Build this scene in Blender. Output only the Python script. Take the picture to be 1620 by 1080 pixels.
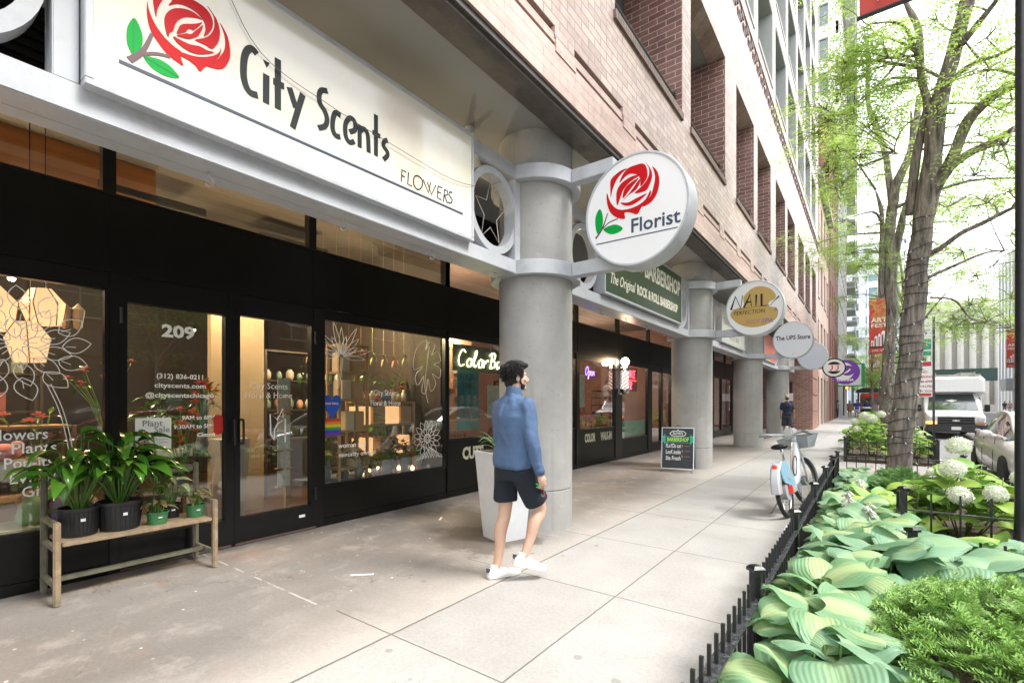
import bpy, bmesh, math, random
from mathutils import Vector, Matrix, noise
R=math.radians; PI=math.pi
random.seed(7)
sc=bpy.context.scene
for o in list(bpy.data.objects): bpy.data.objects.remove(o)
COL=sc.collection
# ---------- camera
cd=bpy.data.cameras.new('camera'); cam=bpy.data.objects.new('camera',cd); COL.objects.link(cam)
cam.location=(0,0,1.45); cam.rotation_euler=(R(90),0,R(36.52))
cd.sensor_width=36; cd.lens=36*763/1620; cd.shift_y=97/1620; cd.clip_start=.05; cd.clip_end=2000
sc.camera=cam
# ---------- world: bright overcast sky
SUN_EL,SUN_AZ=54,74      # azimuth from +Y towards +X
w=bpy.data.worlds.new('World'); sc.world=w; w.use_nodes=True
nt=w.node_tree; bg=nt.nodes['Background']
sky=nt.nodes.new('ShaderNodeTexSky'); sky.sky_type='NISHITA'; sky.sun_disc=False
sky.sun_elevation=R(SUN_EL); sky.sun_rotation=R(SUN_AZ); sky.dust_density=3; sky.air_density=1
mx=nt.nodes.new('ShaderNodeMix'); mx.data_type='RGBA'; mx.inputs[0].default_value=.8
nt.links.new(sky.outputs[0],mx.inputs[6]); mx.inputs[7].default_value=(11.5,11.6,12,1)
nt.links.new(mx.outputs[2],bg.inputs[0]); bg.inputs[1].default_value=.13
ld=bpy.data.lights.new('sun','SUN'); ld.energy=2.; ld.angle=R(18); ld.color=(1,.97,.92)
sun=bpy.data.objects.new('sun',ld); COL.objects.link(sun)
sd=Vector((math.sin(R(SUN_AZ))*math.cos(R(SUN_EL)),math.cos(R(SUN_AZ))*math.cos(R(SUN_EL)),math.sin(R(SUN_EL))))
sun.rotation_euler=sd.to_track_quat('Z','Y').to_euler(); sun.location=(5,5,60)
sc.view_settings.view_transform='Standard'; sc.view_settings.look='None'
sc.view_settings.exposure=1.5; sc.view_settings.gamma=1; sc.view_settings.use_curve_mapping=False
sc.cycles.max_bounces=9; sc.cycles.diffuse_bounces=4; sc.cycles.glossy_bounces=4; sc.cycles.transparent_max_bounces=12
sc.cycles.transmission_bounces=4; sc.cycles.caustics_reflective=False; sc.cycles.caustics_refractive=False
sc.cycles.sample_clamp_indirect=6; sc.cycles.use_denoising=True
# ---------- materials
MATS={}
def N(nt,t,**k):
    n=nt.nodes.new(t)
    for a,b in k.items(): setattr(n,a,b)
    return n
def L(nt,a,b): nt.links.new(a,b)
def pm(name,col,rough=.6,metal=0.,var=0.,vs=3.,bump=0.,bs=60.,emit=None,es=0.,coat=0.,spec=.5,stain=None,ss=1.5,stf=.5):
    if name in MATS: return MATS[name]
    m=bpy.data.materials.new(name); m.use_nodes=True; nt=m.node_tree; p=nt.nodes['Principled BSDF']
    p.inputs['Base Color'].default_value=(*col,1); p.inputs['Roughness'].default_value=rough
    p.inputs['Metallic'].default_value=metal; p.inputs['Specular IOR Level'].default_value=spec
    if coat: p.inputs['Coat Weight'].default_value=coat; p.inputs['Coat Roughness'].default_value=.05
    if emit: p.inputs['Emission Color'].default_value=(*emit,1); p.inputs['Emission Strength'].default_value=es
    tc=N(nt,'ShaderNodeTexCoord')
    last=None
    if var:
        n1=N(nt,'ShaderNodeTexNoise'); n1.inputs['Scale'].default_value=vs; n1.inputs['Detail'].default_value=6; n1.inputs['Roughness'].default_value=.65
        L(nt,tc.outputs['Object'],n1.inputs[0])
        mr=N(nt,'ShaderNodeMapRange'); mr.inputs[1].default_value=.3; mr.inputs[2].default_value=.7; mr.inputs[3].default_value=1-var; mr.inputs[4].default_value=1+var
        L(nt,n1.outputs[0],mr.inputs[0])
        vm=N(nt,'ShaderNodeVectorMath',operation='SCALE'); vm.inputs[0].default_value=col; L(nt,mr.outputs[0],vm.inputs['Scale'])
        last=vm.outputs[0]
    if stain:
        n2=N(nt,'ShaderNodeTexNoise'); n2.inputs['Scale'].default_value=ss; n2.inputs['Detail'].default_value=8; n2.inputs['Roughness'].default_value=.7
        L(nt,tc.outputs['Object'],n2.inputs[0])
        cr=N(nt,'ShaderNodeMapRange'); cr.inputs[1].default_value=.5; cr.inputs[2].default_value=.72; cr.inputs[4].default_value=stf; L(nt,n2.outputs[0],cr.inputs[0])
        mm=N(nt,'ShaderNodeMix',data_type='RGBA'); L(nt,cr.outputs[0],mm.inputs[0])
        if last: L(nt,last,mm.inputs[6])
        else: mm.inputs[6].default_value=(*col,1)
        mm.inputs[7].default_value=(*stain,1); last=mm.outputs[2]
    if last: L(nt,last,p.inputs['Base Color'])
    if bump:
        n3=N(nt,'ShaderNodeTexNoise'); n3.inputs['Scale'].default_value=bs; n3.inputs['Detail'].default_value=5; L(nt,tc.outputs['Object'],n3.inputs[0])
        b=N(nt,'ShaderNodeBump'); b.inputs['Strength'].default_value=bump; b.inputs['Distance'].default_value=.01; L(nt,n3.outputs[0],b.inputs['Height']); L(nt,b.outputs[0],p.inputs['Normal'])
    MATS[name]=m; return m
def leafmat(name,c1,c2,trans=.45,rough=.45,vs=2.5,spec=.4):
    if name in MATS: return MATS[name]
    m=bpy.data.materials.new(name); m.use_nodes=True; nt=m.node_tree; p=nt.nodes['Principled BSDF']; out=nt.nodes['Material Output']
    g=N(nt,'ShaderNodeNewGeometry'); tc=N(nt,'ShaderNodeTexCoord')
    n=N(nt,'ShaderNodeTexNoise'); n.inputs['Scale'].default_value=vs; n.inputs['Detail'].default_value=4; L(nt,tc.outputs['Object'],n.inputs[0])
    ad=N(nt,'ShaderNodeMath',operation='ADD'); L(nt,g.outputs['Random Per Island'],ad.inputs[0]); L(nt,n.outputs[0],ad.inputs[1])
    mr=N(nt,'ShaderNodeMapRange'); mr.inputs[1].default_value=.3; mr.inputs[2].default_value=1.35; L(nt,ad.outputs[0],mr.inputs[0])
    mm=N(nt,'ShaderNodeMix',data_type='RGBA'); mm.inputs[6].default_value=(*c1,1); mm.inputs[7].default_value=(*c2,1); L(nt,mr.outputs[0],mm.inputs[0])
    L(nt,mm.outputs[2],p.inputs['Base Color']); p.inputs['Roughness'].default_value=rough; p.inputs['Specular IOR Level'].default_value=spec
    t=N(nt,'ShaderNodeBsdfTranslucent'); L(nt,mm.outputs[2],t.inputs[0])
    ms=N(nt,'ShaderNodeMixShader'); ms.inputs[0].default_value=trans; L(nt,p.outputs[0],ms.inputs[1]); L(nt,t.outputs[0],ms.inputs[2]); L(nt,ms.outputs[0],out.inputs[0])
    MATS[name]=m; return m
def glassmat(name,tint=(.92,.95,.94),gloss=1.,rough=0.,ior=1.5,base=.0):
    if name in MATS: return MATS[name]
    m=bpy.data.materials.new(name); m.use_nodes=True; nt=m.node_tree; nt.nodes.remove(nt.nodes['Principled BSDF']); out=nt.nodes['Material Output']
    t=N(nt,'ShaderNodeBsdfTransparent'); t.inputs[0].default_value=(*tint,1)
    g=N(nt,'ShaderNodeBsdfGlossy'); g.inputs['Roughness'].default_value=rough; g.inputs[0].default_value=(gloss,gloss,gloss,1)
    lw=N(nt,'ShaderNodeFresnel'); lw.inputs[0].default_value=ior
    ad=N(nt,'ShaderNodeMath',operation='ADD'); L(nt,lw.outputs[0],ad.inputs[0]); ad.inputs[1].default_value=base; ad.use_clamp=True
    ge=N(nt,'ShaderNodeNewGeometry'); iv=N(nt,'ShaderNodeMath',operation='SUBTRACT'); iv.inputs[0].default_value=1; L(nt,ge.outputs['Backfacing'],iv.inputs[1]); mu=N(nt,'ShaderNodeMath',operation='MULTIPLY'); L(nt,ad.outputs[0],mu.inputs[0]); L(nt,iv.outputs[0],mu.inputs[1])
    ms=N(nt,'ShaderNodeMixShader'); L(nt,mu.outputs[0],ms.inputs[0]); L(nt,t.outputs[0],ms.inputs[1]); L(nt,g.outputs[0],ms.inputs[2]); L(nt,ms.outputs[0],out.inputs[0])
    MATS[name]=m; return m
def emitmat(name,col,st): return pm(name,(.02,.02,.02),.5,emit=col,es=st)
def brickmat(name,c1,c2,mortar,bw=.3,bh=.1,ms=.008,rough=.5,dark=None,soldier=False,bump=.5):
    if name in MATS: return MATS[name]
    m=bpy.data.materials.new(name); m.use_nodes=True; nt=m.node_tree; p=nt.nodes['Principled BSDF']
    tc=N(nt,'ShaderNodeTexCoord'); sp=N(nt,'ShaderNodeSeparateXYZ'); L(nt,tc.outputs['Object'],sp.inputs[0])
    ad=N(nt,'ShaderNodeMath',operation='ADD'); L(nt,sp.outputs[0],ad.inputs[0]); L(nt,sp.outputs[1],ad.inputs[1])
    cb=N(nt,'ShaderNodeCombineXYZ')
    if soldier: L(nt,sp.outputs[2],cb.inputs[0]); L(nt,ad.outputs[0],cb.inputs[1])
    else: L(nt,ad.outputs[0],cb.inputs[0]); L(nt,sp.outputs[2],cb.inputs[1])
    def bt(c1,c2,mo):
        b=N(nt,'ShaderNodeTexBrick'); b.inputs['Color1'].default_value=(*c1,1); b.inputs['Color2'].default_value=(*c2,1); b.inputs['Mortar'].default_value=(*mo,1)
        b.inputs['Scale'].default_value=1; b.inputs['Mortar Size'].default_value=ms; b.inputs['Mortar Smooth'].default_value=.1; b.inputs['Bias'].default_value=0
        b.inputs['Brick Width'].default_value=bw; b.inputs['Row Height'].default_value=bh; b.offset=.5; L(nt,cb.outputs[0],b.inputs[0]); return b
    b=bt(c1,c2,mortar)
    n=N(nt,'ShaderNodeTexNoise'); n.inputs['Scale'].default_value=9; n.inputs['Detail'].default_value=6; L(nt,tc.outputs['Object'],n.inputs[0])
    n2=N(nt,'ShaderNodeTexNoise'); n2.inputs['Scale'].default_value=.8; n2.inputs['Detail'].default_value=5; L(nt,tc.outputs['Object'],n2.inputs[0])
    aa=N(nt,'ShaderNodeMath',operation='ADD'); L(nt,n.outputs[0],aa.inputs[0]); L(nt,n2.outputs[0],aa.inputs[1])
    mr=N(nt,'ShaderNodeMapRange'); mr.inputs[1].default_value=.7; mr.inputs[2].default_value=1.3; mr.inputs[3].default_value=.78; mr.inputs[4].default_value=1.18; L(nt,aa.outputs[0],mr.inputs[0])
    vm=N(nt,'ShaderNodeVectorMath',operation='SCALE'); L(nt,b.outputs[0],vm.inputs[0]); L(nt,mr.outputs[0],vm.inputs['Scale']); L(nt,vm.outputs[0],p.inputs['Base Color'])
    p.inputs['Roughness'].default_value=rough
    bp=N(nt,'ShaderNodeBump'); bp.inputs['Strength'].default_value=bump; bp.inputs['Distance'].default_value=.006; bp.invert=True
    L(nt,b.outputs['Fac'],bp.inputs['Height']); L(nt,bp.outputs[0],p.inputs['Normal'])
    MATS[name]=m; return m
# ---------- mesh builder
def rootloc(p):
    v=Vector((0,0,0))
    while p is not None: v+=Vector(p.location); p=p.parent
    return v
class MB:
    def __init__(s): s.v=[]; s.f=[]; s.uv=None
    def add(s,vs,fs):
        n=len(s.v); s.v+= [tuple(q) for q in vs]; s.f+=[tuple(i+n for i in f) for f in fs]; return s
    def box(s,x0,x1,y0,y1,z0,z1,M=None):
        vs=[(x,y,z) for x in (x0,x1) for y in (y0,y1) for z in (z0,z1)]
        if M: vs=[M@Vector(q) for q in vs]
        return s.add(vs,[(0,1,3,2),(4,6,7,5),(0,4,5,1),(2,3,7,6),(0,2,6,4),(1,5,7,3)])
    def bbox(s,x0,x1,y0,y1,z0,z1,b=.01,M=None):   # box with chamfered vertical+horizontal edges
        bm=bmesh.new(); bmesh.ops.create_cube(bm,size=1)
        for q in bm.verts: q.co=Vector(((x0+x1)/2+q.co.x*(x1-x0),(y0+y1)/2+q.co.y*(y1-y0),(z0+z1)/2+q.co.z*(z1-z0)))
        bmesh.ops.bevel(bm,geom=bm.edges[:],offset=b,segments=2,affect='EDGES')
        s.frombm(bm,M); return s
    def frombm(s,bm,M=None):
        bm.verts.ensure_lookup_table(); bm.verts.index_update()
        s.add([(M@q.co if M else q.co) for q in bm.verts],[[q.index for q in f.verts] for f in bm.faces]); bm.free()
    def tube(s,pts,rad,n=8,cap=True,M=None,closed=False):
        pts=[Vector(q) for q in pts]; rr=rad if hasattr(rad,'__len__') else [rad]*len(pts)
        vs=[];fs=[];m=len(pts); up=None
        for i,q in enumerate(pts):
            a=pts[(i-1)%m] if (i>0 or closed) else q; b=pts[(i+1)%m] if (i<m-1 or closed) else q
            t=(b-a)
            if t.length<1e-9: t=Vector((0,0,1))
            t.normalize()
            if up is None: up=Vector((0,0,1)) if abs(t.z)<.9 else Vector((1,0,0))
            x=up.cross(t); 
            if x.length<1e-6: x=Vector((1,0,0)).cross(t)
            x.normalize(); y=t.cross(x); up=y
            for k in range(n):
                an=2*PI*k/n; vs.append(q+(x*math.cos(an)+y*math.sin(an))*rr[i])
        for i in range(m if closed else m-1):
            for k in range(n):
                j=(i+1)%m; fs.append((i*n+k,i*n+(k+1)%n,j*n+(k+1)%n,j*n+k))
        if cap and not closed: fs.append(tuple(range(n-1,-1,-1))); fs.append(tuple((m-1)*n+k for k in range(n)))
        if M: vs=[M@q for q in vs]
        return s.add(vs,fs)
    def cyl(s,c,r,h,n=24,r2=None,axis='z',M=None):
        c=Vector(c); d={'z':Vector((0,0,1)),'x':Vector((1,0,0)),'y':Vector((0,1,0))}[axis]
        return s.tube([c,c+d*h],[r,r if r2 is None else r2],n,True,M)
    def lathe(s,prof,c=(0,0,0),n=24,axis='z',M=None):
        vs=[];fs=[];m=len(prof)
        for r,h in prof:
            for k in range(n):
                a=2*PI*k/n; p=(r*math.cos(a),r*math.sin(a),h)
                if axis=='y': p=(p[0],p[2],-p[1])
                if axis=='x': p=(p[2],p[0],p[1])
                vs.append(Vector(p)+Vector(c))
        for i in range(m-1):
            for k in range(n): fs.append((i*n+k,i*n+(k+1)%n,(i+1)*n+(k+1)%n,(i+1)*n+k))
        if prof[0][0]>1e-4: fs.append(tuple(range(n-1,-1,-1)))
        if prof[-1][0]>1e-4: fs.append(tuple((m-1)*n+k for k in range(n)))
        if M: vs=[M@q for q in vs]
        return s.add(vs,fs)
    def sphere(s,c,r,n=14,m=9,sc=(1,1,1),M=None):
        prof=[(r*math.sin(PI*i/m)+(1e-5 if i in(0,m) else 0),-r*math.cos(PI*i/m)) for i in range(m+1)]
        T=Matrix.Translation(Vector(c))@Matrix.Diagonal((*sc,1))
        return s.lathe(prof,n=n,M=(M@T if M else T))
    def prism(s,poly,mapf,t0,t1):        # poly 2D, mapf(a,b,t)->3D
        n=len(poly); vs=[mapf(a,b,t0) for a,b in poly]+[mapf(a,b,t1) for a,b in poly]
        fs=[tuple(range(n)),tuple(range(2*n-1,n-1,-1))]+[(i,(i+1)%n,n+(i+1)%n,n+i) for i in range(n)]
        return s.add(vs,fs)
    def quad(s,a,b,c,d): return s.add([a,b,c,d],[(0,1,2,3)])
    def build(s,name,mat,parent=None,smooth=False,label=None,cat=None,group=None,kind=None,fix=True,auto=None):
        off=rootloc(parent); me=bpy.data.meshes.new(name)
        top = parent is None
        if top and kind!='structure' and s.v:
            xs=[q[0] for q in s.v]; ys=[q[1] for q in s.v]; zs=[q[2] for q in s.v]
            off=Vector(((min(xs)+max(xs))/2,(min(ys)+max(ys))/2,min(zs)))
        me.from_pydata([(q[0]-off.x,q[1]-off.y,q[2]-off.z) for q in s.v],[],s.f)
        if s.uv:
            ul=me.uv_layers.new(name='UVMap')
            for lp in me.loops: ul.data[lp.index].uv=s.uv[lp.vertex_index]
        if fix:
            bm=bmesh.new(); bm.from_mesh(me); bmesh.ops.recalc_face_normals(bm,faces=bm.faces); bm.to_mesh(me); bm.free()
        if smooth:
            me.polygons.foreach_set('use_smooth',[True]*len(me.polygons))
            if auto: me.set_sharp_from_angle(angle=R(auto))
        if mat: me.materials.append(mat)
        o=bpy.data.objects.new(name,me); COL.objects.link(o); o.parent=parent
        if top: o.location=off
        tag(o,label,cat,group,kind); return o
def tag(o,label=None,cat=None,group=None,kind=None):
    if label: o['label']=label
    if cat: o['category']=cat
    if group: o['group']=group
    if kind: o['kind']=kind
    return o
def thing(name,label,cat,loc=(0,0,0),group=None,kind=None,rotz=0):
    o=bpy.data.objects.new(name,None); COL.objects.link(o); o.location=loc; o.rotation_euler=(0,0,rotz); o.empty_display_size=.2
    return tag(o,label,cat,group,kind)
def kids(o,idx={}): return [c for c in bpy.data.objects if c.parent==o]
def tree_of(o):
    ch=[c for c in COL.objects if c.parent==o]; return (o,[tree_of(c) for c in ch])
def dup(t,loc=None,rotz=None,parent=None,label=None,scale=None):
    o,ch=t; c=o.copy(); COL.objects.link(c)
    if parent is not None: c.parent=parent
    if loc is not None: c.location=loc
    if rotz is not None: c.rotation_euler[2]=rotz
    if scale is not None: c.scale=(scale,)*3
    if label: c['label']=label
    for q in ch: dup(q,parent=c)
    return c
def catmull(pts,k=4,closed=False):
    n=len(pts); out=[]
    if n<3: return pts
    rng=range(n) if closed else range(n-1)
    for i in rng:
        p=[pts[(i+j)%n] if closed else pts[max(0,min(n-1,i+j))] for j in (-1,0,1,2)]
        for q in range(k):
            t=q/k; out.append(tuple(.5*((2*p[1][d])+(-p[0][d]+p[2][d])*t+(2*p[0][d]-5*p[1][d]+4*p[2][d]-p[3][d])*t*t+(-p[0][d]+3*p[1][d]-3*p[2][d]+p[3][d])*t**3) for d in range(len(pts[0]))))
    if not closed: out.append(tuple(pts[-1]))
    return out
FX=lambda x0:(lambda a,b,t:(x0+t,a,b))            # plane facing +X : a=Y, b=Z
FY=lambda y0:(lambda a,b,t:(a,y0-t,b))            # plane facing -Y : a=X, b=Z
def ribbon(mb,pts,w,mapf,t0,t1):
    n=len(pts); Lp=[];Rp=[]
    for i in range(n):
        a=pts[max(0,i-1)]; b=pts[min(n-1,i+1)]; dx,dy=b[0]-a[0],b[1]-a[1]; l=math.hypot(dx,dy) or 1
        ww=(w[i] if hasattr(w,'__len__') else w)/2; nx,ny=-dy/l*ww,dx/l*ww
        Lp.append((pts[i][0]+nx,pts[i][1]+ny)); Rp.append((pts[i][0]-nx,pts[i][1]-ny))
    vs=[mapf(a,b,t) for t in (t0,t1) for a,b in Lp+Rp]; N2=2*n; fs=[]
    for i in range(n-1):
        fs+=[(N2+i,N2+i+1,N2+n+i+1,N2+n+i),(i,n+i,n+i+1,i+1),(i,i+1,N2+i+1,N2+i),(n+i,N2+n+i,N2+n+i+1,n+i+1)]
    fs+=[(0,N2,N2+n,n),(n-1,2*n-1,N2+2*n-1,N2+n-1)]
    mb.add(vs,fs)
def text(s,size,mapf,mat,parent,name='lettering',x=0,y=0,t0=0.001,t1=.003,bold=0.,sx=1.,align='CENTER',shear=0.,space=1.,rot=0.,fit=None):
    c=bpy.data.curves.new('t','FONT'); c.body=s; c.size=size; c.align_x=align; c.offset=bold; c.shear=shear; c.space_character=space; c.resolution_u=2
    c.extrude=.5
    o=bpy.data.objects.new('t',c); COL.objects.link(o)
    dg=bpy.context.evaluated_depsgraph_get(); me=bpy.data.meshes.new_from_object(o.evaluated_get(dg))
    vs=[q.co.copy() for q in me.vertices]
    if fit and vs:
        mn=min(q.x for q in vs); mxx=max(q.x for q in vs); k=fit/(mxx-mn)
        for q in vs: q.x*=k
    mb=MB(); ca,sa=math.cos(rot),math.sin(rot)
    mb.add([mapf(x+q.x*sx*ca-q.y*sa,y+q.x*sx*sa+q.y*ca,(t1 if q.z>0 else t0)) for q in vs],[tuple(p.vertices) for p in me.polygons])
    bpy.data.objects.remove(o); bpy.data.meshes.remove(me); bpy.data.curves.remove(c)
    return mb.build(name,mat,parent)
ROSE_A=[[(0.912,3.591),(0.915,3.563),(0.925,3.532),(0.94,3.501),(0.962,3.472),(0.993,3.445),(1.034,3.424),(1.071,3.415),(1.067,3.394),(1.069,3.371),(1.078,3.342),(1.034,3.351),(0.993,3.37),(0.958,3.405),(0.93,3.439),(0.915,3.485),(0.909,3.541)],[(1.071,3.413),(1.118,3.423),(1.166,3.442),(1.212,3.471),(1.248,3.503),(1.269,3.536),(1.273,3.558),(1.274,3.539),(1.269,3.51),(1.248,3.468),(1.212,3.422),(1.184,3.389),(1.164,3.356),(1.14,3.377),(1.105,3.389),(1.069,3.392)],[(1.271,3.703),(1.288,3.685),(1.31,3.652),(1.322,3.608),(1.327,3.559),(1.324,3.522),(1.31,3.482),(1.291,3.448),(1.262,3.425),(1.23,3.414),(1.2,3.41),(1.234,3.447),(1.26,3.485),(1.277,3.52),(1.291,3.548),(1.299,3.589),(1.296,3.639),(1.284,3.677)],[(1.202,3.759),(1.23,3.735),(1.253,3.709),(1.267,3.667),(1.269,3.628),(1.26,3.581),(1.244,3.549),(1.225,3.523),(1.193,3.526),(1.162,3.523),(1.138,3.524),(1.18,3.558),(1.214,3.596),(1.234,3.642),(1.24,3.675),(1.236,3.718),(1.218,3.742)],[(1.009,3.635),(1.022,3.666),(1.034,3.693),(1.076,3.734),(1.127,3.744),(1.162,3.745),(1.191,3.739),(1.216,3.721),(1.23,3.689),(1.228,3.647),(1.209,3.603),(1.184,3.573),(1.192,3.616),(1.187,3.652),(1.166,3.676),(1.131,3.688),(1.088,3.686),(1.046,3.668)],[(1.175,3.662),(1.144,3.674),(1.11,3.674),(1.071,3.659),(1.034,3.634),(1.009,3.604),(0.993,3.57),(0.989,3.537),(0.993,3.501),(1.006,3.46),(1.014,3.488),(1.03,3.509),(1.038,3.544),(1.055,3.583),(1.084,3.618),(1.118,3.64),(1.149,3.655)],[(1.048,3.505),(1.055,3.535),(1.065,3.561),(1.088,3.583),(1.118,3.601),(1.149,3.624),(1.174,3.645),(1.158,3.614),(1.131,3.575),(1.123,3.575),(1.11,3.569),(1.097,3.556),(1.093,3.543),(1.067,3.52)],[(1.048,3.495),(1.093,3.532),(1.105,3.536),(1.12,3.546),(1.133,3.567),(1.162,3.609),(1.178,3.631),(1.173,3.604),(1.158,3.564),(1.136,3.536),(1.105,3.51),(1.076,3.5)],[(1.031,3.478),(1.067,3.478),(1.11,3.481),(1.162,3.5),(1.198,3.499),(1.237,3.509),(1.198,3.478),(1.153,3.452),(1.11,3.442),(1.071,3.447),(1.046,3.458)],[(0.938,3.624),(0.94,3.593),(0.95,3.535),(0.954,3.57),(0.966,3.61),(0.981,3.649),(0.977,3.665),(0.95,3.655)]]
LEAF_A=[[(0.853,3.466),(0.866,3.458),(0.881,3.427),(0.89,3.392),(0.889,3.349),(0.877,3.311),(0.851,3.267),(0.837,3.283),(0.824,3.315),(0.821,3.363),(0.826,3.406),(0.84,3.446)],[(0.894,3.289),(0.93,3.305),(0.969,3.314),(1.009,3.308),(1.038,3.291),(1.06,3.266),(1.026,3.246),(0.985,3.238),(0.95,3.242),(0.919,3.257)]]
VEIN_A=[[(0.852,3.461),(0.851,3.271)],[(0.898,3.289),(1.057,3.266)]]
STEM_A=[[(0.833,3.234),(0.874,3.286),(0.904,3.345),(0.932,3.431)],[(0.889,3.295),(0.934,3.327),(0.977,3.346),(1.014,3.355)]]
DECO=[[(1.485,3.644),(1.455,3.66),(1.425,3.63),(1.408,3.569),(1.404,3.476),(1.417,3.412),(1.445,3.381),(1.49,3.387)],[(1.544,3.547),(1.542,3.363)],[(1.619,3.69),(1.619,3.364)],[(1.589,3.53),(1.66,3.532)],[(1.697,3.546),(1.742,3.43)],[(1.791,3.549),(1.719,3.287)],[(1.977,3.667),(1.932,3.648),(1.913,3.606),(1.919,3.551),(1.957,3.512),(1.974,3.462),(1.957,3.408),(1.907,3.373)],[(2.083,3.543),(2.042,3.544),(2.02,3.483),(2.02,3.413),(2.042,3.381),(2.08,3.386)],[(2.159,3.458),(2.206,3.497),(2.201,3.557),(2.159,3.561),(2.124,3.496),(2.127,3.413),(2.159,3.381),(2.201,3.407)],[(2.247,3.38),(2.247,3.553)],[(2.247,3.498),(2.281,3.538),(2.319,3.511),(2.329,3.377)],[(2.397,3.699),(2.397,3.379)],[(2.364,3.55),(2.438,3.548)],[(2.51,3.55),(2.479,3.528),(2.47,3.487),(2.507,3.457),(2.507,3.424),(2.47,3.38)]]
FLOW=[[(2.702,3.368),(2.659,3.372),(2.65,3.27)],[(2.653,3.325),(2.688,3.322)],[(2.729,3.378),(2.72,3.276),(2.765,3.275)],[(2.833,3.388),(2.876,3.376),(2.886,3.332),(2.857,3.284),(2.82,3.271),(2.787,3.297),(2.787,3.348),(2.807,3.378),(2.833,3.388)],[(2.895,3.378),(2.955,3.286),(2.983,3.386)],[(2.943,3.375),(2.992,3.282),(3.046,3.384)],[(3.124,3.39),(3.073,3.386),(3.063,3.28),(3.114,3.279)],[(3.067,3.335),(3.108,3.336)],[(3.141,3.269),(3.156,3.386)],[(3.156,3.386),(3.194,3.384),(3.194,3.35),(3.149,3.329)],[(3.156,3.331),(3.192,3.271)],[(3.256,3.391),(3.226,3.388),(3.213,3.357),(3.252,3.329),(3.241,3.291),(3.2,3.285)]]
ROSE_B=[[(-2.007,3.854),(-2.088,3.856),(-2.186,3.807),(-2.194,3.724),(-2.189,3.617),(-2.171,3.69),(-2.126,3.776),(-2.066,3.829)],[(-2.091,3.736),(-2.058,3.806),(-1.999,3.852),(-1.913,3.854),(-1.835,3.838),(-1.8,3.781),(-1.791,3.697),(-1.819,3.651),(-1.863,3.619),(-1.867,3.691),(-1.898,3.748),(-1.97,3.786),(-2.029,3.777)],[(-1.823,3.858),(-1.758,3.755),(-1.744,3.671),(-1.772,3.598),(-1.814,3.555),(-1.927,3.571),(-1.849,3.616),(-1.8,3.659),(-1.772,3.719),(-1.783,3.789)],[(-1.742,3.775),(-1.697,3.718),(-1.672,3.638),(-1.676,3.546),(-1.703,3.473),(-1.758,3.42),(-1.842,3.406),(-1.789,3.454),(-1.751,3.499),(-1.731,3.56),(-1.713,3.649),(-1.724,3.719)],[(-1.877,3.735),(-1.941,3.753),(-2.014,3.745),(-2.088,3.71),(-2.126,3.636),(-2.118,3.51),(-2.081,3.582),(-2.044,3.656),(-1.97,3.706)],[(-1.884,3.71),(-1.97,3.692),(-2.036,3.654),(-2.055,3.562),(-1.985,3.62)],[(-1.877,3.694),(-1.874,3.652),(-1.913,3.601),(-1.985,3.579),(-2.047,3.546),(-1.97,3.602)],[(-2.081,3.526),(-1.999,3.499),(-1.913,3.512),(-1.8,3.524),(-1.87,3.481),(-1.956,3.461),(-2.029,3.479)],[(-2.232,3.678),(-2.194,3.569),(-2.118,3.473),(-2.014,3.434),(-1.898,3.434),(-1.814,3.467),(-1.761,3.541),(-1.758,3.5),(-1.8,3.443),(-1.856,3.403),(-1.898,3.348),(-1.97,3.389),(-2.036,3.407),(-2.032,3.345),(-2.118,3.382),(-2.194,3.463),(-2.232,3.578)]]
LEAF_B=[[(-2.315,3.537),(-2.287,3.477),(-2.279,3.39),(-2.295,3.322),(-2.342,3.277),(-2.366,3.352),(-2.371,3.439),(-2.35,3.507)],[(-2.276,3.303),(-2.209,3.324),(-2.126,3.313),(-2.055,3.253),(-2.103,3.224),(-2.194,3.232)]]
VEIN_B=[[(-2.318,3.525),(-2.337,3.288)],[(-2.263,3.301),(-2.066,3.258)]]
STEM_B=[[(-2.366,3.236),(-2.287,3.32),(-2.225,3.463)],[(-2.287,3.313),(-2.209,3.36),(-2.111,3.369)]]
PAL=[[(-1.791,3.863),(-1.63,3.794),(-1.535,3.656),(-1.551,3.569),(-1.646,3.528),(-1.656,3.44),(-1.52,3.388),(-1.488,3.288),(-1.535,3.159),(-1.726,3.053),(-1.988,3.031),(-2.224,3.12),(-2.38,3.284),(-2.38,3.389),(-2.259,3.457),(-2.122,3.477),(-2.139,3.664),(-2.038,3.797),(-1.922,3.861)]]
NAIL=[[(-2.38,3.441),(-2.293,3.713),(-2.19,3.456),(-2.149,3.72)],[(-2.129,3.46),(-2.005,3.726),(-1.982,3.468)],[(-2.082,3.564),(-1.978,3.57)],[(-1.889,3.703),(-1.896,3.465)],[(-1.791,3.708),(-1.791,3.456),(-1.694,3.455)]]
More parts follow.
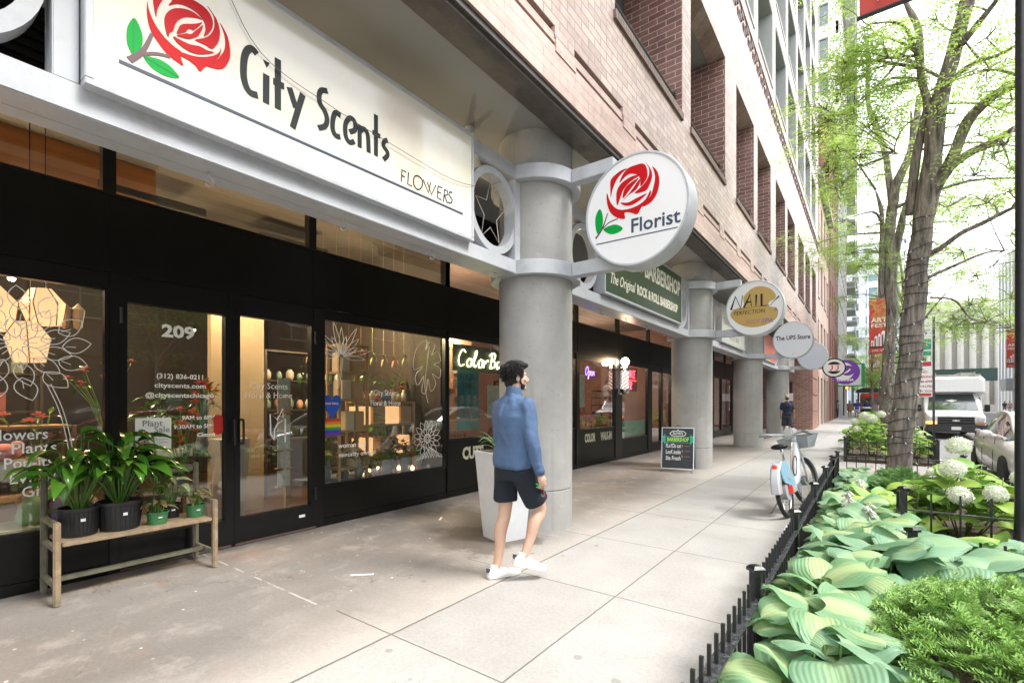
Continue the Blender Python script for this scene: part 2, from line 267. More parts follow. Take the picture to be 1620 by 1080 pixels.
TREE1=[[(0.37,10.0,0.04,0.24),(0.41,9.93,0.81,0.226),(0.48,9.85,1.82,0.213),(0.56,9.78,2.8,0.199),(0.63,9.71,3.76,0.185),(0.68,9.64,4.4,0.172),(0.78,9.56,5.3,0.158),(0.85,9.49,6.0,0.145),(0.97,9.42,6.46,0.131),(1.1,9.35,7.08,0.117),(1.21,9.27,7.87,0.104),(1.29,9.2,8.72,0.09)],[(0.64,9.8,3.97,0.13),(0.79,9.63,4.66,0.119),(0.95,9.46,4.93,0.107),(1.09,9.29,5.38,0.096),(1.26,9.11,5.53,0.084),(1.42,8.94,5.56,0.073),(1.69,8.77,5.55,0.061),(1.97,8.6,5.64,0.05)],[(0.91,9.6,4.9,0.09),(1.13,9.45,5.01,0.077),(1.37,9.3,5.05,0.065),(1.64,9.15,5.13,0.052),(2.0,9.0,5.15,0.04)],[(0.51,9.7,4.37,0.09),(0.56,9.66,5.12,0.084),(0.66,9.61,5.65,0.079),(0.7,9.57,5.95,0.073),(0.63,9.53,6.34,0.067),(0.6,9.49,7.04,0.061),(0.45,9.44,7.52,0.056),(0.31,9.4,8.18,0.05)],[(0.74,9.8,3.76,0.06),(0.85,9.76,3.78,0.053),(1.09,9.72,3.96,0.046),(1.36,9.68,4.07,0.039),(1.61,9.64,4.18,0.032),(1.96,9.6,4.26,0.025)],[(0.71,9.8,3.37,0.035),(0.98,10.03,3.53,0.028),(1.44,10.27,3.75,0.022),(1.82,10.5,3.78,0.015)],[(0.76,9.8,3.07,0.025),(1.07,10.13,3.04,0.02),(1.32,10.47,2.77,0.015),(1.8,10.8,2.62,0.01)],[(1.05,9.3,6.54,0.07),(1.19,9.13,6.64,0.057),(1.32,8.97,6.73,0.043),(1.47,8.8,6.87,0.03)],[(0.91,9.3,6.06,0.05),(1.16,9.13,6.13,0.04),(1.41,8.97,6.06,0.03),(1.8,8.8,6.14,0.02)],[(0.71,9.6,5.82,0.02),(0.43,9.47,5.66,0.017),(0.31,9.33,5.26,0.013),(0.49,9.2,5.1,0.01)]]
TREE2=[[(0.42,18.0,0.0,0.25),(0.44,17.86,2.14,0.21),(0.52,17.71,3.98,0.19),(0.44,17.57,5.76,0.197),(0.53,17.43,6.96,0.173),(0.61,17.29,7.6,0.149),(0.91,17.14,8.34,0.124),(1.1,17.0,9.75,0.1)],[(0.54,17.5,6.98,0.12),(0.41,17.4,8.24,0.108),(0.29,17.3,8.86,0.096),(-0.0,17.2,9.91,0.084),(-0.03,17.1,11.31,0.072),(-0.13,17.0,12.2,0.06)],[(0.35,18.0,1.39,0.22),(0.52,18.0,3.62,0.19),(0.55,18.0,5.29,0.16),(0.74,18.0,6.54,0.13),(0.92,18.0,7.6,0.1)],[(0.27,17.6,4.51,0.1),(0.29,17.4,5.74,0.087),(0.29,17.2,6.76,0.073),(0.14,17.0,7.45,0.06)],[(0.62,17.5,7.5,0.1),(0.91,17.25,8.38,0.075),(0.91,17.0,9.48,0.05)]]
BLOBS=[(-0.33,8.5,6.4,0.41),(-0.03,8,6.5,0.42),(0.18,8.5,6.27,0.4),(-0.53,8,5.58,0.27),(-0.22,8.5,5.71,0.41),(0.08,9,5.66,0.33),(-0.4,8.3,5.04,0.27),(-0.12,9,5.15,0.33),(-0.35,9,4.83,0.24),(0.41,9,6.74,0.32),(0.75,9,6.85,0.27),(0.5,9.5,6.52,0.24),(1.12,8,5.43,0.34),(1.34,8,4.97,0.3),(1.19,8.5,6.08,0.24),(1.39,8,5.69,0.26),(1.28,8,4.47,0.22),(1.14,9,4.52,0.3),(1.03,10.5,4.6,0.31),(1.4,10,4.44,0.38),(1.5,9,4.5,0.25),(1.22,10.8,3.92,0.42),(1.62,11,3.69,0.36),(1.84,11,3.15,0.3),(1.38,11.5,3.18,0.44),(1.61,11.5,2.83,0.43),(1.18,12,2.82,0.41),(-0.44,17,5.77,0.64),(-0.46,9.5,4.94,0.26),(-0.23,18,5.6,0.57),(-0.55,18,4.69,0.39),(-0.07,17,6.43,0.45),(-0.55,14,5.8,0.38),(1.84,11,4.16,0.3),(2.08,12,2.74,0.33),(0.93,9.5,5.69,0.23),(-0.27,9,6.36,0.29),(-0.63,8.3,5.39,0.2),(1.59,9,4.14,0.18),(0.11,9,6.21,0.28)]
# ---------- common materials
def concmat():
    m=pm('column_concrete',(.34,.335,.32),.8); nt=m.node_tree; p=nt.nodes['Principled BSDF']; tc=N(nt,'ShaderNodeTexCoord')
    def noi(s,sc,d=7,dist=0):
        mp=N(nt,'ShaderNodeMapping'); mp.inputs['Scale'].default_value=sc; L(nt,tc.outputs['Object'],mp.inputs[0]); n=N(nt,'ShaderNodeTexNoise'); n.inputs['Scale'].default_value=s; n.inputs['Detail'].default_value=d; n.inputs['Roughness'].default_value=.7; n.inputs['Distortion'].default_value=dist; L(nt,mp.outputs[0],n.inputs[0]); return n.outputs[0]
    def mixr(f,a,b,c1,c2,prev=None):
        r=N(nt,'ShaderNodeMapRange'); r.inputs[1].default_value=a; r.inputs[2].default_value=b; L(nt,f,r.inputs[0]); x=N(nt,'ShaderNodeMix',data_type='RGBA'); L(nt,r.outputs[0],x.inputs[0])
        if prev: L(nt,prev,x.inputs[6])
        else: x.inputs[6].default_value=(*c1,1)
        x.inputs[7].default_value=(*c2,1); return x.outputs[2],r
    c,_=mixr(noi(1.,(1,1,1)),.35,.65,(.29,.285,.27),(.38,.375,.36))
    c,r=mixr(noi(1.,(7,7,.35)),.55,.75,None,(.22,.21,.195),c); r.inputs[4].default_value=.55
    c,r=mixr(noi(5.,(1,1,1)),.60,.72,None,(.44,.43,.41),c); r.inputs[4].default_value=.5
    v=N(nt,'ShaderNodeTexVoronoi'); v.inputs['Scale'].default_value=26; L(nt,tc.outputs['Object'],v.inputs[0]); sc_=N(nt,'ShaderNodeSeparateColor'); L(nt,v.outputs['Color'],sc_.inputs[0])
    a=N(nt,'ShaderNodeMapRange'); a.inputs[1].default_value=.10; a.inputs[2].default_value=.16; a.inputs[3].default_value=1; a.inputs[4].default_value=0; L(nt,v.outputs['Distance'],a.inputs[0])
    g=N(nt,'ShaderNodeMath',operation='GREATER_THAN'); L(nt,sc_.outputs[0],g.inputs[0]); g.inputs[1].default_value=.8; mu=N(nt,'ShaderNodeMath',operation='MULTIPLY'); L(nt,a.outputs[0],mu.inputs[0]); L(nt,g.outputs[0],mu.inputs[1])
    x=N(nt,'ShaderNodeMix',data_type='RGBA'); L(nt,mu.outputs[0],x.inputs[0]); L(nt,c,x.inputs[6]); x.inputs[7].default_value=(.13,.125,.12,1); L(nt,x.outputs[2],p.inputs['Base Color'])
    s_=N(nt,'ShaderNodeMath',operation='SUBTRACT'); L(nt,noi(70,(1,1,1)),s_.inputs[0]); L(nt,mu.outputs[0],s_.inputs[1]); b=N(nt,'ShaderNodeBump'); b.inputs['Strength'].default_value=.5; b.inputs['Distance'].default_value=.006; L(nt,s_.outputs[0],b.inputs['Height']); L(nt,b.outputs[0],p.inputs['Normal']); return m
white_metal=pm('white_metal',(.46,.48,.51),.33,var=.06,vs=4,stain=(.26,.25,.24),ss=5,stf=.4)
dark_metal=pm('black_frame',(.007,.007,.0075),.3,var=.2,vs=8,spec=.3)
black_panel=pm('black_panel',(.006,.006,.0055),.34,var=.3,vs=3,spec=.25)
black_iron=pm('black_iron',(.012,.013,.015),.3,var=.3,vs=30,bump=.15,bs=120)
rail_top=pm('worn_black_iron',(.03,.032,.036),.22,var=.6,vs=25,stain=(.2,.2,.2),ss=40,stf=.5)
concrete=concmat()
soffit_m=pm('soffit_plaster',(.215,.23,.245),.85,var=.08,vs=.5,bump=.1,bs=80)
chrome=pm('chrome',(.6,.6,.6),.12,1.)
steel=pm('brushed_steel',(.45,.46,.47),.3,1.)
rubber=pm('tyre_rubber',(.018,.018,.018),.75,bump=.3,bs=60)
brick_f=brickmat('facade_sheen_brick',(.36,.255,.225),(.50,.385,.34),(.22,.17,.15),rough=.36)  # reveal brick again, with the bright sky sheen put into a paler colour
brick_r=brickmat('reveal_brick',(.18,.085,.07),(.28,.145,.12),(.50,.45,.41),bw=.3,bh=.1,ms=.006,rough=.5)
soldier=brickmat('soldier_brick',(.44,.31,.27),(.54,.40,.35),(.32,.24,.21),bw=.6,bh=.1,ms=.004,rough=.45)
recess_shade=pm('recess_shade',(.075,.04,.032),.6,var=.3,vs=20)
conc_frame=pm('upper_concrete_frame',(.34,.35,.33),.7,var=.1,vs=1)
glass=glassmat('shop_glass',(.88,.9,.88),1.,0,1.6,.06)
upglass=pm('upper_glass',(.06,.09,.10),.05,spec=1.,var=.2,vs=.4)
letter_white=pm('window_letter_white',(.9,.91,.88),.6,emit=(.8,.82,.78),es=.0)
# ---------- ground
def groundmat():
    m=bpy.data.materials.new('sidewalk_concrete'); m.use_nodes=True; nt=m.node_tree; p=nt.nodes['Principled BSDF']
    g=N(nt,'ShaderNodeNewGeometry'); sp=N(nt,'ShaderNodeSeparateXYZ'); L(nt,g.outputs['Position'],sp.inputs[0])
    def M(op,a,b=None,c=None):
        n=N(nt,'ShaderNodeMath',operation=op)
        for i,q in enumerate((a,b,c)):
            if q is None: continue
            if hasattr(q,'is_linked') or hasattr(q,'links'): L(nt,q,n.inputs[i])
            else: n.inputs[i].default_value=q
        return n.outputs[0]
    def noi(s,d=6,r=.65,sc=None):
        n=N(nt,'ShaderNodeTexNoise'); n.inputs['Scale'].default_value=s; n.inputs['Detail'].default_value=d; n.inputs['Roughness'].default_value=r
        if sc:
            mp=N(nt,'ShaderNodeMapping'); mp.inputs['Scale'].default_value=sc; L(nt,g.outputs['Position'],mp.inputs[0]); L(nt,mp.outputs[0],n.inputs[0])
        else: L(nt,g.outputs['Position'],n.inputs[0])
        return n.outputs[0]
    def rng(a,f0,f1,t0=0,t1=1):
        n=N(nt,'ShaderNodeMapRange'); L(nt,a,n.inputs[0])
        for i,q in enumerate((f0,f1,t0,t1)): n.inputs[i+1].default_value=q
        return n.outputs[0]
    def mix(f,a,b):
        n=N(nt,'ShaderNodeMix',data_type='RGBA'); L(nt,f,n.inputs[0])
        for i,q in ((6,a),(7,b)):
            if isinstance(q,tuple): n.inputs[i].default_value=(*q,1)
            else: L(nt,q,n.inputs[i])
        return n.outputs[2]
    X,Y=sp.outputs[0],sp.outputs[1]
    wob=M('MULTIPLY',M('SUBTRACT',noi(9),.5),.012)
    n1=noi(1.3,8,.7); n2=noi(40,4); n3=noi(.5,6,.6,(1,.5,1))
    grey=mix(rng(n1,.3,.7),(.29,.28,.265),(.37,.36,.345))
    # per slab tint
    slab=N(nt,'ShaderNodeTexWhiteNoise',noise_dimensions='2D'); cb=N(nt,'ShaderNodeCombineXYZ')
    L(nt,M('FLOOR',M('MULTIPLY',M('ADD',X,2.4),1/.87)),cb.inputs[0]); L(nt,M('FLOOR',M('MULTIPLY',M('SUBTRACT',Y,.6),1/1.4)),cb.inputs[1]); L(nt,cb.outputs[0],slab.inputs[0])
    sc1=N(nt,'ShaderNodeVectorMath',operation='SCALE'); L(nt,grey,sc1.inputs[0]); L(nt,rng(slab.outputs[0],0,1,.93,1.05),sc1.inputs['Scale'])
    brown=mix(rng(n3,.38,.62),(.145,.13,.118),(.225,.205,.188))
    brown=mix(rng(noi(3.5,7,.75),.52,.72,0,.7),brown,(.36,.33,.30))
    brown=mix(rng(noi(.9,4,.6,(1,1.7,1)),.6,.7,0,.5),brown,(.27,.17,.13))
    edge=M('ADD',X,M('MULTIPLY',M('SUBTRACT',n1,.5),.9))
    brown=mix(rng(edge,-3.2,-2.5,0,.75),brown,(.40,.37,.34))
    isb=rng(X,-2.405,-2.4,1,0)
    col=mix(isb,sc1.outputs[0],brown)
    # white specks and gum
    vo=N(nt,'ShaderNodeTexVoronoi'); vo.inputs['Scale'].default_value=3.2; L(nt,g.outputs['Position'],vo.inputs[0])
    wn=N(nt,'ShaderNodeSeparateColor'); L(nt,vo.outputs['Color'],wn.inputs[0])
    gum=M('MULTIPLY',rng(vo.outputs['Distance'],.07,.10,1,0),rng(wn.outputs[0],.45,.46)); col=mix(M('MULTIPLY',gum,.55),col,(.16,.15,.14))
    v2=N(nt,'ShaderNodeTexVoronoi'); v2.inputs['Scale'].default_value=11; L(nt,g.outputs['Position'],v2.inputs[0])
    w2=N(nt,'ShaderNodeSeparateColor'); L(nt,v2.outputs['Color'],w2.inputs[0])
    spk=M('MULTIPLY',M('MULTIPLY',rng(v2.outputs['Distance'],.07,.12,1,0),rng(w2.outputs[1],.80,.81)),M('MULTIPLY',isb,rng(n1,.42,.55))); col=mix(spk,col,(.72,.70,.66))
    fine=N(nt,'ShaderNodeVectorMath',operation='SCALE'); L(nt,col,fine.inputs[0]); L(nt,rng(n2,.25,.75,.86,1.12),fine.inputs['Scale']); col=fine.outputs[0]
    # joints
    def line(expr,wd): return rng(M('ABSOLUTE',M('ADD',expr,wob)),wd,wd+.004,1,0)
    vc=N(nt,'ShaderNodeTexVoronoi',feature='DISTANCE_TO_EDGE'); vc.inputs['Scale'].default_value=.55; wv=N(nt,'ShaderNodeVectorMath',operation='ADD'); nn_=N(nt,'ShaderNodeTexNoise'); nn_.inputs['Scale'].default_value=2.5; nn_.inputs['Detail'].default_value=6; L(nt,g.outputs['Position'],nn_.inputs[0]); L(nt,g.outputs['Position'],wv.inputs[0]); L(nt,nn_.outputs['Color'],wv.inputs[1]); L(nt,wv.outputs[0],vc.inputs[0]); crk=M('MULTIPLY',rng(vc.outputs['Distance'],.0015,.004,1,0),rng(noi(.35,3),.52,.58)); col=mix(M('MULTIPLY',crk,.6),col,(.07,.06,.055))
    agg=noi(230,2); fa=N(nt,'ShaderNodeVectorMath',operation='SCALE'); L(nt,col,fa.inputs[0]); L(nt,rng(agg,.3,.7,.82,1.18),fa.inputs['Scale']); col=fa.outputs[0]
    j=line(M('ADD',X,2.41),.006)
    fx=M('SUBTRACT',M('MULTIPLY',M('FRACT',M('ADD',M('MULTIPLY',M('ADD',X,1.53),1/.88),.5)),.88),.44); gx=M('MULTIPLY',line(fx,.003),rng(X,-2.3,-2.29,0,1)); 
    fy=M('SUBTRACT',M('MULTIPLY',M('FRACT',M('ADD',M('MULTIPLY',M('SUBTRACT',Y,1.98),1/1.385),.5)),1.385),.6925); gy=M('MULTIPLY',line(fy,.003),rng(X,-3.0,-2.99,0,1))
    jj=M('MAXIMUM',j,M('MAXIMUM',gx,gy)); col=mix(M('MULTIPLY',jj,.8),col,(.07,.06,.05))
    jw=M('MULTIPLY',line(M('SUBTRACT',Y,1.955),.006),M('MULTIPLY',rng(X,-3.2,-3.19,1,0),rng(noi(6),.46,.56,.0,.45))); col=mix(jw,col,(.66,.64,.60))
    L(nt,col,p.inputs['Base Color'])
    wet_shade=N(nt,'ShaderNodeVectorMath',operation='DISTANCE'); cx=N(nt,'ShaderNodeCombineXYZ'); cx.inputs[0].default_value=-3.35; cx.inputs[1].default_value=3.95; L(nt,g.outputs['Position'],wet_shade.inputs[0]); L(nt,cx.outputs[0],wet_shade.inputs[1])  # wet stain by the planter, painted dark to double as its contact shadow
    wf=rng(M('ADD',wet_shade.outputs['Value'],M('MULTIPLY',M('SUBTRACT',n1,.5),1.6)),.42,.6,1,0)
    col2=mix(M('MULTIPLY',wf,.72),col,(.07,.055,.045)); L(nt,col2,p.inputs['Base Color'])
    L(nt,rng(n1,.3,.7,.55,.8),p.inputs['Roughness'])
    b=N(nt,'ShaderNodeBump'); b.inputs['Strength'].default_value=.35; b.inputs['Distance'].default_value=.004
    L(nt,M('SUBTRACT',n2,M('MULTIPLY',jj,2.)),b.inputs['Height']); L(nt,b.outputs[0],p.inputs['Normal'])
    return m
KX=1.5
MB().box(-60,60,-30,260,-.6,-.155).build('ground',pm('asphalt_ground',(.16,.16,.16),.85,var=.1),kind='structure')
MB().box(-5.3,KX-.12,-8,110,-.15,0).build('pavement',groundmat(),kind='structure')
MB().bbox(KX-.12,KX,-8,110,-.15,.004,.02).build('kerb',pm('kerb_stone',(.42,.41,.39),.7,var=.15,vs=3,bump=.3),kind='structure')
MB().box(KX+.002,14.5,-8,110,-.1545,-.15).build('road',pm('road_asphalt',(.20,.20,.20),.85,var=.15,vs=1.5,bump=.4,bs=120,stain=(.10,.10,.10),ss=.7,stf=.5),kind='structure')
MB().box(14.5,17.02,-8,110,-.151,.0).build('pavement_opposite',pm('far_pavement_concrete',(.45,.44,.42),.8,var=.12,vs=1),kind='structure')
MB().box(-6,14,110.2,122,-.16,-.1495).build('cross_road',MATS['road_asphalt'],kind='structure')
for i,xx in enumerate((5.6,9.6)):
    mb=MB()
    for k in range(12): mb.box(xx,xx+.1,4+k*9,7+k*9,-.1465,-.1425)
    mb.build('lane_marking',pm('road_paint',(.7,.7,.68),.7,var=.1,vs=9),kind='structure')
# tape pieces on the floor
for (x,y,a,l,lab) in ((-3.44,2.52,.75,.19,'larger torn strip of white tape on the brown concrete in front of the shop door'),(-4.32,4.33,2.2,.15,'small strip of white tape on the concrete below the flower window')):
    M_=Matrix.Translation((x,y,0))@Matrix.Rotation(a,4,'Z')
    mb=MB(); n=9; top=[];bot=[]
    for i in range(n): 
        q=-l/2+l*i/(n-1); top.append((q,.014+random.uniform(-.005,.003))); bot.append((q,-.014+random.uniform(-.002,.005)))
    mb.prism(top+bot[::-1],lambda a_,b_,t_:tuple(M_@Vector((a_,b_,t_))),.001,.0035)
    mb.build('tape_strip',pm('white_tape',(.75,.76,.76),.6),label=lab,cat='tape')
# ---------- brick building
BF=-2.45; SF=-5.15
bld=thing('brick_building','long red brown brick building with deep window openings above a round concrete colonnade','building',(BF,14,0))
W=[(5.39,7.96),(8.45,10.88),(11.97,14.05),(14.6,16.75),(17.8,20.0),(20.6,22.8),(24.0,26.2),(26.9,29.1),(30.3,32.5)]
W=[(-.9,1.4),(1.9,4.4)]+W
Y0,Y1=-7,34.1
# storey 1 wall: sill z 6.14, head 8.76
wall=MB()
wall.box(BF-.35,BF,Y0,Y1,5.10,6.10)                # below the sills
wall.box(BF-.35,BF,Y0,Y1,8.76,10.42); wall.box(BF-.35,BF-.03,Y0,Y1,10.42,10.98); wall.box(BF-.35,BF,Y0,Y1,10.98,11.4)
wall.box(BF-.35,BF,Y0,W[0][0],6.1,8.76)
for i in range(len(W)):
    a=W[i][1]; b=W[i+1][0] if i+1<len(W) else Y1
    wall.box(BF-.348,BF,a+.02,b-.02,6.1,8.76)
# grooved band between soldier course and wall
wall.box(BF-.35,BF-.06,Y0,Y1,5.02,5.10)
k=-4
yy=4.37-1.6*6
while yy<Y1:
    wall.box(BF-.059,BF+.012,yy-.38,yy,4.985,5.099); yy+=1.6
wall.build('brick_wall',brick_f,bld)
sol=MB(); sol.box(BF-.35,BF+.004,Y0,Y1,4.5,4.9); sol.box(BF-.35,BF-.045,Y0,Y1,4.9,4.94); sol.box(BF-.35,BF+.002,Y0,Y1,4.94,5.02)
yy=4.37-1.6*6
while yy<Y1: sol.box(BF-.044,BF+.014,yy-.36,yy+.04,4.86,4.984); yy+=1.6
sol.build('soldier_course',soldier,bld)
# reveal jambs: red brick returns facing the openings
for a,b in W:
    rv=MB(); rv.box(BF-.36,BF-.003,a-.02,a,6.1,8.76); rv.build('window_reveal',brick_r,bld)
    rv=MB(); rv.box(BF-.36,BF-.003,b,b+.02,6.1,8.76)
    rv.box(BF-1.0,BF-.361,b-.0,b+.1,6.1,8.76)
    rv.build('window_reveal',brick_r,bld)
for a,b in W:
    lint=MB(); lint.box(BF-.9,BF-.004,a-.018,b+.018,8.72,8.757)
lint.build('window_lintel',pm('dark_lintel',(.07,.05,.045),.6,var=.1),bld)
# dentils: the shade of the recesses painted as dark brown blocks
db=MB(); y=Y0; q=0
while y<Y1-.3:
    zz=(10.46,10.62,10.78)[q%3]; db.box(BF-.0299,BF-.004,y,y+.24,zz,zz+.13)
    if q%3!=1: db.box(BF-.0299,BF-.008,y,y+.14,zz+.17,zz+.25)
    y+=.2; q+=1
db.build('recess_shade_frieze',recess_shade,bld)
db2=MB(); y=Y0; q=0
while y<Y1-.3:
    zz=(10.46,10.62,10.78)[q%3]+.0; db2.box(BF-.0295,BF,y+.245,y+.38,10.42,10.98) if q%3==0 else None
    y+=.2; q+=1

ins=MB(); ins.box(BF-3.2,BF-3.1,Y0,Y1,5.0,11.3); ins.box(BF-3.1,BF-.36,Y0,Y1,8.78,8.9); ins.box(BF-3.1,BF-.36,Y0,Y1,5.9,6.0)
for a,b in W[::2]: ins.box(BF-3.1,BF-.4,a-.2,a-.05,6.0,8.78)
for a,b in W: ins.box(BF-3.1,BF-.9,b+.12,b+.3,6.0,8.78)
ins.build('inner_wall',pm('grey_inner_wall',(.30,.30,.29),.85,var=.08),bld)
sl=MB()
sill_m=brickmat('sill_brick',(.17,.11,.09),(.24,.16,.13),(.08,.06,.05),bw=.6,bh=.075,ms=.005,soldier=False)
for a,b in W:
    w_=MB(); n=int((b-a+.1)/.075)
    for i in range(n): w_.box(BF-.34,BF+.035,a-.05+i*.075,a-.05+i*.075+.069,6.03,6.14)
    w_.build('brick_sill',recess_shade if False else pm('sill_brown',(.16,.105,.085),.6,var=.3,vs=9),bld)
for i,(a,b) in enumerate(W):
    r_=MB(); r_.tube([(BF-.12,a+.05,6.44),(BF-.12,b-.02,6.44)],.03,8); r_.tube([(BF-.12,a+.05,6.24),(BF-.12,b-.02,6.24)],.02,6)
    for yy in (a+.06,b-.05): r_.box(BF-.15,BF-.09,yy-.03,yy+.03,6.1,6.5)
    r_.build('window_rail',black_iron,bld)
# upper storeys
FP=3.11; nf=11
starts=[11.4+FP*i for i in range(nf)]
bays=[]
y=-7+.6
ends=[20.2-3.05*k for k in range(9,-1,-1)]+[23.25,26.3,29.35,32.4]
up=MB(); wins=[]
for z in starts:
    up.box(BF-.5,BF,Y0,Y1,z+2.42,z+FP)
    prev=Y0
    for j,e in enumerate(ends):
        s0=e-2.45
        up.box(BF-.498,BF,prev,s0-.05,z,z+2.42) ; prev=e+.05
        wins.append((BF,(s0+e)/2,z,0))
    up.box(BF-.498,BF,prev,Y1,z,z+2.42)
up.build('upper_wall',brickmat('upper_brick',(.50,.41,.375),(.63,.54,.49),(.42,.36,.32),bw=.3,bh=.1,rough=.36),bld)
def windows(th,wins,fr,gl,fm,gm,cap_=100):
    """fr/gl: functions drawing frame / glass boxes into a builder in window space (x outwards, y along)"""
    wins.sort(key=lambda q:math.dist((q[0],q[1],q[2]),(0,6,3))); fme=gme=None
    for (x,y,z,rz) in wins[:cap_]:
        if fme is None:
            m=MB(); fr(m); o=m.build('window',fm,th); fme=o.data
            for v in fme.vertices: v.co+=rootloc(th)
            m=MB(); gl(m); g=m.build('window_glass',gm,o); gme=g.data
            for v in gme.vertices: v.co+=rootloc(o)
            g.location=(0,0,0)
        else:
            o=bpy.data.objects.new('window',fme); COL.objects.link(o); o.parent=th; g=bpy.data.objects.new('window_glass',gme); COL.objects.link(g); g.parent=o
        o.location=Vector((x,y,z))-Vector(th.location); o.rotation_euler[2]=rz
    if len(wins)>cap_:
        A=MB(); B=MB()
        for (x,y,z,rz) in wins[cap_:]:
            M_=Matrix.Translation((x,y,z))@Matrix.Rotation(rz,4,'Z')
            for fn,T_ in ((fr,A),(gl,B)):
                m=MB(); fn(m); T_.add([M_@Vector(q) for q in m.v],m.f)
        A.build('remaining_windows',fm,th,kind='stuff'); B.build('remaining_glass',gm,th,kind='stuff')
def ufr(m):
    h=1.225
    m.box(-.497,-.012,-h-.05,-h,0,2.415); m.box(-.497,-.012,h,h+.05,0,2.415); m.box(-.497,-.012,-h,h,2.35,2.415); m.box(-.44,.02,-h,h,-.06,.06)
    for q in (-h+.03,-.03,h-.07): m.box(-.45,-.40,q,q+.05,.06,2.345)
    m.box(-.447,-.405,-h+.08,h-.07,.65,.70)
windows(bld,wins,ufr,lambda m:m.box(-.46,-.452,-1.22,1.22,.06,2.345),conc_frame,upglass)
# backing mass, end walls
MB().box(-16,BF-.51,Y0,Y1,11.42,starts[-1]+FP).build('building_core',pm('core',(.2,.2,.19),.9),bld)
MB().box(-16,BF-.36,Y0,Y0+.3,4.5,11.4).build('end_wall',brick_f,bld)
# soffit
MB().box(-16,BF-.36,Y0,Y1,4.53,4.9).build('soffit',soffit_m,bld)
lip=MB(); lip.box(BF-.35,BF-.02,Y0,Y1,4.44,4.497); lip.box(BF-.16,BF-.05,Y0,Y1,4.40,4.439)
lip.build('soffit_edge',pm('dirty_lintel_steel',(.07,.062,.056),.7,var=.3,vs=5,bump=.4,bs=20),bld)
# columns with collars and joint ring
CX=-3.25; CR=.44; CY=[-1.53,4.87,11.27,17.6,24.1]
for i,cy in enumerate(CY):
    mb=MB(); mb.lathe([(CR,0),(CR,.44),(CR-.012,.446),(CR-.012,.456),(CR,.462),(CR,4.53)],(CX,cy,0),48)
    mb.build('concrete_column',concrete,bld,smooth=True,auto=40)
# recessed end: brick wall with maroon door
rec=MB(); rec.box(-6,BF,30.6,34.1,0,4.44); rec.build('brick_pier',brickmat('pier_brick',(.26,.12,.09),(.36,.19,.15),(.45,.36,.30),bw=.3,bh=.1,rough=.5),bld)
dr=MB(); dr.bbox(-4.6,-3.4,30.50,30.598,0,2.6,.01); dro=dr.build('maroon_door',pm('maroon_paint',(.055,.012,.012),.45,var=.1),bld)
MB().box(-3.95,-3.35,30.44,30.497,1.55,1.98).build('white_notice',pm('notice_white',(.75,.75,.75),.6),dro)
# side street-wall bands on pier
mb=MB()
for z in (1.0,1.9,2.8,3.7): mb.box(BF+.001,BF+.03,30.9,33.6,z,z+.06)
mb.build('pier_band',pm('pier_band_brown',(.30,.18,.15),.6),bld)
# side wall of colonnade (solid wall behind last shop)
# dome camera and cone light on the soffit
g=MB(); g.cyl((-3.6,4.06,4.45),.05,.08,16); g.tube([(-3.6,4.06,4.45),(-3.55,4.02,4.38)],[.02,.03],10); g.tube([(-3.58,4.05,4.42),(-3.53,4.0,4.33)],[.03,.022],10)
g.build('security_camera',pm('offwhite_plastic',(.6,.6,.58),.4),smooth=True,auto=40,label='small white security camera on the soffit above the florist column',cat='camera')
g=MB(); g.lathe([(.02,0),(.10,.0),(.075,.13),(.02,.135)],(-4.0,4.1,4.395),20); g.build('soffit_fixture',MATS['offwhite_plastic'],smooth=True,auto=40,label='white conical fixture on the dark soffit next to the florist column',cat='fixture')
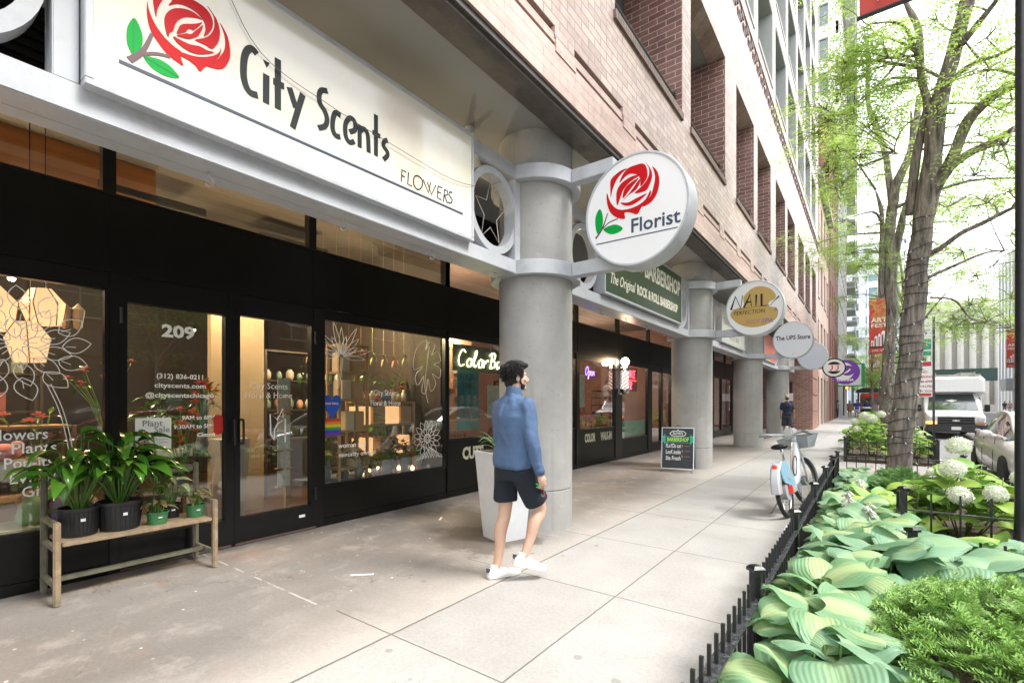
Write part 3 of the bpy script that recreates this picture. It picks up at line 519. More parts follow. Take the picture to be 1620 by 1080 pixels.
# ---------- shopfronts
GX=SF-.045
TR=[(3.22,3.72)]
def shopfront(th,y0,y1,ops,transoms,zt=3.20):
    """ops: (ya,yb,za,zb,kind) glass extents"""
    fr=MB(); sp_=MB(); bk=MB(); cur=y0
    for (a,b,za,zb,kd) in ops:
        fr.bbox(SF-.10,SF,cur,a-.03 if kd!='n' else a,0.004,2.55,.004); cur=b+.03
        bk.box(SF-.08,SF-.02,a-.03,b+.03,.09,za-.03); bk.box(SF-.08,SF-.005,a-.03,b+.03,.004,.088)
        fr.box(SF-.09,SF-.012,a-.029,b+.029,zb+.03,2.549)
    fr.bbox(SF-.10,SF,cur,y1,0.004,2.55,.004)
    sp_.box(SF-.09,SF-.004,y0,y1,2.551,zt)
    for yy in transoms: sp_.box(SF-.004,SF+.0,yy-.006,yy+.006,2.56,zt-.01)
    fr.build('frame',dark_metal,th); bk.build('bulkhead',black_panel,th); sp_.build('spandrel_panel',black_panel,th)
    tf=MB(); tf.box(SF-.10,SF+.004,y0,y1,3.201,3.225); tf.box(SF-.10,SF+.002,y0,y1,3.73,3.80); tf.box(SF-.09,SF-.02,y0,y1,3.801,4.52)
    ys=[y0]+list(transoms)+[y1]
    for yy in ys: tf.box(SF-.095,SF+.001,yy-.045,yy+.045,3.226,3.729)
    to=tf.build('transom_frame',dark_metal,th)
    for a,b in zip(ys[:-1],ys[1:]):
        MB().box(GX-.003,GX+.003,a+.045,b-.045,3.226,3.729).build('transom_pane',glass,to)
    res=[]
    for (a,b,za,zb,kd) in ops:
        if kd=='n': res.append(None); continue
        f=MB(); wd=.028
        x0,x1=(SF-.075,SF-.01) if kd=='w' else (SF-.08,SF+.004)
        f.box(x0,x1,a-wd,b+wd,zb,zb+wd); f.box(x0,x1,a-wd,b+wd,za-wd,za); f.box(x0,x1,a-wd,a,za,zb); f.box(x0,x1,b,b+wd,za,zb)
        if kd=='d':
            f.box(x0,x1,a-.055,a-wd,.03,zb+wd+.03); f.box(x0,x1,b+wd,b+.055,.03,zb+wd+.03); f.box(x0,x1-.001,a-wd,b+wd,.03,za-wd); f.box(x0,x1,a-wd,b+wd,zb+wd,zb+wd+.03)
        o=f.build('door' if kd=='d' else 'window',dark_metal,th)
        MB().box(GX-.004,GX+.004,a,b,za,zb).build('pane',glass,o)
        if kd=='d': MB().box(SF-.01,SF+.012,a-.05,b+.05,.008,.028).build('threshold',pm('brown_threshold',(.11,.07,.06),.5),o)
        res.append(o)
    return res
LX=GX+.005
def T(s,y,z,size,par,name='lettering',mat=letter_white,fit=None,bold=0.,align='CENTER',shear=0,x=LX,sx=1.):
    return text(s,size,FX(x),mat,par,name,x=y,y=z,bold=bold,fit=fit,align=align,shear=shear,t0=.0005,t1=.002,sx=sx)
flo=thing('florist_shopfront','black framed flower shop front with double glass doors and lit display windows','shopfront',(SF,2,0))
fo=shopfront(flo,-3,5.315,[(-2.9,-.95,.46,2.4,'w'),(-.85,1.22,.46,2.40,'w'),(1.37,2.16,.28,2.32,'d'),(2.30,3.08,.28,2.34,'d'),(3.26,5.27,.49,2.43,'w')],(-.9,1.25,3.1))
# door handles + hinges
for (o,y,s) in ((fo[2],2.245,1),(fo[3],2.275,-1)):
    h=MB(); yy=y+(-.02 if s>0 else .03)
    h.tube([(SF+.004,yy,1.04),(SF+.06,yy,1.04),(SF+.065,yy,1.08),(SF+.065,yy,1.24),(SF+.06,yy,1.28),(SF+.004,yy,1.28)],.012,8); h.build('handle',black_iron,o,smooth=True,auto=40)
for o,y in ((fo[2],1.325),(fo[3],3.125)):
    for z in (.4,2.2):
        MB().tube([(SF+.012,y,z-.07),(SF+.012,y,z+.07)],.013,8).build('hinge',black_iron,o)
# door 1 text
d1=fo[2]
T('209',1.77,2.06,.155,d1,'house_number',bold=.006,fit=.27)
T('(312) 836-0211',1.79,1.675,.062,d1,bold=.0015,fit=.38); T('cityscents.com',1.79,1.59,.062,d1,bold=.0015,fit=.42); T('@cityscentschicago',1.79,1.50,.062,d1,bold=.0015,fit=.56)
for i,(a,b) in enumerate((('Mon-Fri','9AM to 6PM'),('Sat','9:30AM to 5PM'),('Sun','Closed'))):
    z=1.29-.083*i; T(a,1.52,z,.055,d1,bold=.0012,align='LEFT'); T(b,2.08,z,.055,d1,bold=.0012,align='RIGHT')
s=MB(); pts=[]
for k in range(24):
    an=2*PI*k/24; cx=2.11; cz=1.235+(.055 if math.sin(an)>0 else -.055); pts.append((cx+.045*math.cos(an),cz+.045*math.sin(an)))
s.prism(pts,FX(LX),.001,.003); so=s.build('red_sticker',pm('sticker_red',(.55,.03,.02),.5),d1)
d2=fo[3]
T('City Scents',2.62,1.60,.095,d2,bold=-.0005,fit=.40); T('Floral & Home',2.62,1.50,.095,d2,bold=-.0005,fit=.50)
lg=MB()
def U2(x,y): return X_(x,y)
def lgp(pts): # pixels of the crop (180,460,sc 4.153)
    out=[]
    for x,y in pts: out.append((2.30+(x-830)/470*.78, 1.47-(y-600)/515*.95+.0))
    return out
for st in ([(1055,830),(1030,790),(1028,675),(1075,710),(1112,645),(1112,700)],[(1055,830),(1055,770),(1075,735),(1127,705),(1127,845)]):
    ribbon(lg,lgp(st),.014,FX(LX),.0005,.002)
lg.build('logo',letter_white,d2)
MB().box(SF+.005,SF+.007,2.93,3.0,.16,.19).build('label_sticker',MATS['white_tape'],d2)
# window 1 text
w1=fo[1]
for (s_,y,z_,f_) in (('Flowers',.72,1.17,.31),('Plants',.80,1.065,.25),('Pop-its',.77,.955,.27),('Events',.80,.84,.27),('Gifts',.83,.73,.20)):
    T(s_,y,z_,.115,w1,bold=.001,fit=f_)
def petal_loop(cx,cz,an,r0,r1,w,n=7,curl=0.):
    pts=[]
    for k in range(n+1):
        t=k/n; r=r0+(r1-r0)*t; o=w*math.sin(PI*min(t*1.0,1))**.8*(1-.35*t); pts.append((r,o))
    full=pts+[(r,-o) for r,o in pts[::-1][1:]]
    out=[]
    for r,o in full:
        aa=an+curl*(r-r0)
        out.append((cx+r*math.cos(aa)-o*math.sin(aa),cz+r*math.sin(aa)+o*math.cos(aa)))
    return out
dc=MB(); q=0
for (r0,r1,w_,n_,ph) in ((.04,.20,.05,8,.1),(.14,.33,.065,11,.3),(.26,.44,.075,13,0)):
    for k in range(n_):
        an=2*PI*k/n_+ph+random.uniform(-.06,.06); ribbon(dc,petal_loop(.70,1.90,an,r0,r1,w_,curl=.5),.0065,FX(LX),.0004*q%.002+.0003,.0023+.0004*(q%5)); q+=1
        ribbon(dc,petal_loop(.70,1.90,an,r0+.02,r0+(r1-r0)*.6,.002)[:6],.005,FX(LX),.0003,.0019); 
for o_ in (-.012,.012): ribbon(dc,catmull([(.88+o_,1.6),(.95+o_,1.4),(1.0+o_,1.15),(1.02+o_,.95)],4),.006,FX(LX),.0004,.002)
dc.build('flower_decal',letter_white,w1)
# window 3 (second display window) decals
w2=fo[4]
T('City Scents',4.18,1.55,.10,w2,fit=.40); T('Floral & Home',4.18,1.415,.10,w2,fit=.50)
T('woman and',3.46,.90,.085,w2,align='LEFT'); T('minority owned',3.46,.785,.085,w2,align='LEFT')
dc=MB()
for k in range(13):      # protea
    an=PI/2+(k-6)*.27; L_=.35+.10*math.sin(k*2.1); ribbon(dc,petal_loop(3.5,2.02,an,.03,L_,.035),.005,FX(LX),.0003+.0001*k,.002+.0001*k)
for o_ in (0,.02): ribbon(dc,[(3.5+o_,2.0),(3.48+o_,1.8),(3.44+o_,1.62)],.005,FX(LX),.0004,.0018)
dc.build('flower_decal',letter_white,w2); dc=MB()
for j in range(9):       # monstera outline
    pass
mon=[(4.66,2.02),(4.70,2.18),(4.80,2.30),(4.92,2.36),(4.90,2.22),(4.97,2.34),(5.08,2.30),(5.02,2.16),(5.14,2.22),(5.20,2.08),(5.06,2.02),(5.20,1.96),(5.17,1.82),(5.03,1.88),(5.10,1.74),(5.0,1.62),(4.94,1.80),(4.90,1.60),(4.82,1.62),(4.86,1.84),(4.74,1.70),(4.70,1.84),(4.84,1.98),(4.68,1.92),(4.66,2.02)]
ribbon(dc,catmull(mon,4),.006,FX(LX),.0003,.002); ribbon(dc,catmull([(4.97,2.28),(4.92,2.0),(4.88,1.7),(4.94,1.45)],4),.006,FX(LX),.0004,.0021)
dc.build('leaf_decal',letter_white,w2); dc=MB()
for (r0,r1,w_,n_,ph) in ((.02,.07,.02,8,0),(.05,.17,.028,14,.2),(.13,.27,.045,15,0)):
    for k in range(n_): ribbon(dc,petal_loop(4.93,.93,2*PI*k/n_+ph,r0,r1,w_,n=5),.005,FX(LX),.0003+.0001*(k%7),.002+.0001*(k%7))
dc.build('dahlia_decal',letter_white,w2); dc=MB()
for k in range(10): ribbon(dc,petal_loop(4.7+.06*k,.63,PI/2+(k-5)*.25,.01,.17,.02,n=4),.0045,FX(LX),.0003+.0001*k,.002+.0001*k)
dc.build('flower_decal',letter_white,w2)
hb=MB(); pts=[]
for k in range(30):
    t=2*PI*k/30; x=16*math.sin(t)**3; y=13*math.cos(t)-5*math.cos(2*t)-2*math.cos(3*t)-math.cos(4*t); pts.append((3.37+x*.0078,1.42+y*.0105))
hb.prism(pts,FX(LX),.001,.003); ho=hb.build('heart_sticker',pm('sticker_blue',(.02,.08,.42),.5),w2)
T('SHOP SMALL',3.37,1.43,.035,w2,'sticker_lettering',x=LX+.003,fit=.18,bold=.001,mat=pm('pink_white',(.8,.55,.6),.5))
cols=[(.5,.03,.02),(.6,.2,.02),(.55,.5,.03),(.03,.25,.06),(.02,.05,.35),(.15,.03,.3)]
for k,c in enumerate(cols): MB().box(LX+.0005,LX+.0025,3.28,3.49,1.26-.034*(k+1),1.26-.034*k).build('rainbow_stripe',pm('stripe%d'%k,c,.5),w2)
# ---------- barber shopfront
bar=thing('barber_shopfront','black framed barber shop front with neon signs and a barber pole','shopfront',(SF,11,0))
bo=shopfront(bar,5.316,15.95,[(5.36,7.3,.90,2.45,'w'),(7.4,9.3,.90,2.43,'w'),(9.5,11.32,.86,2.41,'w'),(11.79,13.57,.52,2.45,'w'),(13.9,14.68,.28,2.38,'d'),(14.82,15.6,.28,2.38,'d')],(7.35,9.38,11.55,13.7))
bw=pm('cream_letter',(.62,.60,.46),.6)
for (s_,y,o) in (('CUTS',5.92,bo[0]),('COLOR',10.0,bo[2]),('WALK-IN',10.86,bo[2])):
    text(s_,.26,FX(SF-.019),bw,o,'lettering',x=y,y=.56,bold=.012,fit=.52 if s_!='WALK-IN' else .62,t0=.001,t1=.003)
def neon(name,strokes,mat,x,label,backing=None,bm_=None,par=None):
    th=thing(name,label,'neon sign',(x,strokes[0][0][0],strokes[0][0][1]))
    mb=MB()
    for s_ in strokes: mb.tube([(x,a,b) for a,b in catmull(s_,4)],.0075,6)
    mb.build('neon_tube',mat,th,smooth=True)
    if backing: MB().box(x-.03,x-.018,*backing).build('backing_board',bm_ or black_panel,th)
    return th
nx=GX-.12
def glyphs(strs,y,z,s,sp=.62):
    G={'C':[[(.55,.85),(.3,1.0),(.05,.7),(0,.3),(.2,0),(.5,.1)]],'o':[[(.2,.5),(0,.3),(.1,0),(.35,.05),(.4,.35),(.2,.5),(.5,.42)]],'l':[[(0,.1),(.25,.7),(.3,1),(.15,.9),(.1,.3),(.2,0),(.35,.1)]],
    'r':[[(0,0),(.1,.45),(.15,.3),(.35,.5),(.4,.4)]],'B':[[(.15,0),(.25,.95)],[(.0,.8),(.25,1),(.55,.9),(.5,.6),(.25,.52),(.6,.4),(.55,.1),(.1,0)]],'a':[[(.35,.45),(.1,.45),(0,.15),(.15,0),(.35,.2),(.37,.45),(.38,.1),(.48,.02)]],
    'O':[[(.4,1),(.1,.8),(0,.3),(.25,0),(.6,.3),(.65,.8),(.4,1),(.3,.8)]],'p':[[(.0,.45),(.1,.4),(.05,-.4),(-.1,-.3),(.1,.1),(.1,.4),(.35,.5),(.4,.1),(.1,.0)]],'e':[[(.05,.25),(.35,.35),(.25,.5),(.05,.4),(.05,.1),(.2,0),(.4,.12)]],'n':[[(0,0),(.1,.5),(.12,.2),(.3,.5),(.35,.1),(.5,.05)]],
    'S':[[(.4,.9),(.15,1),(.05,.75),(.4,.3),(.3,.02),(0,.1)]],'E':[[(.4,1),(0,1),(0,0),(.4,0)],[(0,.5),(.35,.5)]],'V':[[(0,1),(.2,0),(.4,1)]],'I':[[(.1,0),(.1,1)]],'R':[[(0,0),(0,1),(.35,.9),(.3,.55),(0,.5),(.4,0)]],'K':[[(0,0),(0,1)],[(.4,1),(0,.5),(.4,0)]]}
    out=[]
    for ch in strs:
        if ch in G:
            for st in G[ch]: out.append([(y+(a+.15*b)*s,z+b*s) for a,b in st])
        y+=sp*s*(1.25 if ch in 'CBO' else .85)
    return out
neon('neon_color_sign',glyphs('ColorBar',5.72,2.05,.27),emitmat('neon_cream',(1,.92,.45),5),nx,'cream handwritten neon lettering on a dark green board in the window behind the man',(5.62,6.95,1.97,2.40),pm('dark_green_board',(.02,.03,.012),.5))
neon('neon_open_sign',glyphs('Open',10.05,2.1,.2),emitmat('neon_violet',(.12,.07,1),7),nx,'small violet handwritten neon sign in the barber window with the white lettering below')
neon('neon_service_sign',glyphs('SERVICE',12.3,2.15,.19,.6)+[[(12.3,2.07),(13.1,2.07)]]+glyphs('BEER',12.35,1.83,.19,.6),emitmat('neon_red',(1,.03,.05),7),nx,'red two line neon sign in the barber window right of the barber pole',(12.25,13.2,1.78,2.42),pm('red_board',(.25,.01,.02),.5))
neon('neon_far_sign',glyphs('S',16.9,1.9,.3),emitmat('neon_pink',(1,.05,.25),6),nx,'small pink neon stroke in the window next to the second column')
# barber pole
def barber_pole():
    y=11.62; x=SF+.14
    th=thing('barber_pole','lit red and white striped barber pole with a glowing round lamp on top','barber pole',(x,y,1.7),)
    b=MB(); b.box(SF+.002,SF+.03,y-.05,y+.05,1.66,2.42); b.tube([(SF+.03,y,1.74),(x,y,1.74)],.02,8); b.tube([(SF+.03,y,2.33),(x,y,2.33)],.02,8); b.build('bracket',chrome,th)
    m=bpy.data.materials.new('barber_stripes'); m.use_nodes=True; nt=m.node_tree; p=nt.nodes['Principled BSDF']; tc=N(nt,'ShaderNodeTexCoord'); sp=N(nt,'ShaderNodeSeparateXYZ'); L(nt,tc.outputs['Object'],sp.inputs[0])
    at=N(nt,'ShaderNodeMath',operation='ARCTAN2'); L(nt,sp.outputs[1],at.inputs[0]); L(nt,sp.outputs[0],at.inputs[1])
    a=N(nt,'ShaderNodeMath',operation='MULTIPLY_ADD'); L(nt,at.outputs[0],a.inputs[0]); a.inputs[1].default_value=2/(2*PI)
    zz=N(nt,'ShaderNodeMath',operation='MULTIPLY'); L(nt,sp.outputs[2],zz.inputs[0]); zz.inputs[1].default_value=-5.5; L(nt,zz.outputs[0],a.inputs[2])
    fr=N(nt,'ShaderNodeMath',operation='FRACT'); L(nt,a.outputs[0],fr.inputs[0]); cr=N(nt,'ShaderNodeValToRGB'); L(nt,fr.outputs[0],cr.inputs[0]); cr.color_ramp.interpolation='CONSTANT'
    e=cr.color_ramp.elements; e[0].color=(.8,.78,.7,1); e[1].position=.3; e[1].color=(.75,.06,.02,1); n=e.new(.55); n.color=(.8,.78,.7,1); n=e.new(.8); n.color=(.03,.03,.06,1)
    L(nt,cr.outputs[0],p.inputs['Base Color']); L(nt,cr.outputs[0],p.inputs['Emission Color']); p.inputs['Emission Strength'].default_value=.9; p.inputs['Roughness'].default_value=.2
    MB().cyl((x,y,1.82),.085,.44,24).build('striped_cylinder',m,th,smooth=True,auto=40)
    c=MB(); c.lathe([(.05,1.66),(.10,1.70),(.115,1.76),(.115,1.80),(.09,1.82)],(x,y,0),24); c.lathe([(.09,2.26),(.115,2.28),(.115,2.34),(.07,2.38),(.05,2.40)],(x,y,0),24); c.build('end_cap',chrome,th,smooth=True,auto=40)
    MB().sphere((x,y,2.50),.105,20,12).build('globe_lamp',emitmat('lamp_globe',(1,.85,.62),9),th,smooth=True)
    l=bpy.data.lights.new('globe_light','POINT'); l.energy=9; l.color=(1,.7,.4); l.shadow_soft_size=.1; lo=bpy.data.objects.new('globe_light',l); COL.objects.link(lo); lo.location=(x+.12,y-.12,2.5)
barber_pole()
# ---------- cleaners shopfront & rest
cl=thing('cleaners_shopfront','dark recessed shop front with vertical white lettering between the second and third columns','shopfront',(SF,20,0))
co=shopfront(cl,15.951,24.6,[(16.1,18.3,.5,2.45,'w'),(18.6,20.6,.4,2.45,'w'),(21.0,22.2,.28,2.5,'d'),(22.4,24.2,.4,2.5,'w')],(18.5,21,23))
for k,ch in enumerate('CLEANERS'): text(ch,.24,FX(LX),pm('pale_blue_letter',(.35,.5,.7),.5,emit=(.4,.6,.9),es=.4),co[1],'lettering',x=20.2,y=2.1-.2*k,bold=.01,t0=.001,t1=.003)
for k,ch in enumerate('REPAIR'): text(ch,.22,FX(LX),letter_white,co[3],'lettering',x=23.9,y=2.1-.2*k,bold=.01,t0=.001,t1=.003)
MB().box(SF+.005,SF+.03,17.9,18.5,.0+.4,2.3).build('blue_strip',pm('blue_strip',(.01,.12,.3),.4),cl)
rw=thing('recess_wall','red brick wall at the far end of the colonnade','wall',(SF,27,0))
MB().box(SF-.3,SF,24.601,30.6,0,4.52).build('brick_face',MATS['pier_brick'],rw)
# ---------- interiors
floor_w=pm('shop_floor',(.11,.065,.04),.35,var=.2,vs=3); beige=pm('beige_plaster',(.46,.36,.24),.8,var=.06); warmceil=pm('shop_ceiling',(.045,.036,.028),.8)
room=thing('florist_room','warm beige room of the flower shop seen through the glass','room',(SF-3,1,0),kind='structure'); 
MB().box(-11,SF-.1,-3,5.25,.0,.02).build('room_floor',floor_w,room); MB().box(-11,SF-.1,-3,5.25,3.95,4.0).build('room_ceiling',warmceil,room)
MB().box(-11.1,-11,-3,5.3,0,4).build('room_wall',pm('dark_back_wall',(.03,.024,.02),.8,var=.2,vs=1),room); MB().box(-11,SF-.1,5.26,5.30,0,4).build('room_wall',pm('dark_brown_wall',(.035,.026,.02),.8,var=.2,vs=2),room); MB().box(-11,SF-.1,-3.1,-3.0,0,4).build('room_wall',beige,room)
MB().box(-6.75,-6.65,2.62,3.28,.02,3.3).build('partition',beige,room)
MB().box(-8.6,-6.2,-3,1.9,3.55,3.94).build('ceiling_glow_box',pm('ceiling_glow_orange',(.55,.20,.045),.6,var=.1),room)  # added box; the ceiling's warm glow is put into its orange colour
MB().box(-8.0,-7.0,-2.9,1.5,3.545,3.549).build('ceiling_glow_panel',MATS['ceiling_glow_orange'],room)
dk=MB()
for (x,y) in ((-6.4,.2),(-6.4,1.9),(-6.6,3.6),(-7.8,2.5),(-9,1)): dk.bbox(x-.2,x+.2,y-.5,y+.5,3.60,3.70,.01)
dk.build('ceiling_duct',pm('duct_dark',(.03,.025,.02),.5),room)
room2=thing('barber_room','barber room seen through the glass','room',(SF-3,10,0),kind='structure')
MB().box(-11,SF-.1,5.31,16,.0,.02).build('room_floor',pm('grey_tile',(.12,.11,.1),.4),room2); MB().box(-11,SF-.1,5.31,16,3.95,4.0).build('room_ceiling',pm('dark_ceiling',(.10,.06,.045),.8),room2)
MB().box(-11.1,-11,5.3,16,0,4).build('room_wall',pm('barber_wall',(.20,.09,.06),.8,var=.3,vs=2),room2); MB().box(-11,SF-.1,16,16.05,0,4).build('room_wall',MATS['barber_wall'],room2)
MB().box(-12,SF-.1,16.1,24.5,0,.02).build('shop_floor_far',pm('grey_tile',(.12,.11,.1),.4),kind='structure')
def lamp(x,y,z,p,c=(1,.72,.42),r=.15):
    l=bpy.data.lights.new('shop_lamp','POINT'); l.energy=p; l.color=c; l.shadow_soft_size=r; o=bpy.data.objects.new('shop_lamp',l); COL.objects.link(o); o.location=(x,y,z)
lamp(-6.3,.3,3.0,95); lamp(-6.2,4.3,2.7,80); lamp(-6.1,2.7,2.9,40); lamp(-8.6,2.0,3.0,70); lamp(-6.2,6.6,2.9,110,(1,.8,.55)); lamp(-6.8,10.5,2.9,90,(1,.75,.5)); lamp(-6.8,13.4,2.9,80,(1,.8,.6)); lamp(-7,20,3,40)
# spot bulbs
bulb=emitmat('spot_bulb',(1,.8,.55),14)
sp0=thing('ceiling_spotlight','small lit ceiling spotlight inside the flower shop','spotlight',(0,0,0),group='lit spotlights inside the flower shop')
MB().lathe([(.03,.0),(.045,.08),(.03,.12)],(0,0,0),12).build('housing',black_panel,sp0); MB().sphere((0,0,-.005),.03,10,6).build('bulb',bulb,sp0)
sp0.location=(-7.2,1.8,3.0)
spt=tree_of(sp0)
for (x,y,z) in ((-8.4,1.2,3.1),(-8.9,2.3,2.9),(-7.5,2.5,3.1),(-6.9,.9,2.7),(-8.5,3.1,2.6),(-6.6,1.35,2.75),(-7.0,4.4,3.0),(-6.4,11,3.2),(-6.6,14,3.2),(-6.2,12.6,3.3)): dup(spt,(x,y,z))
# ---------- silver sign frames between columns
def ringframe(y0,y1,rings,posts,label):
    th=thing('rail_truss',label,'rail truss',(CX,(y0+y1)/2,2.9),group=None)
    x0,x1=CX-.09,CX+.09
    for z in (2.885,3.945):
        r=MB(); r.bbox(x0,x1,y0,y1,z,z+.15,.006)
        r.box(x0-.12,x0,y0,y1,z,z+.02); r.build('rail',white_metal,th)
    for y in posts: MB().bbox(x0+.01,x1-.01,y-.05,y+.05,3.036,3.944,.005).build('post',white_metal,th)
    for y in rings:
        g=MB(); n=48; vs=[];fs=[]
        for k in range(n):
            a=2*PI*k/n
            for r,x in ((.452,x0+.03),(.452,x1-.03),(.375,x1-.03),(.375,x0+.03)): vs.append((x,y+r*math.cos(a)*.92,3.49+r*math.sin(a)))
        for k in range(n):
            j=(k+1)%n
            for q in range(4): fs.append((k*4+q,k*4+(q+1)%4,j*4+(q+1)%4,j*4+q))
        g.add(vs,fs); g.build('ring',white_metal,th,smooth=True,auto=40)
    h=MB()
    for k in range(int((y1-y0)/.9)):
        y=y0+.5+k*.95; h.tube([(CX-.05,y,2.885),(CX-.05,y,2.85)]+[(CX-.05,y+.028*math.cos(t)-.0,2.825+.028*math.sin(t)) for t in [PI/2-.5*q for q in range(9)]],.006,6)
        o=h.build('hook',white_metal,th,smooth=True); h=MB()
    return th
segs=[]
lab=['silver metal frame of rails and rings holding the rose sign above the flower shop','silver metal rail frame with rings behind the green barber sign','silver metal rail frame above the dark shop with vertical lettering','far silver rail frame at the brick end of the colonnade']
for i in range(4):
    a,b=CY[i]+CR-.02,CY[i+1]-CR+.02
    ringframe(a,b,[a+.72,b-.52] if i else [.12,4.0],[a+.06,b-.06]+([.60,3.50] if i==0 else [a+1.3,b-1.1]),lab[i])
# collars round columns
for i,cy in enumerate(CY):
    th=thing('column_collar',['silver collar bands round the column left outside the florist','silver collar bands round the florist column behind the walking man','silver collar bands round the column beside the chalkboard','silver collar bands round the third concrete column','silver collar bands round the farthest concrete column'][i],'collar',(CX,cy,2.88))
    for z in (2.88,3.94):
        g=MB(); g.lathe([(CR+.004,z),(CR+.095,z),(CR+.10,z+.005),(CR+.10,z+.155),(CR+.095,z+.16),(CR+.004,z+.16),(CR+.004,z)],(CX,cy,0),48)
        g.build('band',white_metal,th,smooth=True,auto=30)
# dark louvre panel behind the frame, above the shops
lv=thing('dark_louvre','dark ribbed louvre panel above the shop transoms','louvre',(SF,10,3.8))
m_=MB()
for k in range(8): m_.box(SF-.005,SF+.012,-3,24.6,3.84+.08*k,3.88+.08*k)
m_.build('slats',black_panel,lv)
# ---------- star light inside ring 2
st=MB(); pts=[]
for k in range(10):
    r=.30 if k%2==0 else .13; a=PI/2+PI*k/5; pts.append((CX,4.0+r*math.cos(a)*.85,3.47+r*math.sin(a)*1.15))
st.tube(pts,.006,6,closed=True); st.tube([pts[0],(CX,4.0,3.87)],.003,5)
st.build('wire_star',pm('star_wire',(.45,.40,.36),.5),smooth=True,label='thin wire star ornament hanging inside the silver ring left of the florist column',cat='ornament')
# ---------- box signs
def boxsign(y0,y1,z0,z1,face,label,xf=-3.1,name='box_sign'):
    th=thing(name,label,'sign',(xf,(y0+y1)/2,z0))
    b=MB(); f=.035
    b.box(xf-.17,xf-.012,y0+.01,y1-.01,z0+.01,z1-.01)
    b.bbox(xf-.172,xf+.008,y0,y1,z0,z0+f,.004); b.bbox(xf-.172,xf+.008,y0,y1,z1-f,z1,.004); b.bbox(xf-.171,xf+.007,y0,y0+f,z0+f,z1-f,.004); b.bbox(xf-.171,xf+.007,y1-f,y1,z0+f,z1-f,.004)
    b.build('sign_case',white_metal,th); MB().box(xf-.011,xf,y0+f,y1-f,z0+f,z1-f).build('sign_face',face,th)
    return th
face_w=pm('ivory_sign_face',(.74,.71,.62),.12,var=.03,vs=1.5,stain=(.66,.55,.33),ss=1.1,stf=.55,coat=.3)
S1=boxsign(.655,3.56,3.02,4.06,face_w,'large ivory box sign with a red rose and tall dark lettering above the flower shop')
red=pm('rose_red',(.50,.006,.010),.5,spec=.15); grn=pm('leaf_green',(.0,.33,.045),.5,spec=.15); brn=pm('stem_brown',(.10,.045,.05),.4); ink=pm('sign_ink',(.018,.024,.024),.5,spec=.2); navy=pm('sign_navy',(.04,.06,.10),.35)
def art(par,polys,leaves,veins,stems,mapf,sw):
    m_=MB()
    for i,p in enumerate(polys): m_.prism(catmull(p,3,True),mapf,.0006,.003+.0002*i)
    m_.build('rose_emblem',red,par)
    m_=MB()
    for p in leaves: m_.prism(catmull(p,3,True),mapf,.0006,.0022)
    m_.build('emblem_leaf',grn,par)
    m_=MB()
    for i,p in enumerate(stems): ribbon(m_,catmull(p,5),[sw*1.6*(1-.5*k/(len(catmull(p,5))-1)) if i==0 else sw*.8 for k in range(len(catmull(p,5)))],mapf,.0005,.0026+.0005*i)
    m_.build('emblem_stem',brn,par)
    m_=MB()
    for i,p in enumerate(veins): ribbon(m_,p,.004,mapf,.0024,.0032+.0003*i)
    m_.build('emblem_vein',pm('vein_green',(.0,.12,.03),.5),par)
F1=FX(-3.1)
art(S1,ROSE_A,LEAF_A,VEIN_A,STEM_A,F1,.02)
m_=MB()
for i,p in enumerate(DECO): ribbon(m_,catmull(p,5),.040 if i<6 else .036,F1,.0006,.003+.0003*(i%4))
m_.prism([(1.525,3.632),(1.566,3.632),(1.546,3.592)],F1,.0006,.003); m_.build('lettering',ink,S1)
m_=MB()
for i,p in enumerate(FLOW): ribbon(m_,catmull(p,4) if len(p)>4 else p,.0095,F1,.0006,.003+.0003*(i%4))
m_.build('small_lettering',ink,S1)
m_=MB(); ribbon(m_,[(.79,3.206),(2.0,3.222),(3.40,3.240)],.018,F1,.0006,.0028); m_.build('underline',navy,S1)
w_=MB(); w_.tube(catmull([(-3.09,1.25,4.03),(-3.085,1.5,3.66),(-3.08,2.0,3.56),(-3.08,2.6,3.52),(-3.08,3.2,3.50),(-3.09,3.55,3.56),(-3.15,3.8,3.66),(-3.24,4.3,3.95)],6),.0022,5); w_.build('hanging_wire',brn,label='thin loose wire sagging across the face of the big rose sign',cat='wire')
face_g=pm('dark_green_face',(.035,.06,.035),.3)
S2=boxsign(6.45,10.06,3.05,4.06,face_g,'dark green box sign with cream barber lettering between the first and second round signs')
cream=pm('cream_sign_letter',(.75,.72,.60),.5)
F2=FX(-3.1)
text("FLOYD'S",.40,F2,cream,S2,'lettering',x=7.13,y=3.62,fit=1.05,bold=.008); text('BARBERSHOP',.40,F2,cream,S2,'lettering',x=8.98,y=3.62,fit=1.92,bold=.010)
MB().cyl((-3.099,7.84,3.76),.13,.004,24,axis='x').build('round_emblem',pm('bronze_emblem',(.22,.15,.09),.4),S2)
MB().cyl((-3.0945,7.84,3.76),.09,.002,24,axis='x').build('emblem_centre',face_g,S2); text('FB',.09,FX(-3.092),cream,S2,'emblem_lettering',x=7.84,y=3.73)
text('The Original',.24,F2,cream,S2,'lettering',x=7.10,y=3.25,fit=.95,shear=.35,rot=.02,bold=.001); text('ROCK & ROLL BARBERSHOP',.22,F2,cream,S2,'lettering',x=8.73,y=3.26,fit=2.1,bold=.007)
S3=boxsign(13.4,16.3,3.05,4.06,pm('pale_sign_face',(.62,.62,.58),.3),'pale box sign with grey lettering partly hidden behind the gold palette sign')
text('NAIL PERFECTION',.3,F2,pm('grey_letter',(.25,.24,.22),.5),S3,'lettering',x=14.85,y=3.55,fit=2.4); text('FOOT SPA',.2,F2,MATS['grey_letter'],S3,'lettering',x=14.85,y=3.2,fit=1.2)
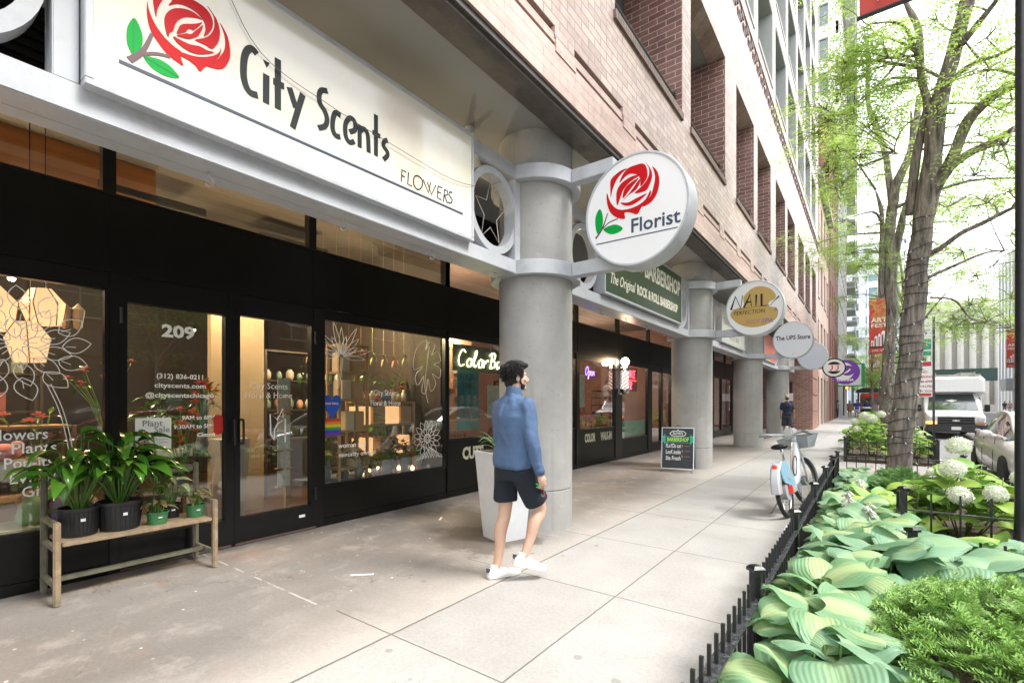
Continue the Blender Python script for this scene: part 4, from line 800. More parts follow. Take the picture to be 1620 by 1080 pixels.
S4=boxsign(19.8,22.6,3.05,4.06,pm('red_sign_face',(.55,.12,.09),.3,var=.5,vs=2),'red and white box sign behind the plain lettered round sign')
S5=boxsign(26.2,28.6,3.0,4.0,pm('white_far_face',(.6,.62,.6),.3),'small white box sign at the far end of the colonnade')
# ---------- round projecting signs
lens_=pm('round_face_white',(.78,.79,.79),.22,var=.015,vs=3)
def disc(i,label,face=None,cx=-1.93):
    cy=CY[i+1]; th=thing('round_sign',label,'round sign',(cx,cy,3.45)); y0=4.70-4.87+cy
    b=MB(); b.lathe([(.0,.30),(.55,.30),(.585,.27),(.585,.03),(.565,.0),(.55,.0),(.55,.012)],(cx,y0,3.425),64,axis='y') if False else None
    prof=[(.001,.29),(.55,.29),(.58,.265),(.58,.02),(.57,.0),(.552,.0),(.552,.012)]
    n=64; vs=[];fs=[]
    for r,h in prof:
        for k in range(n): a=2*PI*k/n; vs.append((cx+r*math.cos(a)*.965,y0+h,3.43+r*math.sin(a)))
    for q in range(len(prof)-1):
        for k in range(n): fs.append((q*n+k,q*n+(k+1)%n,(q+1)*n+(k+1)%n,(q+1)*n+k))
    b.add(vs,fs); b.build('sign_case',white_metal,th,smooth=True,auto=30)
    f=MB(); f.add([(cx+.5515*math.cos(2*PI*k/n)*.965,y0+.010,3.43+.5515*math.sin(2*PI*k/n)) for k in range(n)]+[(cx+.5515*math.cos(2*PI*k/n)*.965,y0+.014,3.43+.5515*math.sin(2*PI*k/n)) for k in range(n)],[tuple(range(n)),tuple(range(2*n-1,n-1,-1))]+[(k,(k+1)%n,n+(k+1)%n,n+k) for k in range(n)])
    f.build('sign_face',face or lens_,th)
    for z in (2.885,3.945):
        MB().bbox(CX+CR+.10,cx-.28 if z>3 else cx-.12,cy-.07,cy+.06,z,z+.15,.005).build('arm',white_metal,th)
    return th,FY(y0+.0095)
D1,FD=disc(0,'nearest round white sign with a red rose on the florist column')
FD1=lambda a,b,t:FD(a,b+.09*(a+1.92)+.02,t)
art(D1,ROSE_B,LEAF_B,VEIN_B,STEM_B,FD1,.013)
text('Florist',.20,FD,navy,D1,'lettering',x=-1.72,y=3.195,fit=.50,bold=.003); m_=MB(); ribbon(m_,[(-2.36,3.15),(-1.9,3.15),(-1.49,3.15)],.010,FD,.0006,.003); m_.build('underline',navy,D1)
D2,FD=disc(1,'round sign with a gold palette and dark brush lettering on the second column')
m_=MB(); m_.prism(catmull(PAL[0],3,True),FD,.0006,.0016); m_.build('palette_emblem',pm('palette_gold',(.50,.33,.09),.4),D2)
FD2=lambda a,b,t:FD(a,b,t+.0012)
m_=MB()
for i,p in enumerate(NAIL): ribbon(m_,p,[.04]*(len(p)-1)+[.018],FD2,.0006,.003+.0004*i)
m_.build('brush_lettering',ink,D2)
text('PERFECTION',.12,FD2,ink,D2,'lettering',x=-2.03,y=3.315,fit=.60,shear=.15); text('&',.1,FD2,pm('violet_letter',(.16,.07,.35),.4),D2,'lettering',x=-1.53,y=3.33); text('FOOT',.13,FD2,pm('mauve_letter',(.35,.16,.2),.4),D2,'lettering',x=-1.96,y=3.10,shear=.2,fit=.27); text('SPA',.13,FD2,MATS['violet_letter'],D2,'lettering',x=-1.69,y=3.10,shear=.2,fit=.21)
m_=MB(); ribbon(m_,[(-1.62,3.47),(-1.55,3.54),(-1.47,3.62)],[.008,.014,.03],FD2,.0006,.003); ribbon(m_,[(-2.38,3.435),(-1.9,3.45),(-1.6,3.46)],.006,FD2,.0006,.0031); m_.build('brush_emblem',ink,D2)
D3,FD=disc(2,'round white sign with one centred line of dark lettering on the third column',pm('lilac_white_face',(.66,.67,.72),.3))
text('The UPS Store',.19,FD,pm('letter_plum',(.06,.03,.05),.4),D3,'lettering',x=-1.93,y=3.44,fit=.95,bold=.005)
text('II',.05,FD,MATS['letter_plum'],D3,'lettering',x=-1.93,y=2.96)
D4,FD=disc(3,'plain blank pale round sign farthest along the colonnade',pm('blank_bluegrey_face',(.56,.60,.68),.3))
# far blade signs
def blade(name,label,y,x,z,rx,rz,parts,box=False):
    th=thing(name,label,'blade sign',(x,y,z))
    b=MB()
    if box: b.bbox(x-rx,x+rx,y-.1,y+.1,z-rz,z+rz,.01)
    else:
        n=40; b.add([(x+rx*math.cos(2*PI*k/n),y+q,z+rz*math.sin(2*PI*k/n)) for q in (-.1,.1) for k in range(n)],[tuple(range(n)),tuple(range(2*n-1,n-1,-1))]+[(k,(k+1)%n,n+(k+1)%n,n+k) for k in range(n)])
    b.build('sign_case',parts[0],th); b=MB(); b.tube([(x,y,z),(BF-.3,y,z)],.04,8); b.build('bracket',black_iron,th)
    return th
def ell(mb,x,z,rx,rz,Fm,t0,t1,n=32): mb.prism([(x+rx*math.cos(2*PI*k/n),z+rz*math.sin(2*PI*k/n)) for k in range(n)],Fm,t0,t1)
xx,yy,zz=-1.75,36,3.62
b1=blade('oval_sign','oval black and white sign with two red initials past the brick pier',yy,xx,zz,.62,.60,[black_panel]); F=FY(yy-.1)
m_=MB(); ell(m_,xx,zz,.55,.53,F,.002,.004); m_.build('white_oval',MATS['white_far_face'],b1); m_=MB(); ell(m_,xx,zz,.40,.38,F,.005,.007); m_.build('black_oval',black_panel,b1)
m_=MB(); m_.prism([(xx-.42,zz-.2),(xx+.42,zz-.2),(xx+.42,zz+.2),(xx-.42,zz+.2)],F,.008,.010); m_.build('white_band',MATS['white_far_face'],b1)
pm('bright_red',(.6,.02,.02),.4)
for q in (-.13,.17):
    m_=MB(); ribbon(m_,[(xx+q+.04,zz+.16),(xx+q+.04,zz-.06),(xx+q-.01,zz-.14),(xx+q-.09,zz-.11)],.07,F,.011,.014); ribbon(m_,[(xx+q-.05,zz+.145),(xx+q+.075,zz+.145)],.035,F,.0145,.016); m_.build('lettering',MATS['bright_red'],b1)
yy=41; xx=-1.35; zz=3.6
b2=blade('oval_sign','oval purple and white sign just behind the black and white oval sign',yy,xx,zz,.85,.85,[pm('deep_purple',(.12,.02,.28),.4)]); F=FY(yy-.1)
m_=MB(); ell(m_,xx-.12,zz+.05,.62,.62,F,.002,.004); m_.build('white_oval',MATS['white_far_face'],b2); m_=MB(); ell(m_,xx+.15,zz+.1,.40,.36,F,.005,.007); m_.build('purple_bell',MATS['deep_purple'],b2)
m_=MB(); ribbon(m_,catmull([(xx-.2,zz-.1),(xx+.1,zz+.0),(xx+.3,zz+.2)],4),.09,F,.009,.011); m_.build('white_stroke',MATS['white_far_face'],b2)
text('CANTINA',.22,F,MATS['white_far_face'],b2,'lettering',x=xx,y=zz-.62,t0=.003,t1=.006,bold=.01)
yy=52; xx=-1.3; zz=3.9
b3=blade('square_sign','white and green square sign with an orange numeral past the oval signs',yy,xx,zz,1.0,1.0,[pm('sign_green',(.02,.25,.08),.4)],box=True); F=FY(yy-.1)
m_=MB(); m_.prism([(xx-.9,zz-.9),(xx+.75,zz-.9),(xx+.75,zz+.9),(xx-.9,zz+.9)],F,.002,.004); m_.build('white_panel',MATS['white_far_face'],b3)
text('7',1.5,F,pm('orange',(.7,.15,.03),.4),b3,'lettering',x=xx,y=zz-.4,t0=.006,t1=.01,bold=.04)
m_=MB(); m_.prism([(xx-.5,zz-.8),(xx-.1,zz-.8),(xx-.1,zz-.55),(xx-.5,zz-.55)],F,.006,.01); m_.build('red_block',MATS['bright_red'],b3)
# ---------- planters: soil beds, fences
PX0,PX1=-.48,1.25
soil=pm('soil',(.07,.05,.035),.95,var=.4,vs=8,bump=1,bs=30)
for i,(a,b) in enumerate(((-1.5,10.95),(14.5,24.5),(27.5,38),(41,52),(55,66))):
    MB().box(PX0+.02,PX1-.02,a,b,.001,.07).build('planting_bed',soil,kind='structure')
PICK={}
def fence(pts,label,z=.43,zt=.55,sp_=.105,posts=None,caps=True,low=True):
    th=thing('garden_fence',label,'fence',((pts[0][0]+pts[-1][0])/2,(pts[0][1]+pts[-1][1])/2,0))
    rt=MB(); pl=[]; pk=[]
    for (a,b) in zip(pts[:-1],pts[1:]):
        A=Vector((*a,0)); B=Vector((*b,0)); d=(B-A); Ln=d.length; d.normalize(); nn=Vector((-d.y,d.x,0)); ang=math.atan2(d.y,d.x)
        M_=Matrix.Translation(A)@Matrix.Rotation(ang,4,'Z')
        rt.box(0,Ln,-.030,.030,z-.005,z+.005,M_)
        if low: rt.box(0,Ln,-.012,.012,.12,.135,M_)
        np_=max(1,round(Ln/1.55)); 
        for k in range(np_+1): pl.append(A+d*(Ln*k/np_))
        n=int(Ln/sp_)
        for k in range(1,n): 
            q=A+d*(Ln*k/n)
            if all((q-p).length>.045 for p in pl): pk.append(q+nn*0)
    rt.build('rail',rail_top,th)
    done=[]
    for q in pl:
        if any((q-p).length<.1 for p in done): continue
        done.append(q); m_=MB(); m_.box(q.x-.028,q.x+.028,q.y-.028,q.y+.028,0,zt+.015); m_.lathe([(.048,zt+.015),(.048,zt+.03),(.03,zt+.045),(.001,zt+.052)],(q.x,q.y,0),4); m_.build('post',black_iron,th)
    mesh=None
    for q in pk:
        if mesh is None:
            o=MB().box(-.007,.007,-.007,.007,.05,zt).build('picket',black_iron,th,fix=True); 
            mesh=o.data
            for v in mesh.vertices: v.co+=Vector((th.location.x,th.location.y,0))
            o.location=(q.x-th.location.x,q.y-th.location.y,0)
        else:
            o=bpy.data.objects.new('picket',mesh); COL.objects.link(o); o.parent=th; o.location=(q.x-th.location.x,q.y-th.location.y,0)
    return th
fence([(PX0,1.15),(PX0,9.45)],'long low black picket fence along the sidewalk edge of the nearest planting')
fence([(PX0,9.45),(PX0,10.95),(PX1,10.95)],'low black fence closing the near planting behind the big tree trunk',z=.46,zt=.50,sp_=.14)
fence([(.24,6.0),(.24,4.32),(1.25,4.25)],'short black fence between the leafy plants and the notch by the lamp post')
fence([(.26,5.85),(1.25,5.85)],'low black fence in front of the white hydrangeas by the lamp post',z=.45,zt=.62,sp_=.17)
fence([(PX1,5.9),(PX1,10.8)],'low black kerb side fence behind the hydrangeas next to the silver car')
f2=fence([(PX0,24),(PX0,14.5),(PX1,14.5),(PX1,24)],'low black fence round the second planting beyond the big tree',z=.5,zt=.58,sp_=.15)
# small sign plate on the front fence
MB().box(-.505,-.495,4.05,4.2,.36,.52).build('sign_plate',pm('plate_grey',(.55,.56,.56),.35),label='small blank grey plate fixed to the near picket fence',cat='plate')
# ---------- leaf tools
def blade_leaf(mb,P,hd,pitch,length,width,droop,n=6,prof='lance',fold=.12,wav=0.,roll=0.,cup=0.):
    """midrib curve starts at P, horizontal heading hd, initial pitch, bending down by droop (radians)"""
    pts=[];p=Vector(P); seg=length/n; a=pitch
    h=Vector((math.cos(hd),math.sin(hd),0)); s_=Vector((-math.sin(hd),math.cos(hd),0))
    vs=[];uv=[];fs=[]
    m_=2 if mb.uv is None else 3
    cols=[-1,-.5,0,.5,1] if m_==2 else [-1,-.8,-.5,-.2,0,.2,.5,.8,1]
    for i in range(n+1):
        t=i/n
        if prof=='lance': w=(math.sin(PI*t**.75))**.85*(1-.25*t)
        elif prof=='heart': w=max(0,(1-abs(2*t**.66-1)**2.6))**.5
        else: w=1-t*.9
        if i==n: w=.02
        d=h*math.cos(a)+Vector((0,0,1))*math.sin(a); up=-h*math.sin(a)+Vector((0,0,1))*math.cos(a)
        sd=s_*math.cos(roll)+up*math.sin(roll); uu=up*math.cos(roll)-s_*math.sin(roll)
        for c in cols:
            back=0
            if prof=='heart' and i<=1: back=-(.22 if i==0 else .14)*length*abs(c)**1.5*(1 if i==0 else .5)
            ww=w if not(prof=='heart' and i==0) else .52
            z=fold*abs(c)*ww*width-cup*(c*c)*ww*width+wav*math.sin(t*9+c*4)*abs(c)*width
            vs.append(p+sd*(c*ww*width/2)+uu*z+d*back); uv.append((c*.5+.5,t))
        p=p+d*seg; a-=droop/n
    nc=len(cols)
    for i in range(n):
        for k in range(nc-1): fs.append((i*nc+k,i*nc+k+1,(i+1)*nc+k+1,(i+1)*nc+k))
    mb.add(vs,fs)
    if mb.uv is not None: mb.uv+=uv
def petiole(mb,A,B,r=.004,bow=.1):
    A=Vector(A);B=Vector(B);mid=(A+B)/2+Vector((0,0,1))*(B-A).length*bow
    n0=len(mb.v); mb.tube([A,mid,B],[r*1.3,r,r*.8],5,False)
    if mb.uv is not None: mb.uv+=[(.5,.5)]*(len(mb.v)-n0)
def hostamat(name,edge,mid,rib,yell):
    m=bpy.data.materials.new(name); m.use_nodes=True; nt=m.node_tree; p=nt.nodes['Principled BSDF']; out=nt.nodes['Material Output']
    u=N(nt,'ShaderNodeUVMap'); sp=N(nt,'ShaderNodeSeparateXYZ'); L(nt,u.outputs[0],sp.inputs[0]); g=N(nt,'ShaderNodeNewGeometry')
    def M(op,a,b=None,c=None):
        n=N(nt,'ShaderNodeMath',operation=op)
        for i,q in enumerate((a,b,c)):
            if q is None: continue
            if hasattr(q,'links'): L(nt,q,n.inputs[i])
            else: n.inputs[i].default_value=q
        return n.outputs[0]
    c=M('ABSOLUTE',M('MULTIPLY',M('SUBTRACT',sp.outputs[0],.5),2.))
    rb=M('SINE',M('MULTIPLY',c,46.)); rb=M('MULTIPLY_ADD',rb,.5,.5)
    tcn=N(nt,'ShaderNodeMapping'); tcn.inputs['Scale'].default_value=(14,1.6,1); L(nt,u.outputs[0],tcn.inputs[0])
    n1=N(nt,'ShaderNodeTexNoise',noise_dimensions='4D'); n1.inputs['Scale'].default_value=1.3; n1.inputs['Detail'].default_value=3; L(nt,tcn.outputs[0],n1.inputs[0]); L(nt,M('MULTIPLY',g.outputs['Random Per Island'],50.),n1.inputs['W'])
    ef=N(nt,'ShaderNodeMapRange'); ef.inputs[1].default_value=yell-.18; ef.inputs[2].default_value=yell+.12; L(nt,M('ADD',c,M('MULTIPLY',M('SUBTRACT',n1.outputs[0],.5),1.1)),ef.inputs[0])
    mx=N(nt,'ShaderNodeMix',data_type='RGBA'); L(nt,ef.outputs[0],mx.inputs[0]); mx.inputs[6].default_value=(*mid,1); mx.inputs[7].default_value=(*edge,1)
    m2=N(nt,'ShaderNodeMix',data_type='RGBA'); L(nt,M('MULTIPLY',M('POWER',rb,3.),.10),m2.inputs[0]); L(nt,mx.outputs[2],m2.inputs[6]); m2.inputs[7].default_value=(*rib,1)
    L(nt,m2.outputs[2],p.inputs['Base Color']); p.inputs['Roughness'].default_value=.5
    b=N(nt,'ShaderNodeBump'); b.inputs['Strength'].default_value=.4; b.inputs['Distance'].default_value=.005; L(nt,rb,b.inputs['Height']); L(nt,b.outputs[0],p.inputs['Normal'])
    t=N(nt,'ShaderNodeBsdfTranslucent'); L(nt,m2.outputs[2],t.inputs[0]); ms=N(nt,'ShaderNodeMixShader'); ms.inputs[0].default_value=.35; L(nt,p.outputs[0],ms.inputs[1]); L(nt,t.outputs[0],ms.inputs[2]); L(nt,ms.outputs[0],out.inputs[0])
    return m
HV=hostamat('hosta_variegated',(.21,.39,.20),(.44,.57,.28),(.17,.33,.14),.46)
HG=hostamat('hosta_bluegreen',(.23,.40,.25),(.33,.50,.28),(.20,.35,.19),.35)
HY=hostamat('hosta_green',(.24,.45,.11),(.48,.62,.15),(.12,.26,.07),.55)
spots=[(-.30,2.15,0,.33,1.1),(-.12,2.35,1,.40,1.0),(-.30,2.75,0,.42,1.15),(-.27,3.25,0,.38,1.0),(-.16,3.62,0,.42,1.0),(.08,3.9,1,.46,1.25),(.02,4.35,0,.48,.95),(-.27,4.15,1,.36,.95),(-.30,4.85,0,.38,.9),(.05,4.9,1,.42,1.0),(-.28,5.6,0,.38,.95),(-.05,5.5,0,.46,.95),(-.3,6.5,1,.36,.9),(-.3,7.4,0,.36,.85),(-.28,8.3,1,.34,.9),(.05,6.3,2,.44,.85),(.42,3.95,1,.42,1.15),(.85,4.1,1,.34,1.0),(.05,1.75,2,.34,1.05),(-.28,9.3,0,.34,.85),(.55,5.2,2,.28,.8),(.9,5.1,1,.28,.8)]
wordl=['variegated hosta with cream centred leaves','blue green ribbed hosta','yellow green hosta']
names=['lowest in the bottom foreground against the fence rail','between the two nearest variegated clumps and the yew','second along the near fence','third along the near fence by the fence plate','behind the third clump, leaning to the yew','with the broadest leaf in front of the inner fence post','with an upright pale leaf left of the inner fence','beside the fence plate','midway along the sidewalk fence','beside the inner fence corner post','just past the middle of the sidewalk fence','under the pale flower spikes','near the second fence post','below the far green juniper','at the far part of the sidewalk fence','behind the flower spikes by the juniper','crossing the inner fence rail','by the foot of the dark lamp post','at the very bottom edge under the yew','farthest by the end post of the fence','inside the fenced notch','inside the fenced notch beside the lamp post base']
for i,(x,y,ty,h,s_) in enumerate(spots):
    random.seed(100+i); th=thing('hosta_plant',wordl[ty]+' '+names[i],'hosta',(x,y,.07),group='hostas in the near planting')
    lm=MB(); lm.uv=[]; pm_=MB(); n=random.randint(15,19); x=max(x,-.2)
    for k in range(n):
        ring=k/n; an=2.4*k+random.uniform(-.3,.3); r=(.03+.20*math.sqrt(ring))*s_; r*=(.55 if (math.cos(an)<-.2 and x<-.1) else 1); hz=h*(1-.55*ring)+random.uniform(-.02,.02)
        b=Vector((x+.02*math.cos(an),y+.02*math.sin(an),.07)); tip=Vector((x+r*math.cos(an),y+r*math.sin(an),.07+hz)); petiole(pm_,b,tip,.005,.02)
        Lf=random.uniform(.17,.32)*s_; Lf*=(.75 if (math.cos(an)<-.2 and x<-.1) else 1); blade_leaf(lm,tip,an+random.uniform(-.5,.5),R(random.uniform(-12,42))*(1-ring*.4),Lf,Lf*random.uniform(1.0,1.2),R(random.uniform(30,70)),n=10,prof='heart',fold=random.uniform(.05,.2),cup=random.uniform(.05,.25),wav=random.uniform(.02,.07),roll=random.uniform(-.5,.5))
    lm.build('leaves',(HV,HG,HY)[ty],th,smooth=True,fix=False); pm_.build('stems',pm('hosta_stem',(.22,.30,.09),.5),th,smooth=True,fix=False)
# hosta flower spikes
for i,(x,y,h) in enumerate(((-.17,5.15,.60),(-.02,5.0,.55),(-.1,6.6,.52),(.02,2.75,.30),(.12,2.7,.28))):
    random.seed(i); th=thing('flower_spike',['tallest pale nodding flower spike above the hostas','shorter pale flower spike beside the tallest one','distant pale flower spike by the far juniper','faded tan flower head between the hosta leaves and the yew','second faded tan flower head beside the yew'][i],'flower',(x,y,.07))
    s_=MB(); s_.tube([(x,y,.07),(x+.01,y,h*.6+.07),(x+.03,y-.02,h+.07)],[.006,.005,.003],6); s_.build('stem',MATS['hosta_stem'],th,smooth=True)
    p=MB(); 
    for k in range(26):
        a=random.uniform(0,2*PI); z=.07+h*(.72+.3*random.random()); q=Vector((x+.02,y-.01,z)); e=q+Vector((.045*math.cos(a),.045*math.sin(a),-.03)); p.tube([q,(q+e)/2+Vector((0,0,.008)),e],[.003,.007,.010],5)
    p.build('petals',pm('faded_petal',(.66,.62,.60) if i<3 else (.45,.40,.30),.6),th,smooth=True)
# ---------- yews
def yew(x0,x1,y0,y1,h,n,label,c1,c2,nl=15,ls=.03):
    th=thing('yew_bush',label,'shrub',((x0+x1)/2,(y0+y1)/2,.06)); m_=MB(); tw=MB()
    cx,cy=(x0+x1)/2,(y0+y1)/2; rx,ry=(x1-x0)/2,(y1-y0)/2
    lumps=[(random.uniform(-.8,.8),random.uniform(-.8,.8),random.uniform(.5,1.05)) for _ in range(16)]
    for k in range(n):
        a=random.uniform(0,2*PI); r=math.sqrt(random.random()); q=random.choice((1,1,.93,.82))
        lx,ly,lh=min(lumps,key=lambda l:(l[0]-r*math.cos(a))**2+(l[1]-r*math.sin(a))**2); dd=math.hypot(lx-r*math.cos(a),ly-r*math.sin(a))
        z=h*(1-.5*r**3)*(.78+.25*lh)*(1.08-.5*dd)*q
        C=Vector((cx+rx*r*math.cos(a),cy+ry*r*math.sin(a),.05+max(.03,z)))
        D=Vector((math.cos(a)*(.2+.8*r)+.8*(r*math.cos(a)-lx),math.sin(a)*(.2+.8*r)+.8*(r*math.sin(a)-ly),random.uniform(.35,1.))); D.normalize()
        ns=random.randint(5,8)
        for jj in range(ns):
            d=D+Vector((random.gauss(0,.55),random.gauss(0,.55),random.gauss(0,.35))); d.normalize(); P=C-D*.03
            Ls=random.uniform(.05,.085)*ls/.03; sd=d.cross(Vector((random.uniform(-.5,.5),random.uniform(-.5,.5),1))); sd.normalize(); up=sd.cross(d)
            for j in range(nl):
                t=j/nl; b=P+d*Ls*t-up*Ls*.2*t*t; s=1 if j%2 else -1; lf=ls*.8*(1-.35*t); e=b+(sd*s*1.+d*.45+up*.15)*lf; w_=d*.0030*ls/.03
                m_.add([b-w_,(b+e)/2-w_*1.1,e,(b+e)/2+w_*1.1,b+w_],[(0,1,2,3,4)])
            tw.add([P-up*.002,P+d*Ls-up*Ls*.2,P+up*.002],[(0,1,2)])
    m_.build('foliage',leafmat('yew'+str(n),c1,c2,.25,.5,3),th,fix=False); tw.build('twigs',pm('yew_twig',(.12,.16,.04),.7),th,fix=False)
    core=MB()
    for k in range(60):
        a=random.uniform(0,2*PI); r=.9*math.sqrt(random.random()); z=h*(.8-.5*r**2.5)
        core.tube([(cx,cy,.05),(cx+rx*r*.6*math.cos(a),cy+ry*r*.6*math.sin(a),.05+z*.4),(cx+rx*r*math.cos(a),cy+ry*r*math.sin(a),.05+z)],[.012,.006,.003],5)
    core.build('branches',pm('yew_bark',(.09,.06,.04),.9),th)
random.seed(3)
yew(-.10,1.35,1.1,4.0,.55,1500,'large feathery bright green yew filling the bottom right foreground',(.05,.15,.03),(.27,.46,.10),12,.034)
yew(-.12,.75,6.3,9.4,.50,800,'darker fine needled yew at the foot of the big tree trunk',(.05,.14,.04),(.16,.32,.09),11,.030)
# ---------- hydrangeas
hyl=leafmat('hydrangea_leaf',(.13,.30,.06),(.38,.54,.10),.35,.5,2)
def hydrangea(x,y,h,rr,nst,label,heads=True,lsz=.17,blooms=None):
    th=thing('hydrangea_plant',label,'hydrangea',(x,y,.07)); lm=MB(); st_=MB(); 
    for k in range(nst):
        a=2.4*k; r=rr*math.sqrt((k+.5)/nst); tx,ty=x+r*math.cos(a),y+r*math.sin(a); hh=h*(1-.35*(r/rr)**2)*random.uniform(.85,1.08)
        st_.tube([(x+.3*r*math.cos(a),y+.3*r*math.sin(a),.05),(tx,ty,.05+hh*.6),(tx+.02,ty,.05+hh)],[.008,.006,.004],5)
        for j in range(7):
            z=.05+hh*(.25+.72*j/6); b=(tx,ty,z); hd=a+j*1.6+random.uniform(-.4,.4)
            e=Vector(b)+Vector((.05*math.cos(hd),.05*math.sin(hd),.02)); petiole(st_,b,e,.003,0)
            Lf=lsz*random.uniform(.75,1.15); blade_leaf(lm,e,hd,R(random.uniform(-10,35)),Lf,Lf*.78,R(random.uniform(30,80)),n=6,prof='heart',fold=.15,wav=.03,roll=random.uniform(-.4,.4))
    lm.build('leaves',hyl,th,smooth=True,fix=False); st_.build('stems',pm('hydrangea_stem',(.16,.24,.07),.6),th,smooth=True,fix=False)
    return th
fl_m=leafmat('hydrangea_bloom',(.66,.72,.50),(.84,.86,.78),.25,.6,6)
def bloom(th,c,r,n=150):
    m_=MB(); c=Vector(c)
    for k in range(n):
        z=1-1.8*(k+.5)/n; rr=math.sqrt(1-z*z); a=k*2.39996; d=Vector((rr*math.cos(a),rr*math.sin(a),z*.86)); p=c+d*r*random.uniform(.88,1.06); d=Vector((d.x+random.gauss(0,.25),d.y+random.gauss(0,.25),d.z+random.gauss(0,.25))); d.normalize()
        s=d.cross(Vector((.3,.2,1))); s.normalize(); u=s.cross(d); q=r*.33
        rt=random.uniform(0,PI/2); s,u=s*math.cos(rt)+u*math.sin(rt),u*math.cos(rt)-s*math.sin(rt)
        for (e1,e2) in ((s,u),(u,-s),(-s,-u),(-u,s)):
            m_.add([p,p+e1*q*.6+e2*q*.25+d*.003,p+(e1+e2)*q*.7+d*.002,p+e2*q*.6+e1*q*.25+d*.003],[(0,1,2,3)])
    m_.sphere(c-Vector((0,0,r*.1)),r*.72,12,8,(1,1,.8))
    m_.build('flower_head',fl_m,th,fix=False)
random.seed(11)
h1=hydrangea(.78,6.75,.78,.48,15,'leafy hydrangea with four large white flower heads beside the lamp post',lsz=.21)
for (x,y,z,r) in ((.78,7.1,.98,.105),(.67,6.5,.79,.10),(.70,6.28,.56,.09),(.95,6.3,.60,.085),(.53,6.7,.72,.045),(1.17,6.5,.74,.09)):
    bloom(h1,(x,y,z),r)
random.seed(12)
h2=hydrangea(.05,15.7,1.0,.52,16,'light green hydrangea with pale blooms at the sidewalk corner of the second planting',lsz=.2)
for q in ((-.1,15.3,1.12,.11),(.05,15.2,1.05,.12),(-.3,15.4,.95,.10),(.25,15.9,1.15,.1),(-.25,15.1,.78,.08)): bloom(h2,q[:3],q[3],90)
h3=hydrangea(.85,15.6,.72,.42,12,'low light green hydrangea on the kerb side of the second planting',lsz=.17)
for q in ((.8,15.2,.55,.07),(1.0,15.4,.7,.06)): bloom(h3,q[:3],q[3],60)
for i,(x,y) in enumerate(((-.1,18.5),(.8,18.8),(.1,21.5),(-.1,29),(.6,30),(0,34),(0,43),(.6,45),(0,58))):
    hydrangea(x,y,.85,.5,10,['hydrangea behind the corner clump of the second planting','green shrub left of the parking sign post','farther hydrangea in the second planting','green shrub at the start of the third planting','kerb side shrub of the third planting','shrub near the end of the third planting','shrub in the fourth planting','kerb side shrub in the fourth planting','farthest low shrub along the sidewalk'][i],lsz=.24)
# pink flowers by the rear fence
for i,(x,y) in enumerate(((.15,10.2),(.85,10.3),(1.02,9.6),(-.1,14.9))):
    th=thing('flower_plant',['pink blooms left of the trunk below the rear fence','pink blooms right of the trunk below the rear fence','pink blooms on the kerb side of the near planting','pink blooms in the corner of the second planting'][i],'flowers',(x,y,.07)); a=MB(); b=MB()
    for k in range(40):
        an=random.uniform(0,6.28); r=.25*math.sqrt(random.random()); z=.1+random.random()*.28; c=Vector((x+r*math.cos(an),y+r*math.sin(an),z))
        blade_leaf(a,c,an,.3,.07,.04,.6,n=3)
        if k%2: 
            for j in range(5): blade_leaf(b,c+Vector((0,0,.05)),an+j*1.25,.2,.035,.03,.3,n=2)
    a.build('leaves',hyl,th,fix=False); b.build('petals',pm('pink_petal',(.65,.10,.40),.5),th,fix=False)
# ---------- trees
def barkmat():
    m=pm('bark',(.085,.072,.062),.9); nt=m.node_tree; p=nt.nodes['Principled BSDF']; tc=N(nt,'ShaderNodeTexCoord'); mp=N(nt,'ShaderNodeMapping'); mp.inputs['Scale'].default_value=(9,9,1.6); L(nt,tc.outputs['Object'],mp.inputs[0])
    n=N(nt,'ShaderNodeTexNoise'); n.inputs['Scale'].default_value=1.6; n.inputs['Detail'].default_value=8; n.inputs['Roughness'].default_value=.7; n.inputs['Distortion'].default_value=.6; L(nt,mp.outputs[0],n.inputs[0])
    cr=N(nt,'ShaderNodeValToRGB'); L(nt,n.outputs[0],cr.inputs[0]); e=cr.color_ramp.elements; e[0].position=.34; e[0].color=(.06,.05,.043,1); e[1].position=.62; e[1].color=(.34,.30,.26,1); L(nt,cr.outputs[0],p.inputs['Base Color'])
    b=N(nt,'ShaderNodeBump'); b.inputs['Strength'].default_value=.9; b.inputs['Distance'].default_value=.05; L(nt,n.outputs[0],b.inputs['Height']); L(nt,b.outputs[0],p.inputs['Normal']); return m
bark=barkmat()
tleaf=leafmat('locust_leaf',(.20,.37,.07),(.48,.63,.16),.62,.5,1.2)
def limbs(paths,k_=.74):
    m_=MB(); paths=[[(x,y,z,r*k_) for x,y,z,r in p] for p in paths]
    for i,p in enumerate(paths):
        q=catmull(p,6); 
        pts=[];rr=[]
        for k,(x,y,z,r) in enumerate(q):
            nz=noise.noise(Vector((x*2,y*2,z*1.7+i))); pts.append((x+nz*r*.25,y,z)); rr.append(max(.006,r*(1+.12*noise.noise(Vector((z*3,i*9,0))))))
        nq=len(rr)
        for k in range(nq): rr[k]*=min(1,(nq-k-.4)/(nq*.22)) if i or p[-1][2]<8 else 1
        if p[0][2]<.6: rr[0]*=1.25; rr[1]*=1.12
        m_.tube(pts,rr,14,True)
    return m_
